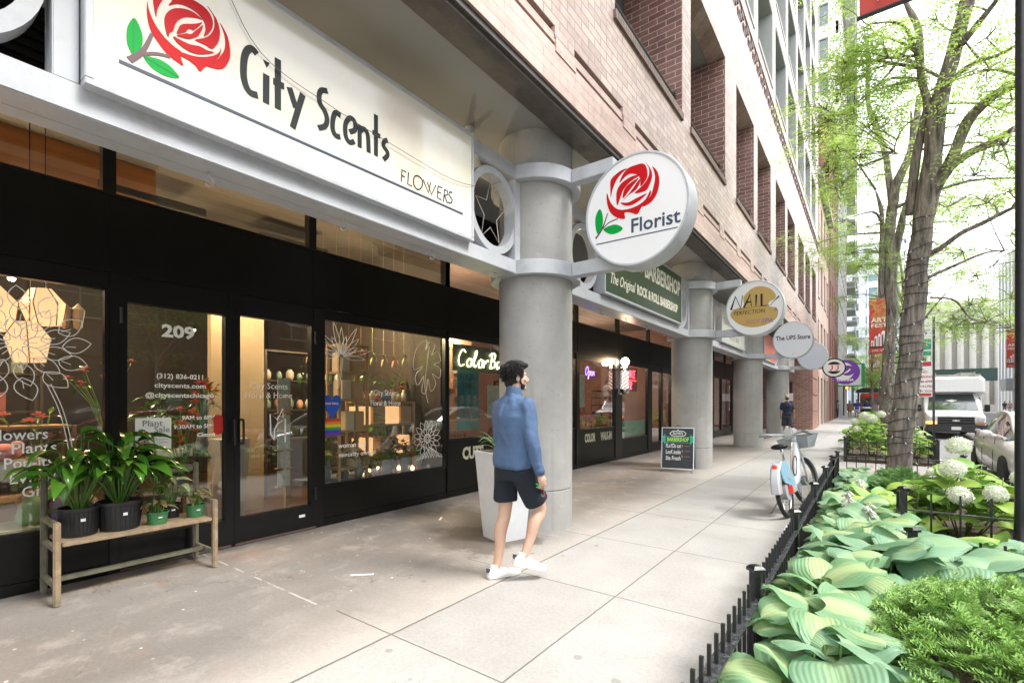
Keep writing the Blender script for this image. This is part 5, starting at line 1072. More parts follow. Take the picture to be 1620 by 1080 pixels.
def twigs(m_,c,r,anchors):
    """branch from the nearest limb point to blob centre, then sub twigs"""
    c=Vector(c); a=min(anchors,key=lambda q:(Vector(q[:3])-c).length); A=Vector(a[:3]); d=c-A
    mid=A+d*.5+Vector((random.uniform(-.15,.15),random.uniform(-.15,.15),random.uniform(0,.2)))*d.length*.6
    r0=min(a[3]*.6,.012+.012*d.length); m_.tube(catmull([tuple(A),tuple(mid),tuple(c)],5),[r0*(1-.75*k/10) for k in range(11)],6,False)
    ends=[]
    for k in range(7):
        e=c+Vector((random.gauss(0,1),random.gauss(0,1),random.gauss(0,.6)))*r*.55; m_.tube([c-d*.1*random.random(),(c+e)/2+Vector((0,0,.03)),e],[.008,.006,.003],4,False); ends.append(e)
    return ends
def foliage(lm,c,r,ends,dens=1.,ls=.048):
    c=Vector(c); n=int(70*dens*(r/.4)**2)
    for k in range(n):
        e=random.choice(ends) if ends else c
        b=e+Vector((random.gauss(0,1),random.gauss(0,1),random.gauss(0,.45)))*r*.36
        hd=random.uniform(0,2*PI); pt=random.uniform(-.7,.3); d=Vector((math.cos(hd)*math.cos(pt),math.sin(hd)*math.cos(pt),math.sin(pt))); s_=d.cross(Vector((0,0,1))); s_.normalize()
        L_=ls*random.uniform(3.4,5); nn=6
        for j in range(nn*2):
            t=(j//2+.5)/nn; sg=1 if j%2 else -1; q=b+d*L_*t+Vector((0,0,-.35*L_*t*t)); f=ls*(1-.3*t)*random.uniform(.8,1.1); dr=(s_*sg*.9+d*.45+Vector((0,0,random.uniform(-.35,.15)))); w_=d*f*.19
            lm.add([q,q+dr*f*.5-w_,q+dr*f,q+dr*f*.5+w_],[(0,1,2,3)])
def make_tree(label,paths,blobs,dens=1.,ls=.048,group=None,base=None):
    th=thing('street_tree',label,'tree',(paths[0][0][0],paths[0][0][1],0),group=group)
    tm=limbs(paths); anch=[q for p in paths for q in catmull(p,4) if q[2]>1.8]; lm=MB(); bm_=MB()
    for (x,y,z,r) in blobs:
        en=twigs(bm_,(x,y,z),r,anch); foliage(lm,(x,y,z),r,en,dens,ls)
    tm.build('trunk',bark,th,smooth=True,fix=False); bm_.build('branches',bark,th,smooth=True,fix=False); o=lm.build('crown',tleaf,th,fix=False)
    return th
random.seed(21)
near=[b for b in BLOBS if b[1]<13]; far=[b for b in BLOBS if b[1]>=13]
extra=[(random.uniform(-1.2,4.5),random.uniform(6.5,12.5),random.uniform(6.5,10.5),random.uniform(.5,.8)) for _ in range(16)]
near2=[]
for b in near:
    near2.append(b)
    if random.random()<.8: near2.append((b[0]+random.uniform(-.3,.3),b[1]+random.uniform(-.3,1.0),b[2]+random.uniform(-.2,.3),b[3]*.7))
t1=make_tree('big leaning street tree wrapped in a cord of small lights beside the sidewalk',TREE1,near2+extra,1.0,.072)
# cord of lights on the trunk
g=MB(); bl_=MB(); tp=catmull(TREE1[0],8); pts=[]; zs=[q[2] for q in tp]
def trunk_at(z,path):
    for a,b in zip(path[:-1],path[1:]):
        if a[2]<=z<=b[2]: k=(z-a[2])/(b[2]-a[2]+1e-9); return [a[i]+(b[i]-a[i])*k for i in range(4)]
    return path[-1]
a=0; z=.5
while z<4.3:
    q=trunk_at(z,tp); r=q[3]*.74*1.10+.012; pts.append((q[0]+r*math.cos(a),q[1]+r*math.sin(a),z+.03*math.sin(a*1.3)))
    if int(a/.45)%6==0: bl_.tube([pts[-1],Vector(pts[-1])+Vector((.03*math.cos(a),.03*math.sin(a),-.025))],[.008,.005],5)
    a+=.45; z+=.0125+.004*math.sin(z*5)
lt=thing('light_string','dark cord of tiny unlit bulbs spiralling round the big leaning trunk','light string',(.4,10,.5))
g.tube(pts,.0065,5); g.build('cord',pm('cord_green',(.015,.03,.02),.6),lt,smooth=True,fix=False); bl_.build('bulbs',pm('bulb_glass',(.55,.65,.62),.2),lt,fix=False)
random.seed(22)
ex=[(random.uniform(-1.6,3.5),random.uniform(15,20),random.uniform(6.3,9.5),random.uniform(.6,.9)) for _ in range(14)]
t2=make_tree('second street tree with several upright dark stems behind the big trunk',TREE2,[(b[0],b[1],b[2],b[3]) for b in far]+ex+[(1.2,17,5.5,.6),(-.6,18,6,.6),(1.9,18,5.0,.6),(.2,19,5.8,.6)],.85,.085)
# string bulbs lit sparkle on tree 2
s2=MB(); 
for k in range(36):
    q=trunk_at(.8+k*.085,catmull(TREE2[0],4)); a=random.uniform(PI,2*PI+.6); s2.sphere((q[0]+q[3]*.82*math.cos(a),q[1]+q[3]*.82*math.sin(a),q[2]),.009,6,4)
s2.build('light_string',pm('small_lit_bulb',(.8,.8,.75),.3,emit=(1,.97,.9),es=.6),label='sprinkle of tiny white bulbs on the second tree trunk',cat='light string')
def simple_tree(x,y,h,label,seed,rad=2.2,nb=34,ls=.10,lean=0,group='street trees farther down the block'):
    random.seed(seed); hh=h*.42
    P=[[(x,y,.0,.2),(x+lean*.2,y,hh*.5,.17),(x+lean*.5,y,hh,.14),(x+lean,y,h*.7,.08),(x+lean,y,h*.95,.03)]]
    for k in range(6):
        a=k*1.05+random.random(); z0=hh*(.75+.12*k); q=rad*.75
        P.append([(x+lean*.4,y,z0,.08),(x+lean*.5+q*.4*math.cos(a),y+q*.4*math.sin(a),z0+h*.12,.055),(x+lean*.6+q*math.cos(a),y+q*math.sin(a),z0+h*.25,.02)])
    B=[]
    for k in range(nb):
        a=random.uniform(0,6.28); u=random.uniform(-1,1); r=rad*math.sqrt(1-u*u)*random.uniform(.45,1); B.append((x+lean+r*math.cos(a),y+r*math.sin(a),h*.68+u*h*.30,random.uniform(.5,.8)))
    return make_tree(label,P,B,.55*(.06/ls),ls,group)
simple_tree(1.0,29,12.5,'third street tree in line past the second planting',31,2.4,40,.09,lean=.8)
simple_tree(1.9,43,10.5,'street tree beyond the banner pole',32,2.6,36,.12)
simple_tree(.2,54,8.5,'slim street tree by the bus shelter',33,2.6,34,.14)
simple_tree(.3,70,9,'far street tree past the bus shelter',34,3,36,.18)
simple_tree(.3,88,9,'far street tree near the crossing',35,3.2,36,.2)
simple_tree(15.3,62,9.5,'tree on the opposite pavement above the white van',36,2.6,34,.15)
simple_tree(15.5,44,9,'tree on the opposite pavement right of the van roof',37,2.4,34,.13)
simple_tree(-1,128,12,'bushy green tree closing the view down the sidewalk',38,5,50,.26)
simple_tree(5,132,12,'bushy green tree beyond the crossing',39,5,50,.26)
simple_tree(.4,-3.5,8.5,'street tree mirrored in the florist window',40,2.3,34,.09)
simple_tree(15.5,8,8,'tree on the opposite pavement mirrored in the shop glass',41,2.2,30,.1)
simple_tree(15.5,24,8.5,'tree across the street mirrored in the barber window',42,2.3,30,.1)
# ---------- neighbouring and far buildings
def facade(th,x0,x1,y0,y1,h,base,bay=3.2,fl=3.6,ww=1.5,wh=2.0,side='+x',wall=None,frame=None,glassm=None,depth=.25,cornice=True,shop=4.2,faces=('x',)):
    """box building; windows recessed on the face named by side (+x or -x) and on the y0 face"""
    wall=wall; m_=MB(); m_.box(x0+depth,x1-depth,y0+depth,y1,base,h-.01)
    X0=x1 if side=='+x' else x0; sg=1 if side=='+x' else -1
    def xs(a,b): a,b=X0-sg*a,X0-sg*b; return (min(a,b),max(a,b))
    nb=max(1,int((y1-y0)/bay)); bw=(y1-y0)/nb; nf=max(1,int((h-base-shop)/fl)); fh=(h-base-shop)/nf
    wl=[]; gl=MB()
    z0=base+shop
    a,b=xs(0,depth-.001)
    m_.box(a,b,y0,y1,z0-.5,z0+.6) 
    for j in range(nf):
        z=z0+j*fh; 
        if j>0: m_.box(a,b,y0,y1,z-(fh-wh)*.5,z+(fh-wh)*.5)
    m_.box(a,b,y0,y1,h-(fh-wh)*.5,h)
    for i in range(nb+1):
        y=y0+i*bw; hw=(bw-ww)/2; ya,yb=max(y0,y-hw),min(y1,y+hw); a2,b2=xs(.002,depth-.002); m_.box(a2,b2,ya,yb,base,h-.02)
    for i in range(nb):
        y=y0+(i+.5)*bw
        for j in range(nf): wl.append((X0,y,z0+j*fh+(fh-wh)*.5,0 if sg>0 else PI))
    # shop level
    for i in range(nb):
        y=y0+(i+.5)*bw; a3,b3=xs(depth-.06,depth-.03); gl.box(a3,b3,y-ww*.5,y+ww*.5,base+.4,base+shop-.9)
    # end face windows on y0 side
    n2=max(1,int((x1-x0)/bay)); bw2=(x1-x0-2*depth)/n2
    m_.box(x0+depth,x1-depth,y0+.002,y0+depth-.001,z0-.5,z0+.6); m_.box(x0+depth,x1-depth,y0+.002,y0+depth-.001,h-1,h-.02)
    for j in range(1,nf): z=z0+j*fh; m_.box(x0+depth,x1-depth,y0+.002,y0+depth-.001,z-(fh-wh)*.5,z+(fh-wh)*.5)
    for i in range(n2+1):
        x=x0+depth+i*bw2; hw=(bw2-ww)/2; m_.box(max(x0+depth,x-hw),min(x1-depth,x+hw),y0+.004,y0+depth-.003,base,h-.03)
    for i in range(n2):
        x=x0+depth+(i+.5)*bw2
        for j in range(nf):
            wl.append((x,y0,z0+j*fh+(fh-wh)*.5,-PI/2))
    m_.box(x0,x0+depth-.002,y0+.001,y1,base,h-.01) if side=='+x' else m_.box(x1-depth+.002,x1,y0+.001,y1,base,h-.01)
    m_.build('wall',wall,th); gl.build('shop_window_glass',glassm or upglass,th)
    def fr(m): m.box(-depth+.056,-depth+.10,-.03,.03,0,wh); m.box(-depth+.056,-depth+.10,-ww/2,ww/2,wh*.5,wh*.5+.05); m.box(-depth+.12,.05,-ww/2-.05,ww/2+.05,-.08,0)
    windows(th,wl,fr,lambda m:m.box(-depth+.02,-depth+.05,-ww/2,ww/2,0,wh),frame or conc_frame,glassm or upglass,70)
    c=MB(); c.box(x0-.35,x1+.35,y0-.35,y1,h,h+.25); c.box(x0-.2,x1+.2,y0-.2,y1,h+.251,h+.5); c.build('cornice',frame or conc_frame,th)
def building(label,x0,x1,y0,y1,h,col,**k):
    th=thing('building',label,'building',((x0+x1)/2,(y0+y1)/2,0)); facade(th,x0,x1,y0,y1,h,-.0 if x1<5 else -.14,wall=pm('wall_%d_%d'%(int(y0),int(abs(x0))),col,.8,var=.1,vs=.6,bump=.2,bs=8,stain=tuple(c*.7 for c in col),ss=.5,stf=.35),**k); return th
# same side, past the brick building
building('low pink tan shop building just past the brick pier',-14,-2.55,34.15,45,15,(.48,.36,.31),bay=2.7,ww=1.5,wh=2.4,fl=3.8,shop=3.6)
building('narrow dark red brick building beyond the pink tan shops',-14,-2.5,45.1,58,24,(.22,.10,.08),bay=2.2,ww=1.0,wh=2.2,fl=3.4)
building('tall pale grey building beyond the dark brick one',-14,-2.45,58.1,80,46,(.60,.60,.58),bay=2.4,ww=1.5,wh=2.2,fl=3.3)
bal=building('tall white tower with stacked balconies at the end of the block',-16,-3.2,80.2,108,95,(.66,.68,.68),bay=4,ww=2.6,wh=2.3,fl=3.2)
for j in range(28):
    z=5+j*3.2; m_=MB(); m_.box(-3.19,-1.6,84,90,z,z+.25); m_.box(-1.7,-1.6,84,90,z+.25,z+1.1); m_.build('balcony',conc_frame,bal); m_=MB()
    m_.box(-3.19,-1.6,96,102,z,z+.25); m_.box(-1.7,-1.6,96,102,z+.25,z+1.1); m_.build('balcony',conc_frame,bal)
# opposite side
OX=17.05
building('dark masonry building across the street mirrored in the shop glass',OX,OX+12,-14,4,15,(.12,.10,.09),side='-x',bay=3)
building('darkened stone building across the street opposite the florist',OX,OX+12,4.1,20,17,(.13,.115,.10),side='-x',bay=3)  # unseen block, colour darkened for its reflection in the shop glass
building('grey building across the street with wide shop windows',OX,OX+12,20.1,40,15,(.10,.10,.10),side='-x',bay=3.6,ww=2.2)
building('brown brick building across the street before the stone tower',OX,OX+12,40.1,56,18,(.16,.08,.055),side='-x',bay=3)
building('cream stone tower with tall ornate windows at the right edge',OX,OX+12,56.2,92,60,(.62,.55,.47),side='-x',bay=3.4,ww=1.5,wh=2.7,fl=3.9,shop=5.5)
# white ribbed building
wb=thing('building','white building with tall vertical fins between the stone tower and the columned facade','building',(20,100,0)); m_=MB(); m_.box(OX+.8,OX+12,92.3,112,-.14,24); 
for k in range(9): m_.box(OX,OX+.79,92.4+k*2.3,93.2+k*2.3,-.14,24.2)
m_.build('wall',pm('white_fin',(.72,.72,.71),.7,var=.05),wb); m_=MB()
for k in range(8): m_.box(OX+.6,OX+.78,93.25+k*2.3,94.65+k*2.3,4,23)
m_.build('window_glass',upglass,wb)
# columned facade and blue glass beyond the crossing
cb_=thing('building','pale classical facade with fluted columns above the van','building',(13,126,0)); m_=MB(); m_.box(9.5,22,124,140,-.14,21); 
for k in range(7): m_.cyl((10.4+k*1.7,123.3,1.2),.55,15,14,r2=.48)
m_.box(9.5,22,122.6,123.99,16.3,18.6); m_.box(9.3,22.2,122.3,123.9,18.61,19.2); m_.box(9.5,22,122.4,123.99,-.14,1.19); m_.build('wall',pm('column_stone',(.60,.58,.53),.8,var=.1),cb_)
gb=thing('building','blue glass building with a white band behind the parking signs','building',(4,140,0)); m_=MB(); m_.box(-.5,9.2,134,150,-.14,30); m_.build('wall',pm('blue_glass',(.10,.20,.33),.15,spec=.8,var=.3,vs=.5),gb)
m_=MB()
for z in (8.5,15,21,27): m_.box(-.6,9.3,133.6,133.99,z,z+1.4)
for k in range(6): m_.box(-.4+k*1.9,-.1+k*1.9,133.7,133.98,0,30)
m_.build('frame',pm('white_fin',(.7,.7,.7),.7),gb)
text('PRIOR',2.4,FY(133.9),MATS['white_fin'],gb,'lettering',x=6,y=5.4,fit=5,t0=.05,t1=.15)
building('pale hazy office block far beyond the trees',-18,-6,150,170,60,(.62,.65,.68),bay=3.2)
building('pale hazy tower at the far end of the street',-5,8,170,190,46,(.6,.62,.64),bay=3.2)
# elevated track
el=thing('elevated_track','dark green elevated railway crossing the street far away','railway bridge',(4,118,0)); m_=MB(); m_.box(-12,30,115,119,5.4,6.0); m_.box(-12,30,114.7,114.99,5.2,7.4); m_.build('deck',pm('track_green',(.05,.09,.08),.7),el)
m_=MB()
for x in (-2.6,1.0,13.6): m_.box(x-.2,x+.2,115.5,116,-.1,5.39)
m_.build('pillar',MATS['track_green'],el)
# awnings / shop signs opposite
for i,(y,z,c,lab) in enumerate(((84,3.3,(.20,.20,.21),'dark grey shop canopy on the stone tower nearest the lamp post'),(89,3.3,(.28,.28,.29),'lighter grey shop canopy on the stone tower'),(76,3.5,(.5,.48,.44),'cream ribbed canopy on the opposite pavement'),(97,3.2,(.3,.3,.31),'grey canopy under the white fins'))):
    m_=MB(); m_.box(OX-1.4,OX-.01,y,y+3.6,z,z+1.7); m_.build('shop_canopy',pm('canopy%d'%i,c,.7),label=lab,cat='canopy')
m_=MB(); m_.box(8.6,8.75,121,121.15,0,14); m_.box(8.3,8.45,121.2,121.3,9,12.6); m_.build('vertical_sign',pm('navy_sign',(.02,.03,.08),.5),label='tall thin navy vertical sign on a pole before the columned facade',cat='sign')
# ---------- cars
paint_s=pm('silver_paint',(.62,.61,.59),.3,0,coat=.6); white_p=pm('white_paint',(.70,.70,.69),.25,coat=.5)
carglass=pm('car_glass',(.02,.035,.035),.03,spec=1.,coat=1.)
lampg=pm('lamp_glass',(.5,.52,.53),.1,coat=1)
def loft(mb,secs,closed_ends=True):
    n=len(secs[0]); vs=[q for s_ in secs for q in s_]; fs=[]
    for i in range(len(secs)-1):
        for k in range(n): fs.append((i*n+k,i*n+(k+1)%n,(i+1)*n+(k+1)%n,(i+1)*n+k))
    if closed_ends: fs.append(tuple(range(n))); fs.append(tuple(range(len(secs)*n-1,(len(secs)-1)*n-1,-1)))
    mb.add(vs,fs)
def wheel(th,x,y,z,r,w=.2,rimm=None):
    t=MB(); t.lathe([(r*.68,-w/2),(r*.94,-w/2),(r,-w*.35),(r,w*.35),(r*.94,w/2),(r*.68,w/2)],(x,y,z),28,'x'); o=t.build('wheel',rubber,th,smooth=True,auto=30)
    m_=MB(); m_.lathe([(r*.68,-w*.42),(r*.60,-w*.30),(r*.60,w*.30),(r*.68,w*.42)],(x,y,z),28,'x')
    for k in range(10):
        a=2*PI*k/10; c,s_=math.cos(a),math.sin(a)
        for xx in (-w*.42,w*.36):
            p=[Vector((x+xx,y+c*r*.1-s_*.02,z+s_*r*.1+c*.02)),Vector((x+xx,y+c*r*.62-s_*.03,z+s_*r*.62+c*.03)),Vector((x+xx,y+c*r*.62+s_*.03,z+s_*r*.62-c*.03)),Vector((x+xx,y+c*r*.1+s_*.02,z+s_*r*.1-c*.02))]
            m_.add(p+[q+Vector((.02,0,0)) for q in p],[(0,1,2,3),(7,6,5,4),(0,4,5,1),(1,5,6,2),(2,6,7,3),(3,7,4,0)])
    m_.cyl((x-w*.4,y,z),r*.16,w*.8,12,axis='x'); m_.build('rim',rimm or steel,o,smooth=True,auto=30)
def sedan(x,yf,label,paint,zg=-.15,Ln=4.7,W=1.82,H_=1.44):
    """faces -Y; x = left (kerb) side"""
    cx=x+W/2; th=thing('parked_car',label,'car',(cx,yf+Ln/2,zg))
    prof=[(0,.38,.58,.62),(.04,.30,.66,.80),(.25,.22,.74,.90),(.9,.2,.86,.97),(1.35,.2,.93,1.0),(2.0,.2,.95,1.0),(3.0,.2,.97,1.0),(3.7,.2,.98,.99),(4.2,.22,.97,.94),(4.55,.28,.93,.86),(4.70,.38,.80,.74)]
    secs=[]
    for (y,zb,zt,wk) in prof:
        w=W/2*wk; y_=yf+y*Ln/4.7
        ring=[(-w*.86,zb),(-w*.97,zb+.08),(-w,zb+.3*(zt-zb)+.05),(-w*.985,zt-.14*(zt-zb)-.05),(-w*.90,zt-.02),(-w*.6,zt+.03),(0,zt+.05),(w*.6,zt+.03),(w*.90,zt-.02),(w*.985,zt-.14*(zt-zb)-.05),(w,zb+.3*(zt-zb)+.05),(w*.97,zb+.08),(w*.86,zb),(0,zb-.02)]
        secs.append([(cx+a,y_,zg+b) for a,b in ring])
    b=MB(); loft(b,secs); b.build('body',paint,th,smooth=True,auto=50)
    # greenhouse
    g=[(1.15,.93,.94,.80),(1.45,.93,1.14,.80),(1.95,.95,1.37,.74),(2.5,.96,H_,.72),(3.1,.97,H_-.02,.72),(3.65,.97,1.25,.74),(4.05,.97,1.05,.78),(4.2,.96,.98,.78)]
    def gs(k,dz=0): 
        out=[]
        for (y,zb,zt,wk) in g:
            wb=W/2*.88*k; wt=W/2*wk*.86*k; y_=yf+y*Ln/4.7; zt=zt+dz
            out.append([(cx-wb,y_,zg+zb-.05),(cx-(wb*.45+wt*.55),y_,zg+zb+(zt-zb)*.55),(cx-wt,y_,zg+zt-.05),(cx-wt*.6,y_,zg+zt),(cx+wt*.6,y_,zg+zt),(cx+wt,y_,zg+zt-.05),(cx+(wb*.45+wt*.55),y_,zg+zb+(zt-zb)*.55),(cx+wb,y_,zg+zb-.05)])
        return out
    q=MB(); loft(q,gs(1.)); q.build('windows',carglass,th,smooth=True,auto=40)
    # roof and pillars as painted strips
    r=MB()
    for s in (-1,1):
        e=[];
        for (y,zb,zt,wk) in g: wt=W/2*wk*.86; e.append((cx+s*(wt+.004),yf+y*Ln/4.7,zg+zt-.045))
        r.tube(catmull(e,4),.04,8)
        r.tube([(cx+s*W/2*.885,yf+1.15*Ln/4.7,zg+.94),(cx+s*W/2*.895,yf+2.6*Ln/4.7,zg+.96),(cx+s*W/2*.885,yf+4.1*Ln/4.7,zg+.97)],.03,8)
        for yy in (2.62,): r.tube([(cx+s*W/2*.885,yf+yy*Ln/4.7,zg+.96),(cx+s*W/2*.72*.87,yf+(yy+.06)*Ln/4.7,zg+H_-.07)],.035,6)
    secs=[]
    for (y,zt,wk) in ((1.93,1.365,.74),(2.1,1.41,.73),(2.5,H_,.72),(3.1,H_-.02,.72),(3.45,1.345,.73)):
        wt=W/2*wk*.86; y_=yf+y*Ln/4.7; secs.append([(cx-wt-.01,y_,zg+zt-.05),(cx-wt*.6,y_,zg+zt+.012),(cx+wt*.6,y_,zg+zt+.012),(cx+wt+.01,y_,zg+zt-.05)])
    loft(r,secs); r.build('roof',paint,th,smooth=True,auto=50)
    for s in (-1,1):
        m_=MB(); m_.sphere((cx+s*(W/2+.09),yf+1.62*Ln/4.7,zg+1.0),.1,14,8,(1.05,.6,.68)); m_.tube([(cx+s*(W/2-.06),yf+1.6*Ln/4.7,zg+.95),(cx+s*(W/2+.05),yf+1.62*Ln/4.7,zg+.98)],.03,6); o=m_.build('mirror',paint,th,smooth=True)
        m_=MB(); m_.sphere((cx+s*W/2*.66,yf+.10,zg+.64),.14,14,8,(1.25,.8,.55)); m_.build('headlight',lampg,th,smooth=True)
        m_=MB(); m_.sphere((cx+s*W/2*.7,yf+Ln-.10,zg+.78),.13,12,7,(1.2,.6,.6)); m_.build('tail_light',pm('tail_red',(.4,.01,.01),.2),th,smooth=True)
        m_=MB()
        for yy in (1.55,2.66,3.6): m_.tube([(cx+s*W/2*(1.0),yf+yy*Ln/4.7,zg+.3),(cx+s*W/2*1.0,yf+(yy+.02)*Ln/4.7,zg+.6),(cx+s*W/2*.955,yf+(yy+.04)*Ln/4.7,zg+.92)],.0045,4)
        m_.build('door_seam',black_panel,th)
        for yy in (2.45,3.4): m_=MB(); m_.bbox(cx+s*W/2*.985-.018,cx+s*W/2*.985+.018,yf+yy,yf+yy+.18,zg+.79,zg+.82,.006); m_.build('door_handle',paint,th)
        for yy in (.9,3.75): wheel(th,cx+s*(W/2-.10),yf+yy*Ln/4.7,zg+.32,.32,.2)
    m_=MB(); m_.bbox(cx-.45,cx+.45,yf-.012,yf+.05,zg+.40,zg+.56,.01); m_.build('grille',black_panel,th)
    m_=MB(); m_.bbox(cx-.16,cx+.16,yf-.03,yf-.013,zg+.42,zg+.56,.004); m_.build('licence_plate',white_p,th)
    return th
sedan(1.93,11.55,'silver sedan parked at the kerb beside the hydrangeas',paint_s)
sedan(1.95,1.4,'red sedan at the kerb mirrored in the florist door glass',pm('red_paint',(.32,.015,.02),.2,coat=1.))
sedan(2.0,19.6,'white sedan parked at the kerb between the silver car and the van',white_p) if False else None
sedan(1.95,6.4,'white sedan at the kerb mirrored in the flower window',pm('white_car_paint',(.62,.63,.65),.2,coat=1.))
# ---------- cutaway van
def van(x,yf,zg=-.15):
    W=2.0; cx=x+W/2; th=thing('box_van','white cutaway box van with roof ladders and a lit orange turn lamp','van',(cx,yf+3.5,zg))
    def ring(y,w,zb,zt,r=.12): return [(cx-w,y,zg+zb),(cx-w,y,zg+zt-r),(cx-w+r*.4,y,zg+zt-r*.3),(cx-w+r*1.3,y,zg+zt),(cx,y,zg+zt+.02),(cx+w-r*1.3,y,zg+zt),(cx+w-r*.4,y,zg+zt-r*.3),(cx+w,y,zg+zt-r),(cx+w,y,zg+zb)]
    b=MB(); loft(b,[ring(yf+.05,.90,.55,1.02),ring(yf+.15,.97,.45,1.10),ring(yf+.55,1.0,.45,1.17),ring(yf+1.0,1.0,.45,1.24)]); b.build('hood',white_p,th,smooth=True,auto=40)
    c=MB(); loft(c,[ring(yf+.95,1.0,.45,1.22),ring(yf+1.45,.99,.45,1.7,.1),ring(yf+1.85,.96,.45,2.02,.1),ring(yf+2.4,.96,.45,2.05,.1)]); c.build('cab',white_p,th,smooth=True,auto=30)
    g=MB(); g.add([(cx-.86,yf+1.02,zg+1.27),(cx+.86,yf+1.02,zg+1.27),(cx+.76,yf+1.80,zg+1.98),(cx-.76,yf+1.80,zg+1.98),(cx-.86,yf+.98,zg+1.29),(cx+.86,yf+.98,zg+1.29),(cx+.76,yf+1.765,zg+2.0),(cx-.76,yf+1.765,zg+2.0)],[(0,1,2,3),(4,5,6,7),(0,4,5,1),(1,5,6,2),(2,6,7,3),(3,7,4,0)]); g.build('windshield',carglass,th)
    for s in (-1,1):
        g=MB(); g.add([(cx+s*1.0,yf+1.25,zg+1.25),(cx+s*1.0,yf+2.2,zg+1.25),(cx+s*.975,yf+2.2,zg+1.85),(cx+s*.975,yf+1.7,zg+1.85),(cx+s*1.012,yf+1.25,zg+1.25),(cx+s*1.012,yf+2.2,zg+1.25),(cx+s*.987,yf+2.2,zg+1.85),(cx+s*.987,yf+1.7,zg+1.85)],[(0,1,2,3),(7,6,5,4),(0,4,5,1),(1,5,6,2),(2,6,7,3),(3,7,4,0)]); g.build('side_window',carglass,th)
        m_=MB(); m_.bbox(cx+s*1.17-.09,cx+s*1.17+.09,yf+1.25,yf+1.38,zg+1.2,zg+1.52,.02); m_.tube([(cx+s*1.0,yf+1.3,zg+1.28),(cx+s*1.12,yf+1.32,zg+1.3)],.025,6); m_.build('mirror',black_panel,th)
        for zz in (.88,): m_=MB(); m_.bbox(cx+s*.80-.12,cx+s*.80+.12,yf-.02,yf+.08,zg+.80,zg+.97,.02); m_.build('headlight',lampg,th)
        m_=MB(); m_.bbox(cx+s*.80-.20,cx+s*.80+.16,yf-.02,yf+.07,zg+.68,zg+.765,.015); m_.build('turn_lamp',emitmat('turn_lamp_lit',(1,.35,.05),2.5) if s<0 else pm('amber',(.5,.2,.05),.2),th)
        for yy in (.75,5.4): wheel(th,cx+s*.86,yf+yy,zg+.37,.37,.25)
    g=MB(); g.box(cx-.60,cx+.60,yf-.01,yf+.06,zg+.66,zg+.98); go=g.build('grille',black_panel,th)
    g=MB(); 
    for z in (.76,.88): g.box(cx-.6,cx+.6,yf-.02,yf-.011,zg+z,zg+z+.02)
    g.build('grille_bar',pm('dark_grey_bar',(.08,.08,.085),.4),go)
    g=MB(); g.prism([(cx-.13,zg+.845),(cx-.04,zg+.845),(cx-.04,zg+.86),(cx+.04,zg+.86),(cx+.04,zg+.845),(cx+.13,zg+.845),(cx+.11,zg+.805),(cx+.04,zg+.805),(cx+.04,zg+.79),(cx-.04,zg+.79),(cx-.04,zg+.805),(cx-.11,zg+.805)],FY(yf-.021),.001,.012); g.build('cross_emblem',pm('gold_grey_emblem',(.5,.47,.4),.25,.6),go)
    g=MB(); g.bbox(cx-1.0,cx+1.0,yf-.12,yf+.2,zg+.32,zg+.645,.04); bo_=g.build('bumper',pm('black_bumper',(.02,.02,.022),.5),th)
    MB().bbox(cx-.16,cx+.16,yf-.135,yf-.121,zg+.42,zg+.56,.003).build('licence_plate',white_p,bo_)
    # box
    bx=MB(); WB=1.15
    sec=lambda y,w,zb,zt:[(cx-w,y,zg+zb),(cx-w,y,zg+zt-.15),(cx-w+.12,y,zg+zt),(cx+w-.12,y,zg+zt),(cx+w,y,zg+zt-.15),(cx+w,y,zg+zb)]
    loft(bx,[sec(yf+1.45,1.05,2.12,2.72),sec(yf+1.6,WB,2.05,2.80),sec(yf+2.3,WB,2.04,2.82)]); loft(bx,[sec(yf+2.301,WB,.45,2.82),sec(yf+7.0,WB,.45,2.80)]); bx.build('cargo_box',white_p,th,smooth=True,auto=30)
    m_=MB()
    for xx in (-.95,-.2,0,.2,.95): m_.sphere((cx+xx,yf+1.49,zg+2.62),.035,8,5)
    m_.build('marker_lamps',pm('amber_marker',(.5,.15,.03),.3),th)
    r=MB()
    for xx in (-.95,-.55,.35,.8): r.box(cx+xx-.03,cx+xx+.03,yf+1.6,yf+6.6,zg+2.92,zg+3.0)
    for k in range(14): r.box(cx-.95,cx-.55,yf+1.7+k*.35,yf+1.74+k*.35,zg+2.93,zg+2.99); r.box(cx+.35,cx+.8,yf+1.7+k*.35,yf+1.74+k*.35,zg+2.93,zg+2.99)
    for yy in (1.9,4,6.2): r.box(cx-1.05,cx+1.05,yf+yy,yf+yy+.05,zg+2.86,zg+2.915); r.box(cx-1.05,cx-1.0,yf+yy,yf+yy+.05,zg+2.8,zg+2.86); r.box(cx+1.0,cx+1.05,yf+yy,yf+yy+.05,zg+2.8,zg+2.86)
    r.build('roof_ladders',pm('ladder_grey',(.40,.38,.34),.6),th)
van(2.05,28.5)
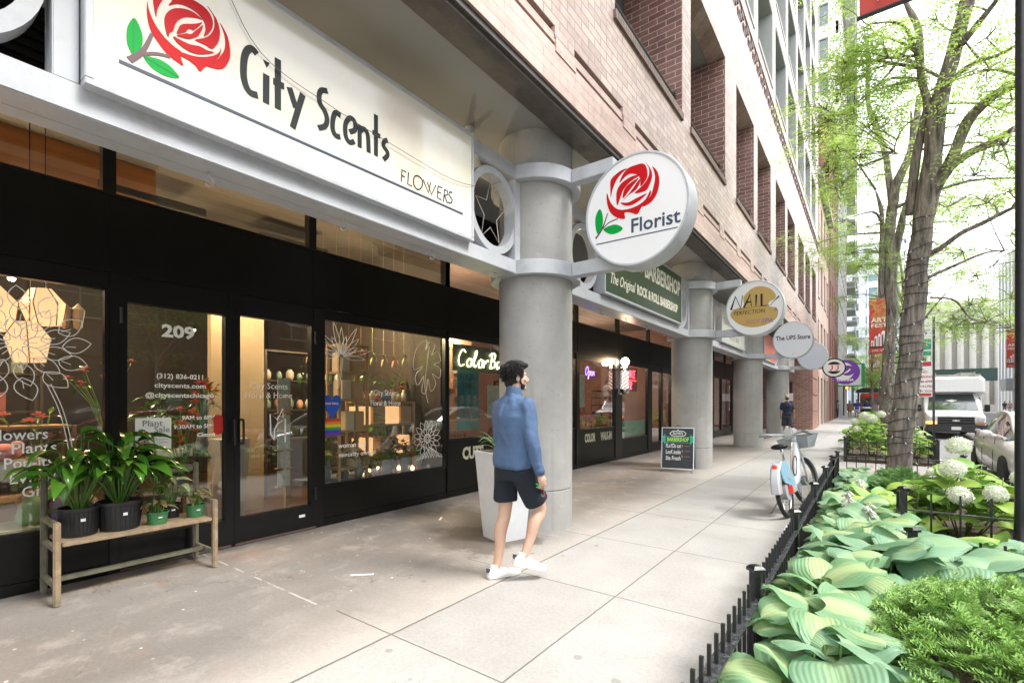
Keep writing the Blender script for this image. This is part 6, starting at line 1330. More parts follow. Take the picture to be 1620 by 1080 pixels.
# ---------- street furniture
lp=thing('street_lamp','thick black lamp post at the right edge beside the hydrangeas','street lamp',(.99,5.68,0)); m_=MB(); m_.lathe([(.13,0),(.13,.10),(.10,.14),(.09,.20),(.055,.26),(.046,.5),(.042,3),(.04,9)],(1.01,5.68,0),20); m_.build('pole',black_iron,lp,smooth=True,auto=30)
m_=MB(); m_.lathe([(.06,0),(.20,.05),(.24,.25),(.10,.5),(.03,.6)],(.99,5.68,9),16); m_.build('lantern',pm('lantern_glass',(.6,.6,.58),.3),lp,smooth=True)
ban_r=leafmat('banner_red',(.60,.11,.09),(.66,.14,.11),.5,.7)
def banner(x0,x1,y,z0,z1,label,textit=True,par_lab=None):
    th=thing('street_banner',label,'banner',((x0+x1)/2,y,z0)); m_=MB(); n=8; W_=x1-x0
    vs=[];fs=[]
    for k in range(n+1):
        xx=x0+W_*k/n; yy=y+.02*math.sin(k*.8)
        vs+=[(xx,yy-.004,z0),(xx,yy-.004,z1),(xx,yy+.004,z0),(xx,yy+.004,z1)]
    for k in range(n):
        a=k*4; b=a+4; fs+=[(a,b,b+1,a+1),(a+2,a+3,b+3,b+2),(a,a+2,b+2,b),(a+1,b+1,b+3,a+3)]
    fs+=[(0,1,3,2),(n*4,n*4+2,n*4+3,n*4+1)]
    m_.add(vs,fs); m_.build('banner_cloth',ban_r,th,smooth=True,auto=40); F=FY(y-.026); h=z1-z0
    m_=MB(); m_.tube([(x0-.02,y,z1+.02),(x1+.15,y,z1+.02)],.02,6); m_.build('banner_rod',black_iron,th); m_=MB(); m_.tube([(x0-.02,y,z0-.02),(x1+.15,y,z0-.02)],.02,6); m_.build('banner_rod',black_iron,th)
    wt=pm('banner_white',(.75,.72,.70),.7); bk=pm('banner_black',(.03,.02,.02),.7); cx=(x0+x1)/2
    text('ART',W_*.42,F,wt,th,'lettering',x=cx,y=z0+h*.56,fit=W_*.80,bold=.006); text('FEST',W_*.32,F,wt,th,'lettering',x=cx,y=z0+h*.47,fit=W_*.80,bold=.004)
    m_=MB(); k2=MB()
    for j,(xx,ww,hh) in enumerate(((-.40,.13,.14),(-.22,.14,.25),(-.04,.12,.30),(.12,.16,.36),(.32,.14,.26))):
        a=cx+xx*W_; m_.prism([(a,z0+h*.12),(a+ww*W_,z0+h*.12),(a+ww*W_,z0+h*(.12+hh*.7)),(a+ww*W_*.5,z0+h*(.12+hh*.78)),(a,z0+h*(.12+hh*.7))],F,.001+.001*j,.004+.001*j)
        k2.prism([(a+.03,z0+h*.12),(a+ww*W_*.6,z0+h*.12),(a+ww*W_*.6,z0+h*(.12+hh*.62)),(a+.03,z0+h*(.12+hh*.55))],F,.0095,.012)
    k2.box(x0+.01,x1-.01,y-.034,y-.030,z0+h*.095,z0+h*.12)
    m_.build('skyline_shapes',wt,th); k2.build('skyline_shadows',bk,th)
    text('JUNE 10-12',W_*.15,F,wt,th,'lettering',x=cx,y=z0+h*.03,fit=W_*.7)
    return th
banner(-.075,.86,5.68,5.14,8.3,'pale red banner overhead hanging from the near lamp post')
pl=thing('banner_pole','tall black banner pole hidden behind the second tree','pole',(1.1,40,0)); m_=MB(); m_.lathe([(.16,0),(.13,.6),(.07,.8),(.05,9)],(1.1,40,0),14); m_.build('shaft',black_iron,pl,smooth=True)
banner(.0,1.05,40,4.75,8.35,'bright red banner with white lettering left of the tree trunks')
banner(13.9,15.1,86,5.9,10.6,'red banner with a rounded top across the street by the right edge')
banner(-.0,1.0,66,4.9,8.3,'small distant red banner above the bus shelter')
sgp=thing('parking_sign_post','black post carrying a white and green sign above a red and white parking sign','sign post',(1.30,16,0)); m_=MB(); m_.box(1.275,1.325,15.975,16.025,0,3.62); m_.build('post',black_iron,sgp)
def plate(x0,x1,z0,z1,col,rows,y=15.95):
    o=MB().bbox(x0,x1,y-.004,y+.004,z0,z1,.002).build('sign_plate',white_p,sgp); F=FY(y-.005)
    for (a,b,c) in rows: MB().prism([(x0+.02,z0+(z1-z0)*a),(x1-.02,z0+(z1-z0)*a),(x1-.02,z0+(z1-z0)*b),(x0+.02,z0+(z1-z0)*b)],F,.0005,.0025).build('sign_band',c,o)
    return o,F
sgr=pm('sign_green_band',(.02,.28,.16),.5); srd=pm('sign_red_band',(.45,.03,.03),.5)
o,F=plate(1.02,1.27,2.62,3.56,sgr,[(.18,.46,sgr),(.0+.02,.14,sgr)])
text('Zone',.09,F,white_p,o,'lettering',x=1.145,y=2.93,t0=.003,t1=.005); text('PAY',.08,F,pm('dark_text',(.05,.06,.06),.5),o,'lettering',x=1.17,y=3.36,t0=.001,t1=.003); text('BOX',.06,F,MATS['dark_text'],o,'lettering',x=1.17,y=3.25,t0=.001,t1=.003)
m_=MB(); m_.tube([(1.08+.035*math.cos(t*.6),15.944,3.38+.07*math.sin(t*.6)) for t in range(11)],.004,5,closed=False); m_.build('ring_emblem',sgr,o)
o,F=plate(.97,1.27,1.60,2.50,srd,[(.86,.98,srd),(.02,.10,srd)])
for k,s_ in enumerate(('NO','PARKING','4PM-6PM','MON-FRI','TOW ZONE')): text(s_,.075,F,srd,o,'lettering',x=1.12,y=2.20-.12*k,t0=.001,t1=.003,bold=.0015)
# far: bus shelter, bin, bollards, signals
bs=thing('bus_shelter','small dark roofed bus shelter with red advert far along the sidewalk','bus shelter',(-.1,62,0)); m_=MB(); 
for x in (-.9,.9):
    for y in (60,64): m_.box(x-.05,x+.05,y-.05,y+.05,0,2.5)
m_.build('post',black_iron,bs); m_=MB(); n=8
m_.prism([(-1.15,2.5),(-1.0,2.75),(-.5,2.95),(.5,2.95),(1.0,2.75),(1.15,2.5)],FY(64.2),0,4.4); m_.build('roof',black_iron,bs)
MB().box(-.8,.8,63.9,63.95,.3,2.3).build('advert_panel',pm('advert',(.5,.38,.34),.5,var=.6,vs=2),bs); MB().box(-.7,.7,59.9,59.94,2.0,2.4).build('red_header',MATS['bright_red'],bs)
bn=thing('litter_bin','dark litter bin at the planting edge far down the sidewalk','bin',(-.2,48,0)); m_=MB(); m_.lathe([(.28,0),(.33,.05),(.35,.9),(.30,.95)],(-.2,48,0),20); m_.build('bin_body',black_iron,bn,smooth=True,auto=30); m_=MB(); m_.lathe([(.36,.96),(.37,1.05),(.2,1.12),(.01,1.13)],(-.2,48,0),20); m_.build('bin_lid',pm('bin_lid',(.3,.3,.3),.5),bn,smooth=True)
tl=thing('pedestrian_signal','small orange lit pedestrian signal on a pole at the far corner','signal',(-2.3,66,0)); m_=MB(); m_.tube([(-2.3,66,0),(-2.3,66,4)],.06,8); m_.build('pole',black_iron,tl); m_=MB(); m_.bbox(-2.2,-1.8,65.7,66,2.9,3.35,.03); m_.build('signal_box',black_iron,tl); MB().box(-2.12,-1.88,65.66,65.695,3.0,3.25).build('lit_hand',emitmat('hand_lamp',(1,.2,.04),3),tl)
MB().cyl((-1.35,60,1.0),.01,.01,6).build('small_stud',black_iron,bs)
# ---------- wooden bench with plants
wood=pm('weathered_wood',(.30,.215,.135),.7,var=.35,vs=14,bump=.4,bs=70,stain=(.16,.17,.12),ss=5,stf=.6)
wood2=pm('grey_green_wood',(.17,.165,.12),.75,var=.3,vs=12,bump=.4,bs=70)
bx0,bx1,by0,by1=-5.07,-4.62,.83,1.86
bench=thing('wooden_bench','worn wooden bench holding potted plants under the flower shop window','bench',(-4.85,1.34,0))
for y in (by0,by1):
    MB().bbox(bx1-.045,bx1,y-.02,y+.02,0,.60,.008).build('leg',wood,bench); MB().bbox(bx0,bx0+.045,y-.02,y+.02,0,.90,.010).build('leg',wood2,bench)
    MB().bbox(bx0+.046,bx1-.046,y-.02,y+.02,.555,.595,.006).build('armrest',wood2,bench); MB().bbox(bx0+.046,bx1-.046,y-.018,y+.018,.385,.418,.005).build('seat_bearer',wood2,bench); MB().bbox(bx0+.046,bx1-.046,y-.016,y+.016,.12,.155,.005).build('stretcher',wood2,bench)
MB().bbox(bx0+.048,bx1-.002,by0+.027,by1-.027,.419,.447,.004).build('seat',wood,bench); MB().bbox(-4.87,-4.83,by0+.018,by1-.018,.122,.158,.005).build('stretcher',wood2,bench)
MB().bbox(bx0+.002,bx0+.04,by0+.027,by1-.027,.82,.885,.01).build('back_rail',wood2,bench); MB().bbox(bx0+.004,bx0+.036,by0+.027,by1-.027,.60,.64,.006).build('back_rail',wood2,bench)
potb=pm('black_nursery_pot',(.015,.016,.018),.45,bump=.1,bs=20); potg=pm('green_plastic_pot',(.05,.19,.08),.4)
lily=leafmat('lily_leaf',(.010,.055,.010),(.08,.22,.02),.22,.22,3,.6)
def potplant(x,y,r,h,label,nleaf,hgt,lf,pot,seed,kind='lily',group=None,lm_=None):
    random.seed(seed); z0=.449; th=thing('potted_plant',label,'potted plant',(x,y,z0),group=group)
    p=MB(); p.lathe([(r*.82,z0),(r*.84,z0+.01),(r*.97,z0+h*.88),(r*1.04,z0+h*.89),(r*1.06,z0+h),(r*.97,z0+h),(r*.95,z0+h*.85),(.001,z0+h*.85)],(x,y,0),28)
    if r>.1:
        for k in range(28): a=2*PI*k/28; p.tube([(x+r*.84*math.cos(a),y+r*.84*math.sin(a),z0+.02),(x+r*.965*math.cos(a),y+r*.965*math.sin(a),z0+h*.84)],.004,4)
    o=p.build('pot',pot,th,smooth=True,auto=40); MB().lathe([(r*.93,z0+h*.86),(.001,z0+h*.89)],(x,y,0),20).build('potting_soil',soil,th)
    MB().box(x+r*.99,x+r*1.02,y-.018,y+.01,z0+h*.55,z0+h*.65).build('pot_label',white_p,o)
    lm=MB(); st_=MB()
    for k in range(nleaf):
        a=k*2.4+random.uniform(-.4,.4); q=math.sqrt((k+1)/nleaf); rr=q*hgt*.55; hh=hgt*(1.05-.6*q)*random.uniform(.85,1.1)
        ox,oy=math.cos(a)*rr,math.sin(a)*rr
        if x+ox<SF+.10: ox=SF+.10-x+random.uniform(0,.05)
        b=Vector((x+.03*math.cos(a),y+.03*math.sin(a),z0+h*.88)); tip=Vector((x+ox*.75,y+oy*.75,z0+h*.88+hh)); petiole(st_,b,tip,.004,.08)
        Lf=lf*random.uniform(.75,1.15); hd=a+random.uniform(-.5,.5); hd = hd if math.cos(hd)>-.3 or x+ox>SF+.35 else PI-hd
        blade_leaf(lm,tip,hd,R(random.uniform(0,50))*(1-.4*q),Lf,Lf*(.36 if kind=='lily' else .30),R(random.uniform(50,115)),n=8,prof='lance',fold=.22,wav=.02,roll=random.uniform(-.5,.5))
    lm.build('leaves',lm_ or lily,th,smooth=True,fix=False); st_.build('stems',pm('lily_stem',(.10,.22,.04),.4),th,smooth=True,fix=False)
    return th
potplant(-4.83,.99,.125,.215,'tall arching peace lily in the smaller black pot at the left end of the bench',42,.58,.24,potb,5)
potplant(-4.82,1.235,.150,.225,'wide bushy peace lily in the largest black pot on the bench',60,.55,.27,potb,6)
rubl=leafmat('reddish_leaf',(.03,.10,.03),(.17,.13,.05),.2,.3,6); palel=leafmat('pale_veined_leaf',(.09,.20,.06),(.35,.45,.22),.25,.3,5)
potplant(-4.76,1.47,.078,.10,'small reddish plant in the left green pot on the bench',13,.12,.12,potg,7,lm_=rubl)
potplant(-4.93,1.62,.075,.12,'pale veined plant in a small black pot behind the green pots',10,.26,.16,potb,8,lm_=palel)
potplant(-4.80,1.765,.075,.105,'small plant with red stems in the right green pot at the bench end',14,.17,.12,potg,9,lm_=rubl)
# plant sale card on a stick
cs=thing('plant_sale_card','white card with plant drawing on a thin stick rising from the bench plants','card',(-4.93,1.47,.55)); m_=MB(); m_.tube([(-4.95,1.50,.55),(-4.955,1.52,1.06)],.005,6); m_.build('stick',pm('bamboo',(.40,.28,.15),.6),cs)
cx_=-4.95
MB().box(cx_,cx_+.004,1.37,1.63,1.04,1.32).build('card_panel',pm('card_white',(.85,.85,.80),.6),cs)
FC=FX(cx_+.0045)
text('Plant',.075,FC,pm('card_text',(.18,.17,.16),.6),cs,'lettering',x=1.49,y=1.25); text('Sale',.075,FC,MATS['card_text'],cs,'lettering',x=1.56,y=1.195)
for i in range(3): text('~~~~~~',.03,FC,MATS['card_text'],cs,'fine_print',x=1.57,y=1.15-.025*i,fit=.07)
m_=MB(); m_.cyl((cx_+.005,1.435,1.085),.045,.002,20,axis='x'); m_.build('pink_disc',pm('card_pink',(.65,.30,.22),.6),cs)
m_=MB(); m_.prism([(1.41,1.055),(1.46,1.055),(1.47,1.10),(1.40,1.10)],FX(cx_+.0075),0,.002); m_.build('drawn_pot',pm('card_brown',(.22,.08,.05),.6),cs)
m_=MB(); ribbon(m_,[(1.435,1.10),(1.43,1.16),(1.42,1.20)],.006,FX(cx_+.0075),0,.002)
for (a,b) in ((1.415,1.205),(1.455,1.15)): m_.prism([(a+.025*math.cos(q)*(1+.3*math.sin(q)),b+.022*math.sin(q)) for q in [k*PI/6 for k in range(12)]],FX(cx_+.0075),.0021,.004)
m_.build('drawn_plant',pm('card_green',(.02,.22,.10),.6),cs)
# ---------- white tapered planter behind the man
pt=thing('tapered_planter','tall white tapered square planter beside the florist column','planter',(-3.2,4.13,0)); M_=Matrix.Translation((-3.17,4.14,0))@Matrix.Rotation(R(-19),4,'Z')
def frus(mb,a,b,z0,z1): mb.add([M_@Vector(q) for q in ((-a,-a,z0),(a,-a,z0),(a,a,z0),(-a,a,z0),(-b,-b,z1),(b,-b,z1),(b,b,z1),(-b,b,z1))],[(0,3,2,1),(4,5,6,7),(0,1,5,4),(1,2,6,5),(2,3,7,6),(3,0,4,7)])
m_=MB(); frus(m_,.165,.232,.0,.90); frus(m_,.238,.24,.901,.93); m_.build('planter_body',pm('planter_white',(.58,.60,.62),.5,var=.05,vs=4,stain=(.35,.35,.33),ss=5,stf=.3,bump=.2,bs=60),pt); m_=MB(); frus(m_,.21,.21,.931,.936); m_.build('potting_soil',soil,pt)
random.seed(4); th=thing('spider_plant','thin arching leaves of the plant in the white tapered planter','plant',(-3.2,4.12,.93)); m_=MB()
for k in range(34):
    a=random.uniform(0,6.28); blade_leaf(m_,(-3.19+.05*math.cos(a),4.12+.05*math.sin(a),.92),a,R(random.uniform(45,80)),random.uniform(.3,.5),.024,R(random.uniform(60,130)),n=8,prof='lance',fold=.2)
m_.build('leaves',palel,th,smooth=True,fix=False)
# ---------- chalkboard A-frame
ab=thing('chalkboard_sign','black chalkboard A frame sign with green and white chalk lettering at the second column','sandwich board',(-3.2,10.3,0)); A_=R(11)
MA=Matrix.Translation((-3.23,10.18,0))@Matrix.Rotation(A_,4,'Z')
def tilt(s): return MA@Matrix.Translation((0,0.0,.06))@Matrix.Rotation(s,4,'X')
front=tilt(R(-9))
m_=MB(); m_.box(-.31,.31,-.012,.0,.02,.86,front); m_.build('board',pm('chalk_black',(.02,.027,.035),.6,var=.2,vs=5),ab)
m_=MB(); 
for (a,b,c,d) in ((-.33,-.31,0,.88),(.31,.33,0,.88)): m_.box(a,b,-.018,.008,c,d,front)
m_.box(-.31,.31,-.017,.007,0,.02,front); m_.box(-.31,.31,-.017,.007,.86,.88,front); m_.build('board_frame',steel,ab)
m_=MB(); bk_=Matrix.Translation((0,0,0))@MA@Matrix.Translation((0,.34,.06))@Matrix.Rotation(R(11),4,'X'); m_.box(-.33,.33,-.01,.01,.0,.86,bk_); m_.build('rear_board',black_panel,ab)
m_=MB(); 
for s in (-.3,.3): m_.tube([MA@Vector((s,-.02,.07)),MA@Vector((s-.03,-.05,.0)),MA@Vector((s+.02,-.03,.0))],.006,5); m_.tube([MA@Vector((s,.34,.07)),MA@Vector((s,.36,.0))],.006,5)
m_.tube([MA@Vector((-.05,.15,.92)),MA@Vector((-.04,.15,.96)),MA@Vector((.04,.15,.96)),MA@Vector((.05,.15,.92))],.007,6); m_.build('wire_feet',black_iron,ab)
FA=lambda a,b,t: tuple(front@Vector((a,-.013-t,b)))
wchalk=pm('white_chalk',(.7,.72,.74),.8); gchalk=pm('green_chalk',(.35,.62,.12),.8); tchalk=pm('teal_chalk',(.03,.42,.28),.8); ochalk=pm('orange_chalk',(.50,.22,.14),.8)
m_=MB(); ribbon(m_,catmull([(-.16,.75),(-.10,.80),(-.02,.80),(0,.83),(.02,.80),(.10,.80),(.16,.75),(.10,.70),(-.10,.70),(-.16,.75)],4),.014,FA,.0005,.002); m_.build('chalk_logo',wchalk,ab); text("FLOYD'S",.075,FA,wchalk,ab,'chalk_lettering',x=0,y=.725,fit=.20,bold=.002)
m_=MB(); ribbon(m_,[(-.25,.56),(.25,.56)],.01,FA,.0005,.002); ribbon(m_,[(-.25,.68),(.25,.68)],.01,FA,.0005,.002)
for s in (-1,1): m_.prism([(s*.25,.55),(s*.25,.69),(s*.26,.74),(s*.28,.69),(s*.32,.70),(s*.295,.62),(s*.315,.56),(s*.28,.57),(s*.265,.51)],FA,.0025,.004)
m_.build('chalk_ribbon',tchalk,ab); text('BARBERSHOP',.11,FA,gchalk,ab,'chalk_lettering',x=0,y=.585,fit=.44,bold=.004)
for (s_,y) in (('FLoYDs cut',.45),('LooK inside',.32),('Sta Fresh',.19)): text(s_,.12,FA,wchalk,ab,'chalk_lettering',x=-.24,y=y,align='LEFT',fit=.30,shear=.1,bold=.002)
for y in (.47,.36,.25): text('$ ~~~',.07,FA,ochalk,ab,'chalk_prices',x=.16,y=y,fit=.17)
# ---------- bicycle
def bike():
    M_=Matrix.Translation((-.815,7.0,0))@Matrix.Rotation(R(-6),4,'Z')@Matrix.Rotation(R(-10),4,'Y')
    th=thing('bicycle','white and blue share bicycle leaning on its kickstand beside the picket fence','bicycle',(-.75,7.5,0))
    wp=pm('bike_white',(.44,.46,.48),.25,coat=.4); bl=pm('bike_blue',(.26,.48,.62),.3,coat=.4); gr=pm('bike_grey',(.20,.21,.22),.4); r=.335
    def whl(c,Mw,name='wheel'):
        t=MB(); pts=[(0,c[1]+(r-.025)*math.cos(a),c[2]+(r-.025)*math.sin(a)) for a in [2*PI*k/40 for k in range(40)]]; t.tube(pts,.027,8,closed=True,M=Mw); o=t.build(name,rubber,th,smooth=True)
        t=MB(); pts=[(0,c[1]+(r-.058)*math.cos(a),c[2]+(r-.058)*math.sin(a)) for a in [2*PI*k/40 for k in range(40)]]; t.tube(pts,.012,6,closed=True,M=Mw); t.build('rim',steel,o,smooth=True)
        t=MB()
        for k in range(24): a=2*PI*k/24; s=.03 if k%2 else -.03; t.tube([(s,c[1]+.03*math.cos(a+.5),c[2]+.03*math.sin(a+.5)),(0,c[1]+(r-.06)*math.cos(a),c[2]+(r-.06)*math.sin(a))],.0013,3,M=Mw)
        t.build('spokes',steel,o); return o
    o=whl((0,0,r),M_); t=MB(); t.cyl((-.05,0,r),.115,.10,24,axis='x',M=M_); t.build('hub_motor',pm('motor_grey',(.35,.36,.37),.4),o,smooth=True,auto=40)
    St=M_@Matrix.Translation((0,1.13,r))@Matrix.Rotation(R(-14),4,'Z')@Matrix.Translation((0,-1.13,-r))
    o=whl((0,1.13,r),St); t=MB(); t.cyl((-.04,1.13,r),.07,.08,20,axis='x',M=St); t.build('hub',gr,o,smooth=True,auto=40)
    # rear fender cover
    t=MB(); secs=[]
    for k in range(15):
        a=R(205-k*12.5); rr=r+.03; c=(0,rr*math.cos(PI-a)*-1*-1,r+rr*math.sin(a)); yy=rr*math.cos(a); zz=r+rr*math.sin(a)
        yi=(r-.10)*math.cos(a); zi=r+(r-.10)*math.sin(a)
        secs.append([(-.045,yi,zi),(-.055,yy*.96,r+(zz-r)*.96),(-.035,yy*1.02,r+(zz-r)*1.02),(.035,yy*1.02,r+(zz-r)*1.02),(.055,yy*.96,r+(zz-r)*.96),(.045,yi,zi),(.035,yi,zi),(.03,yy*.93,r+(zz-r)*.93),(-.03,yy*.93,r+(zz-r)*.93),(-.035,yi,zi)])
    secs=[[tuple(M_@Vector(q)) for q in s_] for s_ in secs[2:13]]; loft(t,secs); t.build('rear_fender',wp,th,smooth=True,auto=40)
    for s in (-1,1):
        t=MB(); pr_=[(-.20,.60),(-.05,.70),(.12,.68),(.26,.56),(.36,.40),(.30,.30),(.16,.36),(.0,.42),(-.14,.46)]
        t.prism(catmull(pr_,3,True),lambda a,b,q:tuple(M_@Vector((s*(.058+q),a,b))),.0,.008); t.build('fender_panel',bl,th)
        t=MB(); t.prism([(.02,.50),(.06,.60),(.10,.56),(.18,.58),(.13,.50),(.16,.44),(.08,.47)],lambda a,b,q:tuple(M_@Vector((s*(.067+q),a,b))),.0,.002); t.build('star_emblem',wp,th)
        t=MB(); t.bbox(s*.075-.02,s*.075+.02,.02,.07,.30,.40,.008,M=M_); t.build('red_reflector',pm('reflector_red',(.7,.03,.02),.2,emit=(1,.05,.02),es=.1),th)
    t=MB(); t.sphere((0,-.215,.655),.030,12,8,(1,.5,1),M=M_); t.build('tail_lamp',MATS['reflector_red'],th,smooth=True)
    t=MB(); t.bbox(-.05,.05,-.30,-.20,.50,.56,.012,M=M_); t.build('mud_guard',gr,th)
    f=MB(); f.tube([(0,1.0,.88),(0,.90,.70),(0,.72,.46),(0,.50,.33),(0,.36,.33)],[.045,.062,.066,.066,.06],14,M=M_); f.tube([(0,.42,.35),(0,.32,.60),(0,.27,.70)],[.045,.035,.026],12,M=M_); f.tube([(0,1.03,.78),(0,.985,.98)],.034,12,M=M_); f.bbox(-.07,.07,.02,.50,.26,.38,.03,M=M_); f.build('frame',wp,th,smooth=True,auto=50)
    f=MB(); f.tube([(0,.27,.70),(0,.235,.85)],.014,8,M=M_); f.build('seat_post',chrome,th,smooth=True)
    f=MB(); f.sphere((0,.17,.885),.1,16,9,(1.05,.9,.38),M=M_); f.sphere((0,.30,.885),.055,12,8,(.7,1.9,.5),M=M_); f.build('saddle',black_panel,th,smooth=True)
    f=MB(); f.tube([(-.33,.78,1.04),(-.26,.84,1.045),(-.10,.95,1.02),(0,.985,1.0),(.10,.95,1.02),(.26,.84,1.045),(.33,.78,1.04)],.017,10,M=St); f.build('handlebar',wp,th,smooth=True)
    for s in (-1,1):
        f=MB(); f.tube([(s*.34,.77,1.04),(s*.23,.87,1.045)],.022,10,M=St); f.build('grip',gr,th,smooth=True); f=MB(); f.tube([(s*.20,.90,1.04),(s*.26,.93,1.01),(s*.33,.87,1.0)],.006,5,M=St); f.build('brake_lever',black_iron,th)
    f=MB(); f.bbox(-.07,.07,.93,1.08,.98,1.10,.02,M=St); f.build('display_console',pm('console_grey',(.45,.47,.48),.3),th); 
    f=MB(); f.add([St@Vector(q) for q in ((-.19,1.03,.80),(.19,1.03,.80),(.15,1.30,.80),(-.15,1.30,.80),(-.22,1.0,.95),(.22,1.0,.95),(.20,1.38,.99),(-.20,1.38,.99),(-.20,1.02,.95),(.20,1.02,.95),(.18,1.36,.985),(-.18,1.36,.985))],[(0,3,2,1),(0,1,5,4),(1,2,6,5),(2,3,7,6),(3,0,4,7),(4,5,9,8),(5,6,10,9),(6,7,11,10),(7,4,8,11)]); f.build('basket',pm('basket_grey',(.24,.27,.29),.5),th)
    f=MB(); secs=[]
    for k in range(10):
        a=R(-5+k*14); rr=r+.03; yy=1.13+rr*math.cos(a); zz=r+rr*math.sin(a); ri=r-.005; secs.append([tuple(St@Vector(q)) for q in ((-.04,1.13+ri*math.cos(a),r+ri*math.sin(a)),(-.03,yy,zz),(.03,yy,zz),(.04,1.13+ri*math.cos(a),r+ri*math.sin(a)))])
    loft(f,secs); f.tube([(.055,1.13,r),(.055,1.07,.70),(.03,1.03,.80)],[.014,.02,.03],8,M=St); f.tube([(-.055,1.13,r),(-.055,1.07,.70),(-.03,1.03,.80)],[.014,.02,.03],8,M=St); f.build('front_fork',wp,th,smooth=True,auto=50)
    f=MB(); pts=[(0.06+.02*math.sin(a),.52+.12*math.cos(a),.60+.13*math.sin(a)) for a in [2*PI*k/20 for k in range(20)]]; f.tube(pts,.008,6,closed=True,M=M_); f.build('lock_cable',black_iron,th,smooth=True)
    f=MB(); f.cyl((.075,.47,.30),.085,.012,24,axis='x',M=M_); f.tube([(.09,.47,.30),(.10,.40,.16)],.009,6,M=M_); f.tube([(-.09,.47,.30),(-.10,.54,.44)],.009,6,M=M_); f.bbox(.09,.18,.35,.45,.145,.165,.005,M=M_); f.bbox(-.18,-.09,.49,.59,.43,.45,.005,M=M_); f.build('crankset',gr,th)
    f=MB(); f.tube([M_@Vector((-.05,.10,.28)),(-1.03,7.12,.005),(-1.06,7.13,.004)],.009,6); f.build('kickstand',gr,th)
bike()
# ---------- things inside the flower shop
random.seed(17)
def lantern(x,y,z,s,rz,label):
    th=thing('wooden_lantern',label,'lantern',(x,y,z),rotz=0); em=pm('glowing_veneer',(.55,.33,.16),.6,emit=(1,.52,.26),es=.62,var=.1,vs=6)
    m_=MB(); M_=Matrix.Translation((x,y,z))@Matrix.Rotation(rz,4,'Z')@Matrix.Rotation(.12,4,'X'); m_.lathe([(.001,.50*s),(.11*s,.50*s),(.24*s,.30*s),(.17*s,.0),(.001,.0)],(0,0,0),6,M=M_); m_.build('glowing_shade',em,th)
    e=MB()
    for k in range(6):
        a=2*PI*k/6; e.tube([M_@Vector((.112*s*math.cos(a),.112*s*math.sin(a),.5*s)),M_@Vector((.243*s*math.cos(a),.243*s*math.sin(a),.3*s)),M_@Vector((.173*s*math.cos(a),.173*s*math.sin(a),0))],.004,5)
    e.build('frame_edges',pm('lantern_edge',(.12,.07,.04),.6),th)
    e=MB(); e.tube([(x,y,z+.5*s),(x,y,3.9)],.004,4); e.build('cord',black_panel,th)
lantern(-5.62,.62,2.02,.75,.2,'upper left glowing faceted wooden lantern inside the left shop window')
lantern(-5.60,.93,2.10,.62,.5,'upper right glowing faceted wooden lantern inside the left shop window')
lantern(-5.50,.82,1.78,.66,.9,'lowest glowing wooden lantern crossed by the white flower drawing')
lantern(-5.55,.45,1.55,.7,.1,'leftmost hanging glowing lantern cut by the picture edge')
def shelf(x,y0,y1,zs,d,label,mat,name='display_shelf'):
    th=thing(name,label,'shelf',(x,(y0+y1)/2,.02))
    for z in zs: MB().bbox(x-d/2,x+d/2,y0,y1,z-.025,z,.004).build('shelf_board',mat,th)
    for y in (y0,y1):
        m_=MB(); m_.box(x-d/2,x-d/2+.03,y-.015,y+.015,.02,max(zs)); m_.box(x+d/2-.03,x+d/2,y-.015,y+.015,.02,max(zs)); m_.build('shelf_leg',mat,th)
pale_w=pm('pale_shelf_wood',(.38,.25,.13),.6,var=.2,vs=8); darkw=pm('dark_shelf_wood',(.06,.045,.03),.5)
shelf(-5.48,3.58,4.0,(.62,1.1,1.5,1.85,2.2),.28,'narrow shelf of kraft boxes at the left of the flower window',pale_w)
shelf(-5.62,3.95,4.95,(.72,1.15,1.47),.26,'two tier lit display shelf behind the flower window',pale_w)
shelf(-6.3,1.7,2.25,(.85,),.5,'dark table with white mugs behind the left glass door',darkw,'display_table')
shelf(-6.0,-.6,1.15,(.62,1.25),.45,'low display shelf behind the left shop window',pale_w)
def smallbox(x,y,z,w,d,h,mat,label,name='kraft_box',cat='box',group='kraft boxes on the flower shop shelves'):
    MB().bbox(x-w/2,x+w/2,y-d/2,y+d/2,z,z+h,.006).build(name,mat,label=label,cat=cat,group=group)
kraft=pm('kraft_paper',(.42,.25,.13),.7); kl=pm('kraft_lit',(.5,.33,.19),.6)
for i,(y,z) in enumerate(((3.68,1.85),(3.86,1.85),(3.70,1.5),(3.88,1.5),(3.75,1.1),(3.9,1.1),(3.85,.62))): smallbox(-5.47,y,z+.001,.2,.13,.24,kraft if i%2 else pm('cream_box',(.55,.45,.33),.7),'plain kraft or cream box on the narrow shelf of the flower window')
for i,(y,z) in enumerate(((4.08,1.15),(4.33,1.15),(4.58,1.15),(4.82,1.15),(4.12,.72),(4.45,.72),(4.78,.72))): smallbox(-5.62,y,z+.001,.2,.21,.25,kl if i%2 else pm('glow_crate',(.45,.26,.12),.7,emit=(1,.55,.25),es=.45),'wooden crate with light put into its colour on the two tier shelf of the flower window',group='lit crates on the two tier shelf')  # paler and glowing crate materials stand in for light on the shelf
mug=pm('mug_white',(.72,.70,.66),.3)
mp=thing('white_mug','white mug on the dark table behind the left glass door','mug',(0,0,0),group='white mugs on the dark table'); MB().lathe([(.03,0),(.04,.01),(.04,.09),(.035,.09),(.034,.015),(.001,.012)],(0,0,0),16).build('cup',mug,mp,smooth=True,auto=40); MB().tube([(.04,0,.075),(.062,0,.07),(.062,0,.03),(.04,0,.025)],.006,5).build('mug_handle',mug,mp,smooth=True)
mp.location=(-6.15,1.9,.851); mt=tree_of(mp)
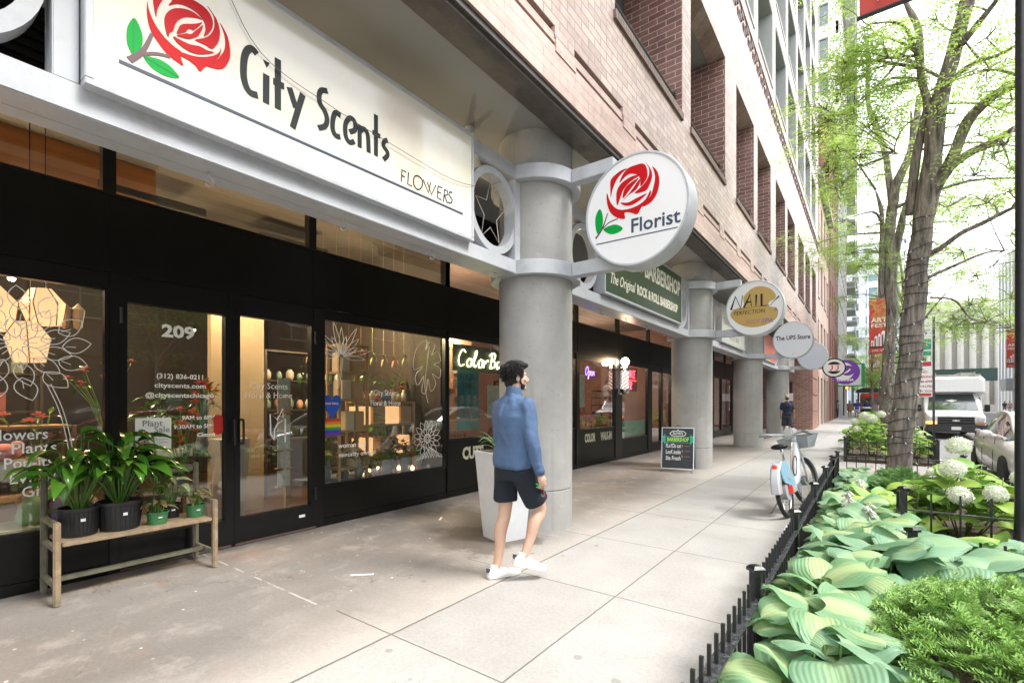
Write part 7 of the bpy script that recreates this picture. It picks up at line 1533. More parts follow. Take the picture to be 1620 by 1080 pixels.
for k in range(11): dup(mt,(-6.12-.09*(k%2),1.78+.08*(k//2)+.03*(k%2),.851),rotz=k)
tpn=thing('white_planter','white tapered planter standing behind the right glass door','planter',(-6.5,2.75,.02)); m_=MB(); m_.add([(-6.62,2.65,.02),(-6.38,2.65,.02),(-6.38,2.89,.02),(-6.62,2.89,.02),(-6.68,2.59,1.0),(-6.32,2.59,1.0),(-6.32,2.95,1.0),(-6.68,2.95,1.0)],[(0,3,2,1),(4,5,6,7),(0,1,5,4),(1,2,6,5),(2,3,7,6),(3,0,4,7)]); m_.build('planter_body',pm('pale_blue_planter',(.45,.50,.55),.5),tpn)
# card rack
cr_=thing('card_rack','tall wooden greeting card rack just inside the right glass door','card rack',(-5.75,3.12,.02)); m_=MB(); m_.box(-5.78,-5.72,3.09,3.15,.1,1.75); m_.bbox(-5.95,-5.55,2.92,3.3,.02,.12,.01); m_.build('rack_post',pale_w,cr_)
for k in range(6):
    z=.45+.22*k; c=(.62,.60,.55) if k%2 else (.55,.42,.38); m_=MB(); m_.box(-5.70,-5.69,2.97,3.12,z,z+.19); m_.build('greeting_card',pm('card%d'%(k%3),((.60,.58,.50),(.55,.48,.42),(.45,.55,.50))[k%3],.6,var=.25,vs=20),cr_); m_=MB(); m_.box(-5.72,-5.66,2.94,3.14,z-.012,z-.002); m_.build('card_ledge',pale_w,cr_)
# flowers & vases in window, low display
def bouquet(x,y,z,r,col,label,n=9,leafy=True,hgt=.35):
    th=thing('flower_bouquet',label,'bouquet',(x,y,z)); v=MB(); v.lathe([(.05,z),(.07,z+.08),(.05,z+.17),(.06,z+.19),(.045,z+.19),(.04,z+.02),(.001,z+.015)],(x,y,0),16); v.build('vase',pm('vase_grey',(.20,.24,.27),.3),th,smooth=True)
    l=MB(); s_=MB(); f=MB()
    for k in range(n*2):
        a=random.uniform(0,6.28); q=random.random(); e=Vector((x+r*q*math.cos(a),y+r*q*math.sin(a),z+.17+hgt*random.uniform(.5,1))); s_.tube([(x,y,z+.1),(x+(e.x-x)*.4,y+(e.y-y)*.4,z+.17+(e.z-z)*.4),e],.0035,4)
        blade_leaf(l,e,a,R(random.uniform(-20,60)),.14,.05,R(60),n=5)
        if k<n:
            for ring,(m2,pr,w_) in enumerate(((5,.02,.035),(7,.035,.045))):
                for j in range(m2): blade_leaf(f,e+Vector((0,0,.02-.01*ring)),j*2*PI/m2+ring,R(60-35*ring),pr+.02,w_,R(20),n=3,prof='heart',cup=-.2)
    s_.build('stems',MATS['lily_stem'],th); l.build('leaves',lily,th,smooth=True,fix=False); f.build('flowers',pm('petal_%d'%int(col[0]*100+col[1]*10+col[2]*7),col,.5),th,smooth=True,fix=False)
bouquet(-5.55,3.5,.6,.22,(.75,.72,.65),'white flower bouquet at the left of the flower window')
bouquet(-5.6,4.15,.6,.22,(.70,.03,.02),'red rose bouquet low in the middle of the flower window',7,hgt=.2)
bouquet(-5.5,3.75,.45,.16,(.75,.35,.35),'pink peony bouquet beside the white lettering in the flower window',6,hgt=.15)
bouquet(-5.9,4.95,.9,.28,(.75,.30,.22),'tall coral bouquet at the right of the flower window',14,hgt=.7)
bouquet(-5.6,4.75,.5,.2,(.70,.12,.06),'orange red bouquet behind the drawn flower of the window',8,hgt=.2)
bouquet(-5.9,.3,1.26,.3,(.6,.3,.1),'orange bouquet among greenery behind the left window',8,hgt=.4)
bouquet(-6.8,1.6,1.0,.35,(.75,.30,.25),'coral bouquet deep inside behind the left glass door',14,hgt=.8)
bouquet(-6.0,.95,.63,.28,(.7,.65,.6),'leafy white bouquet behind the window lettering',7,hgt=.6)
# blue cloth display floor in window
m_=MB(); m_.bbox(-5.95,SF-.12,3.3,5.2,.40,.47,.01); dp=m_.build('display_plinth',pm('blue_tulle',(.10,.15,.22),.6,var=.6,vs=14,bump=1,bs=14),label='low display plinth covered in blue grey tulle inside the flower window',cat='plinth')
for k in range(26):
    MB().sphere((random.uniform(-5.8,-5.3),random.uniform(3.35,5.15),.495),.022+.01*random.random(),8,5).build('string_bulb' if k%2 else 'silk_bloom',emitmat('string_glow',(1,.55,.25),4) if k%2 else pm('silk_%d'%(k%3),((.65,.05,.04),(.70,.30,.30),(.65,.55,.5))[k%3],.6),smooth=True,label='tiny glowing warm bulb lying on the blue tulle plinth' if k%2 else 'small loose silk bloom lying on the blue tulle plinth',cat='bulb' if k%2 else 'bloom',group='glowing bulbs on the tulle plinth' if k%2 else 'loose blooms on the tulle plinth')
# gifts in left window
for (x,y,z,s,c,lab) in ((-5.5,1.02,.47,.11,(.25,.17,.33),'purple cone shaped gift bag low in the left window'),(-5.5,.84,.47,.11,(.30,.45,.22),'pale green gift bag low in the left window'),(-5.5,1.17,.47,.10,(.55,.40,.26),'tan paper gift bag beside the purple one in the left window')):
    m_=MB(); m_.lathe([(s*.9,z),(s,z+s*.4),(s*.75,z+s*1.4),(s*.35,z+s*1.9),(s*.1,z+s*2.0)],(x,y,0),14); m_.build('gift_bag',pm('gift_%d'%int(c[0]*100),c,.6,var=.15,vs=10),smooth=True,label=lab,cat='gift bag')
m_=MB(); m_.bbox(-5.75,SF-.12,-.8,1.2,.42,.468,.01); m_.build('window_plinth',pm('pale_green_plinth',(.42,.48,.36),.6),label='low pale plinth along the bottom of the left window',cat='plinth')
random.seed(9)
for i,(y,z,c,r) in enumerate(((.75,.9,(.70,.66,.58),.12),(.9,.66,(.5,.28,.14),.10),(.68,1.05,(.7,.3,.28),.09))):
    m_=MB(); m_.sphere((-5.6,y,z),r,16,10,(1,1.3,.8)); m_.sphere((-5.6,y+r*.9,z+r*.5),r*.5,12,8); m_.sphere((-5.6,y-r*1.1,z-r*.2),r*.4,12,8); m_.build('stuffed_toy',pm('toy%d'%i,c,.9,bump=.5,bs=60),smooth=True,label=['cream plush toy behind the window lettering','brown plush toy low behind the window lettering','pink plush toy above the cream one'][i],cat='toy')
# barber interior
post=thing('wall_posters','collage of small posters covering the wall of the barber room','posters',(-6.4,6.3,1.3)); MB().box(-6.46,-6.42,5.35,7.3,.9,2.9).build('panel',pm('collage_panel',(.30,.17,.10),.7),post)
for k in range(34):
    y=random.uniform(5.4,7.1); z=random.uniform(1.35,2.7); c=random.choice([(.6,.45,.3),(.35,.15,.1),(.6,.55,.45),(.12,.08,.06),(.55,.25,.1),(.4,.35,.3)]); MB().box(-6.418+k*.0006,-6.415+k*.0006,y,y+random.uniform(.12,.22),z,z+random.uniform(.15,.25)).build('poster',pm('poster_%d_%d'%(int(c[0]*100),int(c[1]*100)),c,.6,var=.6,vs=14),post)
tp=thing('teal_poster','large teal green poster of three figures in the window left of the man','poster',(GX-.03,5.85,1.1)); MB().box(GX-.03,GX-.026,5.6,6.12,1.02,1.98).build('poster_sheet',pm('teal_paper',(.02,.20,.20),.5,var=.5,vs=2.5),tp)
text('YOUR',.14,FX(GX-.0255),pm('dark_text',(.05,.06,.06),.5),tp,x=5.82,y=1.82,bold=.003); text('TIME',.13,FX(GX-.0255),MATS['dark_text'],tp,x=5.84,y=1.68,bold=.003)
for k,y in enumerate((5.7,5.86,6.02)):
    m_=MB(); m_.prism([(y+.055*math.cos(q),1.50+.08*math.sin(q)) for q in [j*PI/7 for j in range(14)]],FX(GX-.0255),.0,.002); m_.prism([(y-.09,1.15),(y+.085,1.15),(y+.075,1.36),(y+.03,1.41),(y-.03,1.41),(y-.08,1.36)],FX(GX-.0255),.0025+.001*k,.004+.001*k); m_.build('printed_figure',pm('print_grey',(.20,.22,.22),.6,var=.4,vs=30),tp)
MB().box(GX-.03,GX-.026,6.35,6.9,1.2,1.75).build('paper_notice',pm('notice_paper',(.55,.52,.45),.6,var=.3,vs=9),label='pale paper notice right of the teal poster in the barber window',cat='notice')
for i,(y,z,w_,h_,c) in enumerate(((9.62,1.35,.22,.75,(.62,.62,.6)),(9.95,.9,.5,.25,(.5,.08,.06)),(9.58,.88,.25,.4,(.5,.1,.07)),(11.9,.56,1.6,.40,(.22,.42,.30)))):
    MB().box(GX-.03,GX-.025,y,y+w_,z,z+h_).build('window_notice',pm('wn%d'%i,c,.6,var=.25,vs=8),label=['tall white notice at the left of the barber window','small red notice low in the barber window','red notice above the bottom left corner of the barber window','pale green panel along the bottom of the window right of the barber pole'][i],cat='notice')
shelf(-6.3,12.0,13.2,(.8,1.0,1.2,1.4,1.6,1.8),.3,'dark slatted shelf behind the red neon',pm('red_brown_shelf',(.16,.05,.03),.5))
shelf(-7.5,9.6,11,(.9,1.5,2.0),.35,'dim shelf deep in the barber room',darkw)
for k in range(12): MB().lathe([(.03,0),(.035,.02),(.035,.12),(.012,.15),(.012,.18),(.001,.181)],(-7.5,9.7+.11*k,1.501+(.5 if k%3==0 else 0)),10).build('bottle',pm('bottle%d'%(k%3),((.5,.5,.48),(.1,.2,.3),(.4,.15,.05))[k%3],.3),smooth=True,label='small bottle on the dim shelf deep in the barber room',cat='bottle',group='bottles in the barber room')
ch=thing('barber_chair','low barber chair behind the green panel window','chair',(-6,12.6,.02)); m_=MB(); m_.bbox(-6.3,-5.8,12.3,12.8,.5,.62,.05); m_.build('seat',pm('chair_tan',(.45,.30,.22),.5),ch); m_=MB(); m_.bbox(-6.35,-6.25,12.3,12.8,.63,1.2,.04); m_.build('backrest',MATS['chair_tan'],ch); m_=MB(); m_.lathe([(.28,.02),(.28,.06),(.05,.09),(.05,.49)],(-6.05,12.55,0),18); m_.build('base',chrome,ch)
# back shelving and goods deep in the shop
shelf(-7.4,3.6,5.1,(.9,1.35,1.8,2.25),.35,'tall dark shelving at the back of the flower window',darkw)
random.seed(33)
for i in range(16):
    y=3.7+.17*(i%8)+random.uniform(-.02,.02); z=(1.351,1.801)[i//8]; r=random.uniform(.04,.06); c=random.choice([(.55,.5,.42),(.35,.2,.12),(.2,.3,.25),(.6,.35,.25)])
    MB().lathe([(r*.6,z),(r,z+r),(r*.95,z+r*2.2),(r*.5,z+r*2.8),(r*.55,z+r*3),(r*.4,z+r*2.9),(.001,z+.02)],(-7.4,y,0),12).build('ceramic_vase',pm('vase_%d'%int(c[0]*100),c,.4),smooth=True,label='small ceramic vase on the dark back shelving of the flower shop',cat='vase',group='ceramic vases on the back shelving')
shelf(-8.2,-.8,1.3,(.9,1.35,1.8,2.25),.35,'dark shelving at the back behind the left window',darkw)
for i in range(12):
    y=-.6+.15*i; z=(1.351,1.801)[i%2]; MB().bbox(-8.3,-8.1,y,y+.11,z,z+random.uniform(.12,.25),.006).build('gift_box',pm('gb%d'%(i%4),((.5,.35,.2),(.6,.55,.45),(.35,.12,.1),(.2,.25,.2))[i%4],.6),label='small boxed gift on the dark shelving behind the left window',cat='box',group='boxed gifts behind the left window')
for i,(x,y,z,h,lab) in enumerate(((-6.6,.1,.02,1.3,'tall leafy indoor plant left behind the first shop window'),(-7.2,2.25,.02,1.5,'tall leafy indoor plant behind the left glass door'),(-6.3,5.0,.02,1.2,'leafy indoor plant at the right end of the flower window'))):
    random.seed(50+i); th=thing('indoor_plant',lab,'indoor plant',(x,y,z)); m_=MB(); m_.lathe([(.12,z),(.17,z+.3),(.15,z+.3),(.001,z+.27)],(x,y,0),16); m_.build('pot',pm('vase_grey',(.2,.24,.27),.3),th,smooth=True,auto=40); l=MB(); st_=MB()
    for k in range(30):
        a=2.4*k; q=k/30; e=Vector((x+.45*q*math.cos(a),y+.45*q*math.sin(a),z+h*(1-.5*q))); petiole(st_,(x,y,z+.25),e,.005,.05); blade_leaf(l,e,a,R(30),.30,.12,R(80),n=6)
    st_.build('stems',MATS['lily_stem'],th,smooth=True); l.build('leaves',lily,th,smooth=True,fix=False)
# goods close behind the glass
bouquet(-5.5,4.55,.48,.24,(.78,.45,.42),'blush pink bouquet under the small white lettering of the flower window',12,hgt=.32)
bouquet(-5.48,5.0,.48,.2,(.72,.10,.05),'scarlet bouquet at the lower right corner of the flower window',12,hgt=.22)
bouquet(-5.6,3.55,.48,.22,(.85,.82,.76),'cream lily bouquet beside the rainbow sticker',9,hgt=.5)
bouquet(-5.65,1.95,.5,.22,(.75,.28,.12),'orange bouquet just inside the left glass door',12,hgt=.7)
bouquet(-6.2,2.35,.9,.25,(.72,.08,.05),'red bouquet on the counter inside the left glass door',12,hgt=.6)
bouquet(-5.8,.2,.9,.3,(.8,.5,.35),'peach bouquet high behind the left window',12,hgt=.5)
random.seed(77)
for i in range(9):
    y=3.5+.2*i; z=2.25-.10*random.random(); m_=MB(); m_.tube([(-5.9,y,3.9),(-5.9,y,z)],.002,3)
    for k in range(5): blade_leaf(m_,(-5.9,y,z-.02*k),k*1.3,-.8,.16,.03,R(40),n=4)
    m_.build('dried_bunch',pm('dried_%d'%(i%3),((.45,.30,.16),(.50,.22,.16),(.30,.33,.14))[i%3],.8),fix=False,label='small dried flower bunch hanging high behind the flower window',cat='dried flowers',group='dried bunches hanging in the flower window')
for i in range(10):
    y=4.05+.11*i; c=random.choice([(.55,.42,.25),(.65,.58,.48),(.12,.18,.28),(.5,.15,.1)]); h=random.uniform(.10,.2); MB().lathe([(.035,1.471),(.04,1.48),(.04,1.47+h*.7),(.02,1.47+h*.85),(.02,1.47+h),(.001,1.47+h)],(-5.62,4.0+.095*i,0),12).build('jar',pm('jar_%d'%int(c[0]*100),c,.35),smooth=True,label='small jar on the top of the two tier shelf in the flower window',cat='jar',group='jars on the two tier shelf')
rb=thing('paper_fan','row of pale pleated paper cones hanging at the top right of the left window','decoration',(-5.7,1.0,2.2)); m_=MB()
for k in range(3): m_.lathe([(.001,2.34),(.05,2.28),(.03,2.12),(.001,2.1)],(-5.7,.98+.09*k,0),8)
m_.build('paper_cones',pm('paper_cone',(.6,.5,.38),.7),rb)
# extra colour close to the flower window and the left window
random.seed(91)
for i,(y,x,c,lab) in enumerate(((3.45,-5.45,(.75,.70,.30),'yellow bouquet low at the left corner of the flower window'),(4.35,-5.4,(.80,.62,.60),'pale rose bouquet in front of the lit crates'),(4.7,-5.42,(.70,.20,.35),'magenta bouquet in front of the lit crates'),(5.12,-5.6,(.8,.5,.2),'amber bouquet at the right end of the tulle plinth'),(3.9,-5.4,(.70,.06,.06),'crimson bouquet next to the white owned lettering'))):
    bouquet(x,y,.475,.15,c,lab,10,hgt=.16)
for i in range(14):
    y=3.4+.13*i; m_=MB(); x=-5.9+random.uniform(-.1,.1); z0=1.9; 
    for k in range(7): blade_leaf(m_,(x,y,z0-.06*k),random.uniform(0,6.28),random.uniform(-.8,.6),.13,.05,R(60),n=4)
    m_.build('trailing_vine',lily,fix=False,label='short trailing green vine hanging behind the flower window',cat='vine',group='vines hanging in the flower window')
# ---------- people
def folds(m,d=.03):
    nt=m.node_tree
    for n in nt.nodes:
        if n.type=='BUMP': n.inputs['Distance'].default_value=d
    return m
def blobmesh(mb,vox,smooth=6,disp=0,dsc=8,seed=0,aniso=(1,1,1)):
    me=bpy.data.meshes.new('tmp'); me.from_pydata([tuple(q) for q in mb.v],[],mb.f); bm=bmesh.new(); bm.from_mesh(me); bmesh.ops.recalc_face_normals(bm,faces=bm.faces); bm.to_mesh(me); bm.free()
    o=bpy.data.objects.new('tmp',me); COL.objects.link(o); r=o.modifiers.new('r','REMESH'); r.mode='VOXEL'; r.voxel_size=vox; r.use_smooth_shade=True
    s=o.modifiers.new('s','SMOOTH'); s.factor=.5; s.iterations=smooth
    dg=bpy.context.evaluated_depsgraph_get(); m2=bpy.data.meshes.new_from_object(o.evaluated_get(dg)); bpy.data.objects.remove(o); bpy.data.meshes.remove(me)
    if disp:
        nv=[v.normal.copy() for v in m2.vertices]
        for v,n in zip(m2.vertices,nv):
            q=Vector((v.co.x*aniso[0],v.co.y*aniso[1],v.co.z*aniso[2]))*dsc+Vector((seed,seed,0)); v.co+=n*disp*(noise.noise(q)+.5*noise.noise(q*2.3))
    return m2
def fromme(me,name,mat,parent):
    off=rootloc(parent)
    for v in me.vertices: v.co-=off
    me.name=name; me.materials.clear(); me.materials.append(mat); me.polygons.foreach_set('use_smooth',[True]*len(me.polygons))
    o=bpy.data.objects.new(name,me); COL.objects.link(o); o.parent=parent; return o
def cap(mb,pts,rad,n=14,M=None):
    """capsule chain with rounded ends"""
    pts=[Vector(q) for q in pts]; rad=list(rad); P=[];Rr=[]
    d0=(pts[0]-pts[1]).normalized(); d1=(pts[-1]-pts[-2]).normalized()
    for a in (85,60,30): P.append(pts[0]+d0*rad[0]*math.sin(R(a))); Rr.append(rad[0]*math.cos(R(a)))
    q=catmull([tuple(p)+(r,) for p,r in zip(pts,rad)],4) if len(pts)>2 else [tuple(p)+(r,) for p,r in zip(pts,rad)]
    for x in q: P.append(Vector(x[:3])); Rr.append(x[3])
    for a in (30,60,85): P.append(pts[-1]+d1*rad[-1]*math.sin(R(a))); Rr.append(rad[-1]*math.cos(R(a)))
    mb.tube(P,Rr,n,True,M)
def rings(mb,L_,fr,n=28):
    """L_: (right,fwd,z,rx,ry)"""
    secs=[]
    for (r,f,z,rx,ry) in L_:
        secs.append([fr(r+rx*math.copysign(abs(math.cos(a))**.85,math.cos(a)),f+ry*math.copysign(abs(math.sin(a))**.85,math.sin(a)),z) for a in [2*PI*k/n for k in range(n)]])
    loft(mb,secs)
def person(loc,head,label,H_=1.8,hip=.93,legs=None,arms=None,headyaw=0,shirt=(.1,.2,.4),shorts=(.02,.025,.035),skin=(.50,.30,.21),hair=(.012,.010,.010),shoes=(.75,.75,.74),vox=.011,sleeve='long',beard=False,cap_=None,short_len=.62,detail=False,longtrouser=False,build_=1.,zip_=False):
    k=H_/1.8; th=thing('person',label,'person',(loc[0],loc[1],0)); hd=R(head)
    Fw=Vector((math.sin(hd),math.cos(hd),0)); Rt=Vector((math.cos(hd),-math.sin(hd),0)); O=Vector((loc[0],loc[1],0))
    fr=lambda r,f,z: O+Rt*(r*k)+Fw*(f*k)+Vector((0,0,z*k))
    sk=pm('skin_%d'%int(skin[0]*100),skin,.5,var=.06,vs=12,spec=.35); sm=pm('cloth_%d_%d_%d'%tuple(int(c*100) for c in shirt),shirt,.85,var=.08,vs=9,bump=.6,bs=11); so=pm('cloth_%d_%d_%d'%tuple(int(c*100) for c in shorts),shorts,.9,var=.1,vs=9,bump=.6,bs=10)
    folds(sm); folds(so)
    legs=legs or (((-.10,0,.93),(-.10,.0,.50),(-.10,-.03,.09)),((.10,0,.93),(.10,.03,.50),(.10,0,.09)))
    arms=arms or (((-.20,0,1.43),(-.24,-.03,1.15),(-.24,.03,.90)),((.20,0,1.43),(.24,-.03,1.15),(.24,.03,.90)))
    # --- body (one continuous surface)
    b=MB(); b_=build_
    rings(b,[(0,0,.86,.13,.10),(0,0,.95,.155*b_,.11*b_),(0,0,1.08,.135*b_,.10*b_),(0,.0,1.25,.16*b_,.11*b_),(0,-.01,1.40,.17,.095),(0,-.01,1.47,.11,.075),(0,-.005,1.50,.06,.06)],fr)
    for lg in legs:
        h,kn,an=[Vector(q) for q in lg]; c1=kn+(an-kn)*.28+Vector((0,-.018,0)); 
        cap(b,[fr(*h),fr(*(h+(kn-h)*.5)),fr(*kn),fr(*c1),fr(*(kn+(an-kn)*.62)),fr(*an)],[.085*k,.072*k,.052*k,.054*k,.042*k,.034*k])
    for am in arms:
        s,e,w_=[Vector(q) for q in am]; cap(b,[fr(*s),fr(*(s+(e-s)*.5)),fr(*e),fr(*(e+(w_-e)*.4)),fr(*w_)],[.05*k,.045*k,.037*k,.036*k,.025*k])
        d=(w_-e).normalized(); side=1 if s.x>0 else -1
        # hand: palm + fingers
        pc=w_+d*.045; f0=w_+d*.08; vox_h=True
        cap(b,[fr(*(w_+d*.01)),fr(*pc),fr(*f0)],[.024*k,.033*k,.028*k])
        inn=Vector((-side*1.,.15,0)); fwv=Vector((0,1,0))
        for j in range(4):
            o_=fwv*(.030-.019*j); Lf=(.072,.080,.074,.058)[j]; A=f0+o_; B=A+d*Lf*.45+inn*Lf*.18; C=B+d*Lf*.20+inn*Lf*.45
            cap(b,[fr(*A),fr(*B),fr(*C)],[.0098*k,.0092*k,.0082*k],8)
        A=w_+d*.03+fwv*.028; cap(b,[fr(*A),fr(*(A+d*.03+fwv*.022+inn*.012)),fr(*(A+d*.058+fwv*.022+inn*.03))],[.012*k,.011*k,.009*k],8)
    hy=R(headyaw); HF=Fw*math.cos(hy)+Rt*math.sin(hy); HR=Rt*math.cos(hy)-Fw*math.sin(hy); hz=1.675
    hc=fr(0,.015,hz)
    def hp(r,f,z): return hc+HR*(r*k)+HF*(f*k)+Vector((0,0,z*k))
    def Me(r,f,z): 
        c=hp(r,f,z); return Matrix(((HR.x*k,HF.x*k,0,c.x),(HR.y*k,HF.y*k,0,c.y),(0,0,k,c.z),(0,0,0,1)))
    cap(b,[fr(0,-.015,1.45),fr(0,-.005,1.53),hp(0,-.012,-.07)],[.06*k,.054*k,.055*k])
    b.sphere((0,0,0),1,20,14,(.074,.092,.098),M=Me(0,-.012,.018)); b.sphere((0,0,0),1,16,12,(.058,.062,.078),M=Me(0,.030,-.045)); b.sphere((0,0,0),1,12,8,(.026,.024,.024),M=Me(0,.070,-.098))
    b.sphere((0,0,0),1,12,8,(.048,.05,.03),M=Me(0,.0,-.085))
    b.tube([hp(0,.082,.005),hp(0,.100,-.025),hp(0,.112,-.043)],[.009*k,.012*k,.014*k],8); b.sphere((0,0,0),1,10,6,(.019,.012,.010),M=Me(0,.094,-.046)); b.sphere((0,0,0),1,10,6,(.024,.012,.0075),M=Me(0,.083,-.070)); b.sphere((0,0,0),1,10,6,(.048,.02,.012),M=Me(0,.072,.014))
    for s in (-1,1): b.sphere((0,0,0),1,10,8,(.011,.020,.032),M=Me(s*.077,-.008,-.022)); b.sphere((0,0,0),1,10,8,(.022,.02,.018),M=Me(s*.04,.062,-.035))
    me=blobmesh(b,vox*.5 if detail else vox,4); fromme(me,'body',sk,th)
    e=MB()
    for s in (-1,1): e.sphere((0,0,0),1,10,7,(.011,.010,.008),M=Me(s*.030,.0715,-.008))
    eo=e.build('eyes',pm('eye_white',(.7,.68,.65),.2),th,smooth=True); e=MB()
    for s in (-1,1): e.sphere((0,0,0),1,8,6,(.005,.003,.005),M=Me(s*.030,.0805,-.008))
    e.build('iris',pm('iris_dark',(.02,.012,.01),.2),eo,smooth=True)
    hm=pm('hair_%d'%int(hair[0]*1000),hair,.55,bump=.9,bs=220,spec=.4)
    hb=MB()
    if cap_: 
        hb.sphere((0,0,0),1,18,10,(.081,.100,.085),M=Me(0,-.014,.045)); hb.sphere((0,0,0),1,14,6,(.066,.06,.012),M=Me(0,.105,.038)); me=blobmesh(hb,vox*.8,3); fromme(me,'baseball_cap',pm('cap_cloth',cap_,.8),th)
        hb=MB(); hb.sphere((0,0,0),1,14,8,(.077,.06,.055),M=Me(0,-.045,-.02)); me=blobmesh(hb,vox*.8,3); fromme(me,'hair',hm,th)
    else:
        hb.sphere((0,0,0),1,20,14,(.083,.095,.090),M=Me(0,-.022,.034)); hb.sphere((0,0,0),1,18,10,(.074,.085,.045),M=Me(0,.008,.085)); hb.sphere((0,0,0),1,14,9,(.066,.045,.075),M=Me(0,-.055,-.035))
        hb.sphere((0,0,0),1,12,8,(.055,.03,.026),M=Me(.008,.072,.085)); 
        for s in (-1,1): hb.sphere((0,0,0),1,12,8,(.020,.032,.052),M=Me(s*.064,.018,.020)); hb.sphere((0,0,0),1,12,8,(.016,.03,.05),M=Me(s*.062,-.03,-.02))
        me=blobmesh(hb,vox*.5 if detail else vox*.8,2,disp=.003,dsc=60,seed=3); fromme(me,'hair',hm,th)
        if detail:
            st_=MB(); random.seed(2)
            for q_ in range(1300):
                z_=random.uniform(-.75,1); a_=random.uniform(0,2*PI); r_=math.sqrt(1-z_*z_); p_=(.083*r_*math.cos(a_),-.024+.096*r_*math.sin(a_),.034+.094*z_)
                if p_[1]>.045 and p_[2]<.085: continue
                if p_[2]<-.01 and p_[1]>-.02: continue
                t_=Vector((p_[0]*2.2,-.05+p_[1]*.6 if p_[2]<.09 else .06,-.10+p_[2]*.3)).normalized()*random.uniform(.02,.045)
                A=hp(*p_); B=hp(p_[0]*1.03+t_.x*.5,p_[1]*1.0+t_.y*.5,p_[2]+t_.z*.5+.007); C_=hp(p_[0]*1.0+t_.x,p_[1]+t_.y,p_[2]+t_.z+.003); st_.tube([A,B,C_],[.0028,.0022,.0006],4,False)
            st_.build('hair_strands',hm,th,smooth=True,fix=False)
    if beard:
        bb=MB(); bb.sphere((0,0,0),1,16,10,(.054,.042,.040),M=Me(0,.040,-.080)); bb.sphere((0,0,0),1,12,8,(.030,.012,.008),M=Me(0,.086,-.060))
        for s in (-1,1): bb.tube([hp(s*.066,.012,-.01),hp(s*.055,.022,-.06),hp(s*.042,.045,-.09)],[.006*k,.009*k,.012*k],8)
        me=blobmesh(bb,vox*.5,2,disp=.003,dsc=60); fromme(me,'beard',hm,th)
    # --- shirt
    s_=MB(); hem=.925 if sleeve=='long' else .93
    rings(s_,[(0,-.005,hem,.172*b_,.130*b_),(0,-.005,hem+.03,.178*b_,.137*b_),(0,-.005,hem+.07,.176*b_,.135*b_),(0,0,1.10,.163*b_,.125*b_),(0,-.002,1.22,.178*b_,.132*b_),(0,-.008,1.34,.196*b_,.135*b_),(0,-.012,1.42,.192,.118),(0,-.012,1.47,.145,.095),(0,-.012,1.505,.078,.072),(0,-.010,1.53,.066,.064)],fr)
    for am in arms:
        s,e_,w_=[Vector(q) for q in am]; s=s+Vector((-.02 if s.x>0 else .02,0,-.01))
        if sleeve=='long': cap(s_,[fr(*s),fr(*(s+(e_-s)*.5)),fr(*e_),fr(*(e_+(w_-e_)*.5)),fr(*(w_-(w_-e_).normalized()*.045))],[.073*k,.066*k,.056*k,.050*k,.042*k])
        else: cap(s_,[fr(*s),fr(*(s+(e_-s)*.45)),fr(*(s+(e_-s)*.75))],[.072*k,.066*k,.062*k])
    me=blobmesh(s_,vox,18 if detail else 5,disp=.016 if detail else .005,dsc=8.5,seed=5,aniso=(1,1,.45)); fromme(me,'sweater' if sleeve=='long' else 'shirt',sm,th)
    if detail:
        c_=MB(); 
        for (z,r0,r1) in ((1.525,.069,.066),):
            secs=[]; n=28
            for (zz,rr) in ((1.515,.078),(1.545,.0665),(1.578,.0625),(1.580,.0585),(1.545,.060)):
                secs.append([fr(rr*math.cos(a),-.006+rr*.98*math.sin(a),zz+.012*-math.sin(a)*(1 if zz>1.52 else 0)) for a in [2*PI*q/n for q in range(n)]])
            loft(c_,secs,False)
        c_.build('collar',pm('collar_blue',tuple(c*.8 for c in shirt),.85),th,smooth=True)
        for am in arms:
            s,e_,w_=[Vector(q) for q in am]; d=(w_-e_).normalized(); c_=MB(); c_.tube([fr(*(w_-d*.055)),fr(*(w_-d*.02)),fr(*(w_+d*.005))],[.044*k,.041*k,.036*k],16); c_.build('cuff',MATS['collar_blue'],th,smooth=True)
        c_=MB(); rings(c_,[(0,-.005,.915,.166,.127),(0,-.005,.918,.176,.135),(0,-.005,.955,.181,.140),(0,-.005,.958,.172,.132)],fr); c_.build('hem_band',MATS['collar_blue'],th,smooth=True)
    # --- shorts / trousers
    p=MB(); rings(p,[(0,-.008,.82,.155,.135),(0,-.012,.90,.168,.132),(0,-.005,.96,.160,.120)],fr)
    for lg in legs:
        h,kn,an=[Vector(q) for q in lg]
        if longtrouser: cap(p,[fr(*h),fr(*kn),fr(*(kn+(an-kn)*.5)),fr(*an)],[.105*k,.075*k,.065*k,.058*k])
        else:
            t=min(1.,(h.z-short_len)/(h.z-kn.z)); c=h+(kn-h)*t; m=h+(kn-h)*t*.5
            A=[Vector(fr(*(h+Vector((0,-.01,.0))))),Vector(fr(*(m+Vector((0,-.008,0))))),Vector(fr(*c))]; p.tube([A[0]+Vector((0,0,.05)),A[0],A[1],A[2]],[.05*k,.105*k,.103*k,.103*k],20)
    me=blobmesh(p,vox,8 if detail else 3,disp=.008 if detail else .004,dsc=9,seed=9,aniso=(1,1,.5)); fromme(me,'trousers' if longtrouser else 'shorts',so,th)
    # --- shoes
    shm=pm('shoe_%d'%int(shoes[0]*100),shoes,.5); slm=pm('shoe_sole',(.66,.64,.60),.6)
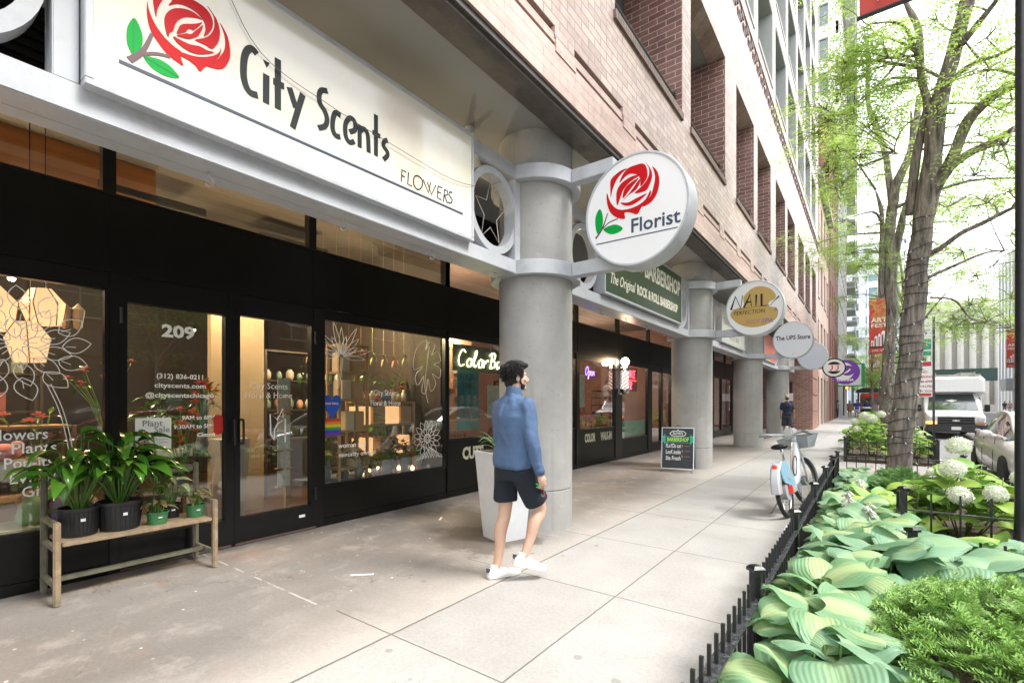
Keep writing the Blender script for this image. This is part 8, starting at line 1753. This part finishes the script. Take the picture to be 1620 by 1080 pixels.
    for i,lg in enumerate(legs):
        an=Vector(lg[2]); kn=Vector(lg[1]); yaw=(lg_y[i] if detail else 0); pitch=(lg_p[i] if detail else 0)
        yr=R(yaw); ff=Fw*math.cos(yr)+Rt*math.sin(yr); rr=Rt*math.cos(yr)-Fw*math.sin(yr); pr_=R(pitch); f2=ff*math.cos(pr_)+Vector((0,0,1))*math.sin(pr_); up=-ff*math.sin(pr_)+Vector((0,0,1))*math.cos(pr_)
        A=fr(*an)-up*(.085*k)
        sp=lambda f,r,z: A+f2*(f*k)+rr*(r*k)+up*(z*k)
        u=MB(); secs=[]
        for (f,w_,h0) in ((-.075,.022,.06),(-.065,.032,.075),(-.03,.036,.082),(.03,.036,.080),(.08,.041,.066),(.13,.047,.050),(.17,.045,.042),(.20,.036,.034),(.215,.018,.024)):
            secs.append([sp(f,-w_,.018),sp(f,-w_*.98,.018+(h0-.018)*.55),sp(f,-w_*.55,h0),sp(f,w_*.55,h0),sp(f,w_*.98,.018+(h0-.018)*.55),sp(f,w_,.018)])
        loft(u,secs); u.tube([sp(-.02,0,.05),sp(-.02,0,.095)],[.036*k,.037*k],14); o=u.build('shoe',shm,th,smooth=True,auto=60)
        u=MB(); secs=[]
        for (f,w_) in ((-.085,.018),(-.078,.032),(-.03,.040),(.03,.038),(.08,.044),(.13,.051),(.17,.049),(.20,.041),(.222,.020)):
            z0=.0 if f<.15 else (f-.15)*.15
            secs.append([sp(f,-w_,z0),sp(f,-w_*1.02,.022+z0*.5),sp(f,w_*1.02,.022+z0*.5),sp(f,w_,z0)])
        loft(u,secs); u.build('sole',slm,o,smooth=True,auto=40)
        if detail:
            u=MB(); 
            for q in range(4): u.tube([sp(.035+.022*q,-.028,.078-.008*q),sp(.04+.022*q,0,.088-.009*q),sp(.035+.022*q,.028,.078-.008*q)],.0035,5)
            u.build('laces',white_p,o,smooth=True); u=MB(); u.bbox(-.02,.02,-.004,.004,-.018,.018,.002,M=Matrix.Translation(sp(-.077,0,.062))); u.build('heel_patch',navy,o)
            u=MB(); u.tube([sp(-.02,0,.085),sp(-.018,0,.105)],[.036*k,.035*k],14); u.build('sock',white_p,o,smooth=True)
    return th,fr
lg_y=(12,22); lg_p=(0,-15)
man,mfr=person((-2.36,3.22),14,'man in a blue sweater, navy shorts and white sneakers walking past the column',1.80,
  legs=(((-.095,0,.92),(-.105,-.02,.50),(-.11,-.10,.09)),((.095,0,.92),(.10,.20,.56),(.09,.03,.205))),
  arms=(((-.185,-.01,1.42),(-.235,.03,1.14),(-.22,.14,.90)),((.185,-.01,1.42),(.245,-.02,1.14),(.255,.055,.885))),
  headyaw=20,build_=1.1,shirt=(.062,.11,.205),shorts=(.006,.010,.018),skin=(.52,.33,.24),hair=(.010,.009,.009),vox=.009,beard=True,detail=True,short_len=.63)
# keys in his right hand
q=mfr(.25,.09,.775); ks=thing('key_bunch','small bunch of keys with a green tag in the walking mans right hand','keys',tuple(q)); m_=MB(); m_.tube([q+Vector((.018*math.cos(a),0,.018*math.sin(a))) for a in [k*PI/6 for k in range(12)]],.002,5,closed=True); m_.build('key_ring',chrome,ks)
m_=MB(); m_.tube([q+Vector((.0,0,.0))+Vector((-.055+.02*math.cos(a),-.01,.01+.012*math.sin(a))) for a in [k*PI/5 for k in range(10)]],.005,6,closed=True); m_.build('green_tag',pm('tag_green',(.02,.6,.12),.4),ks,smooth=True)
for k in range(3): m_=MB(); m_.box(-.006,.006,-.0015,.0015,-.06,0,M=Matrix.Translation(q+Vector((.01*k-.01,0,-.015)))@Matrix.Rotation(.4*k-.4,4,'Y')); m_.build('key',steel if k else pm('red_fob',(.5,.05,.05),.4),ks)
person((-2.75,23.0),-5,'man in a navy shirt and tan cap walking away near the far columns',1.78,shirt=(.015,.022,.045),shorts=(.03,.035,.05),skin=(.32,.19,.13),sleeve='short',cap_=(.35,.28,.2),vox=.016,short_len=.5,build_=1.08,shoes=(.05,.05,.05),legs=(((-.10,0,.93),(-.11,.05,.50),(-.11,.03,.09)),((.10,0,.93),(.10,.0,.50),(.10,-.15,.10))))
person((-.86,52),178,'man in a royal blue shirt and pale shorts coming down the sidewalk',1.75,shirt=(.02,.03,.22),shorts=(.30,.34,.42),skin=(.42,.26,.18),sleeve='short',vox=.02,legs=(((-.10,0,.93),(-.11,.12,.52),(-.11,.10,.10)),((.10,0,.93),(.10,.0,.50),(.10,-.22,.14))),arms=(((-.20,0,1.43),(-.27,-.02,1.18),(-.10,.2,1.12)),((.20,0,1.43),(.27,-.02,1.18),(.1,.2,1.12))))
person((-1.5,57),180,'woman in a tan dress just behind the man in royal blue',1.66,shirt=(.45,.28,.18),shorts=(.45,.28,.18),skin=(.45,.29,.2),sleeve='short',vox=.022)
person((-1.9,70),175,'person in red shorts and a dark top far down the sidewalk',1.7,shirt=(.05,.05,.07),shorts=(.45,.05,.05),skin=(.4,.25,.18),sleeve='short',vox=.025)
person((-2.4,55),90,'person in a grey top and blue jeans standing by the far shopfronts',1.7,shirt=(.35,.33,.30),shorts=(.05,.10,.22),skin=(.4,.25,.18),sleeve='short',vox=.022,longtrouser=True)
person((-.2,60),180,'person in dark blue half hidden behind the man in royal blue',1.75,shirt=(.04,.05,.18),shorts=(.2,.2,.25),sleeve='short',vox=.025)
for i,(x,y,c,c2,lab) in enumerate(((15.2,95,(.04,.05,.08),(.2,.2,.2),'person in a black top on the opposite pavement left of the group'),(15.6,84,(.65,.65,.66),(.6,.6,.6),'person all in white on the opposite pavement by the right edge'),(15.3,80,(.08,.15,.45),(.6,.6,.6),'person in a blue top beside the one in white'),(15.9,86,(.5,.08,.08),(.15,.15,.2),'person in red behind the one in white'),(16.2,98,(.5,.3,.25),(.3,.3,.3),'person in a coral top under the far grey canopy'))):
    person((x,y),170+i*7,lab,1.72,shirt=c,shorts=c2,sleeve='short',vox=.03)
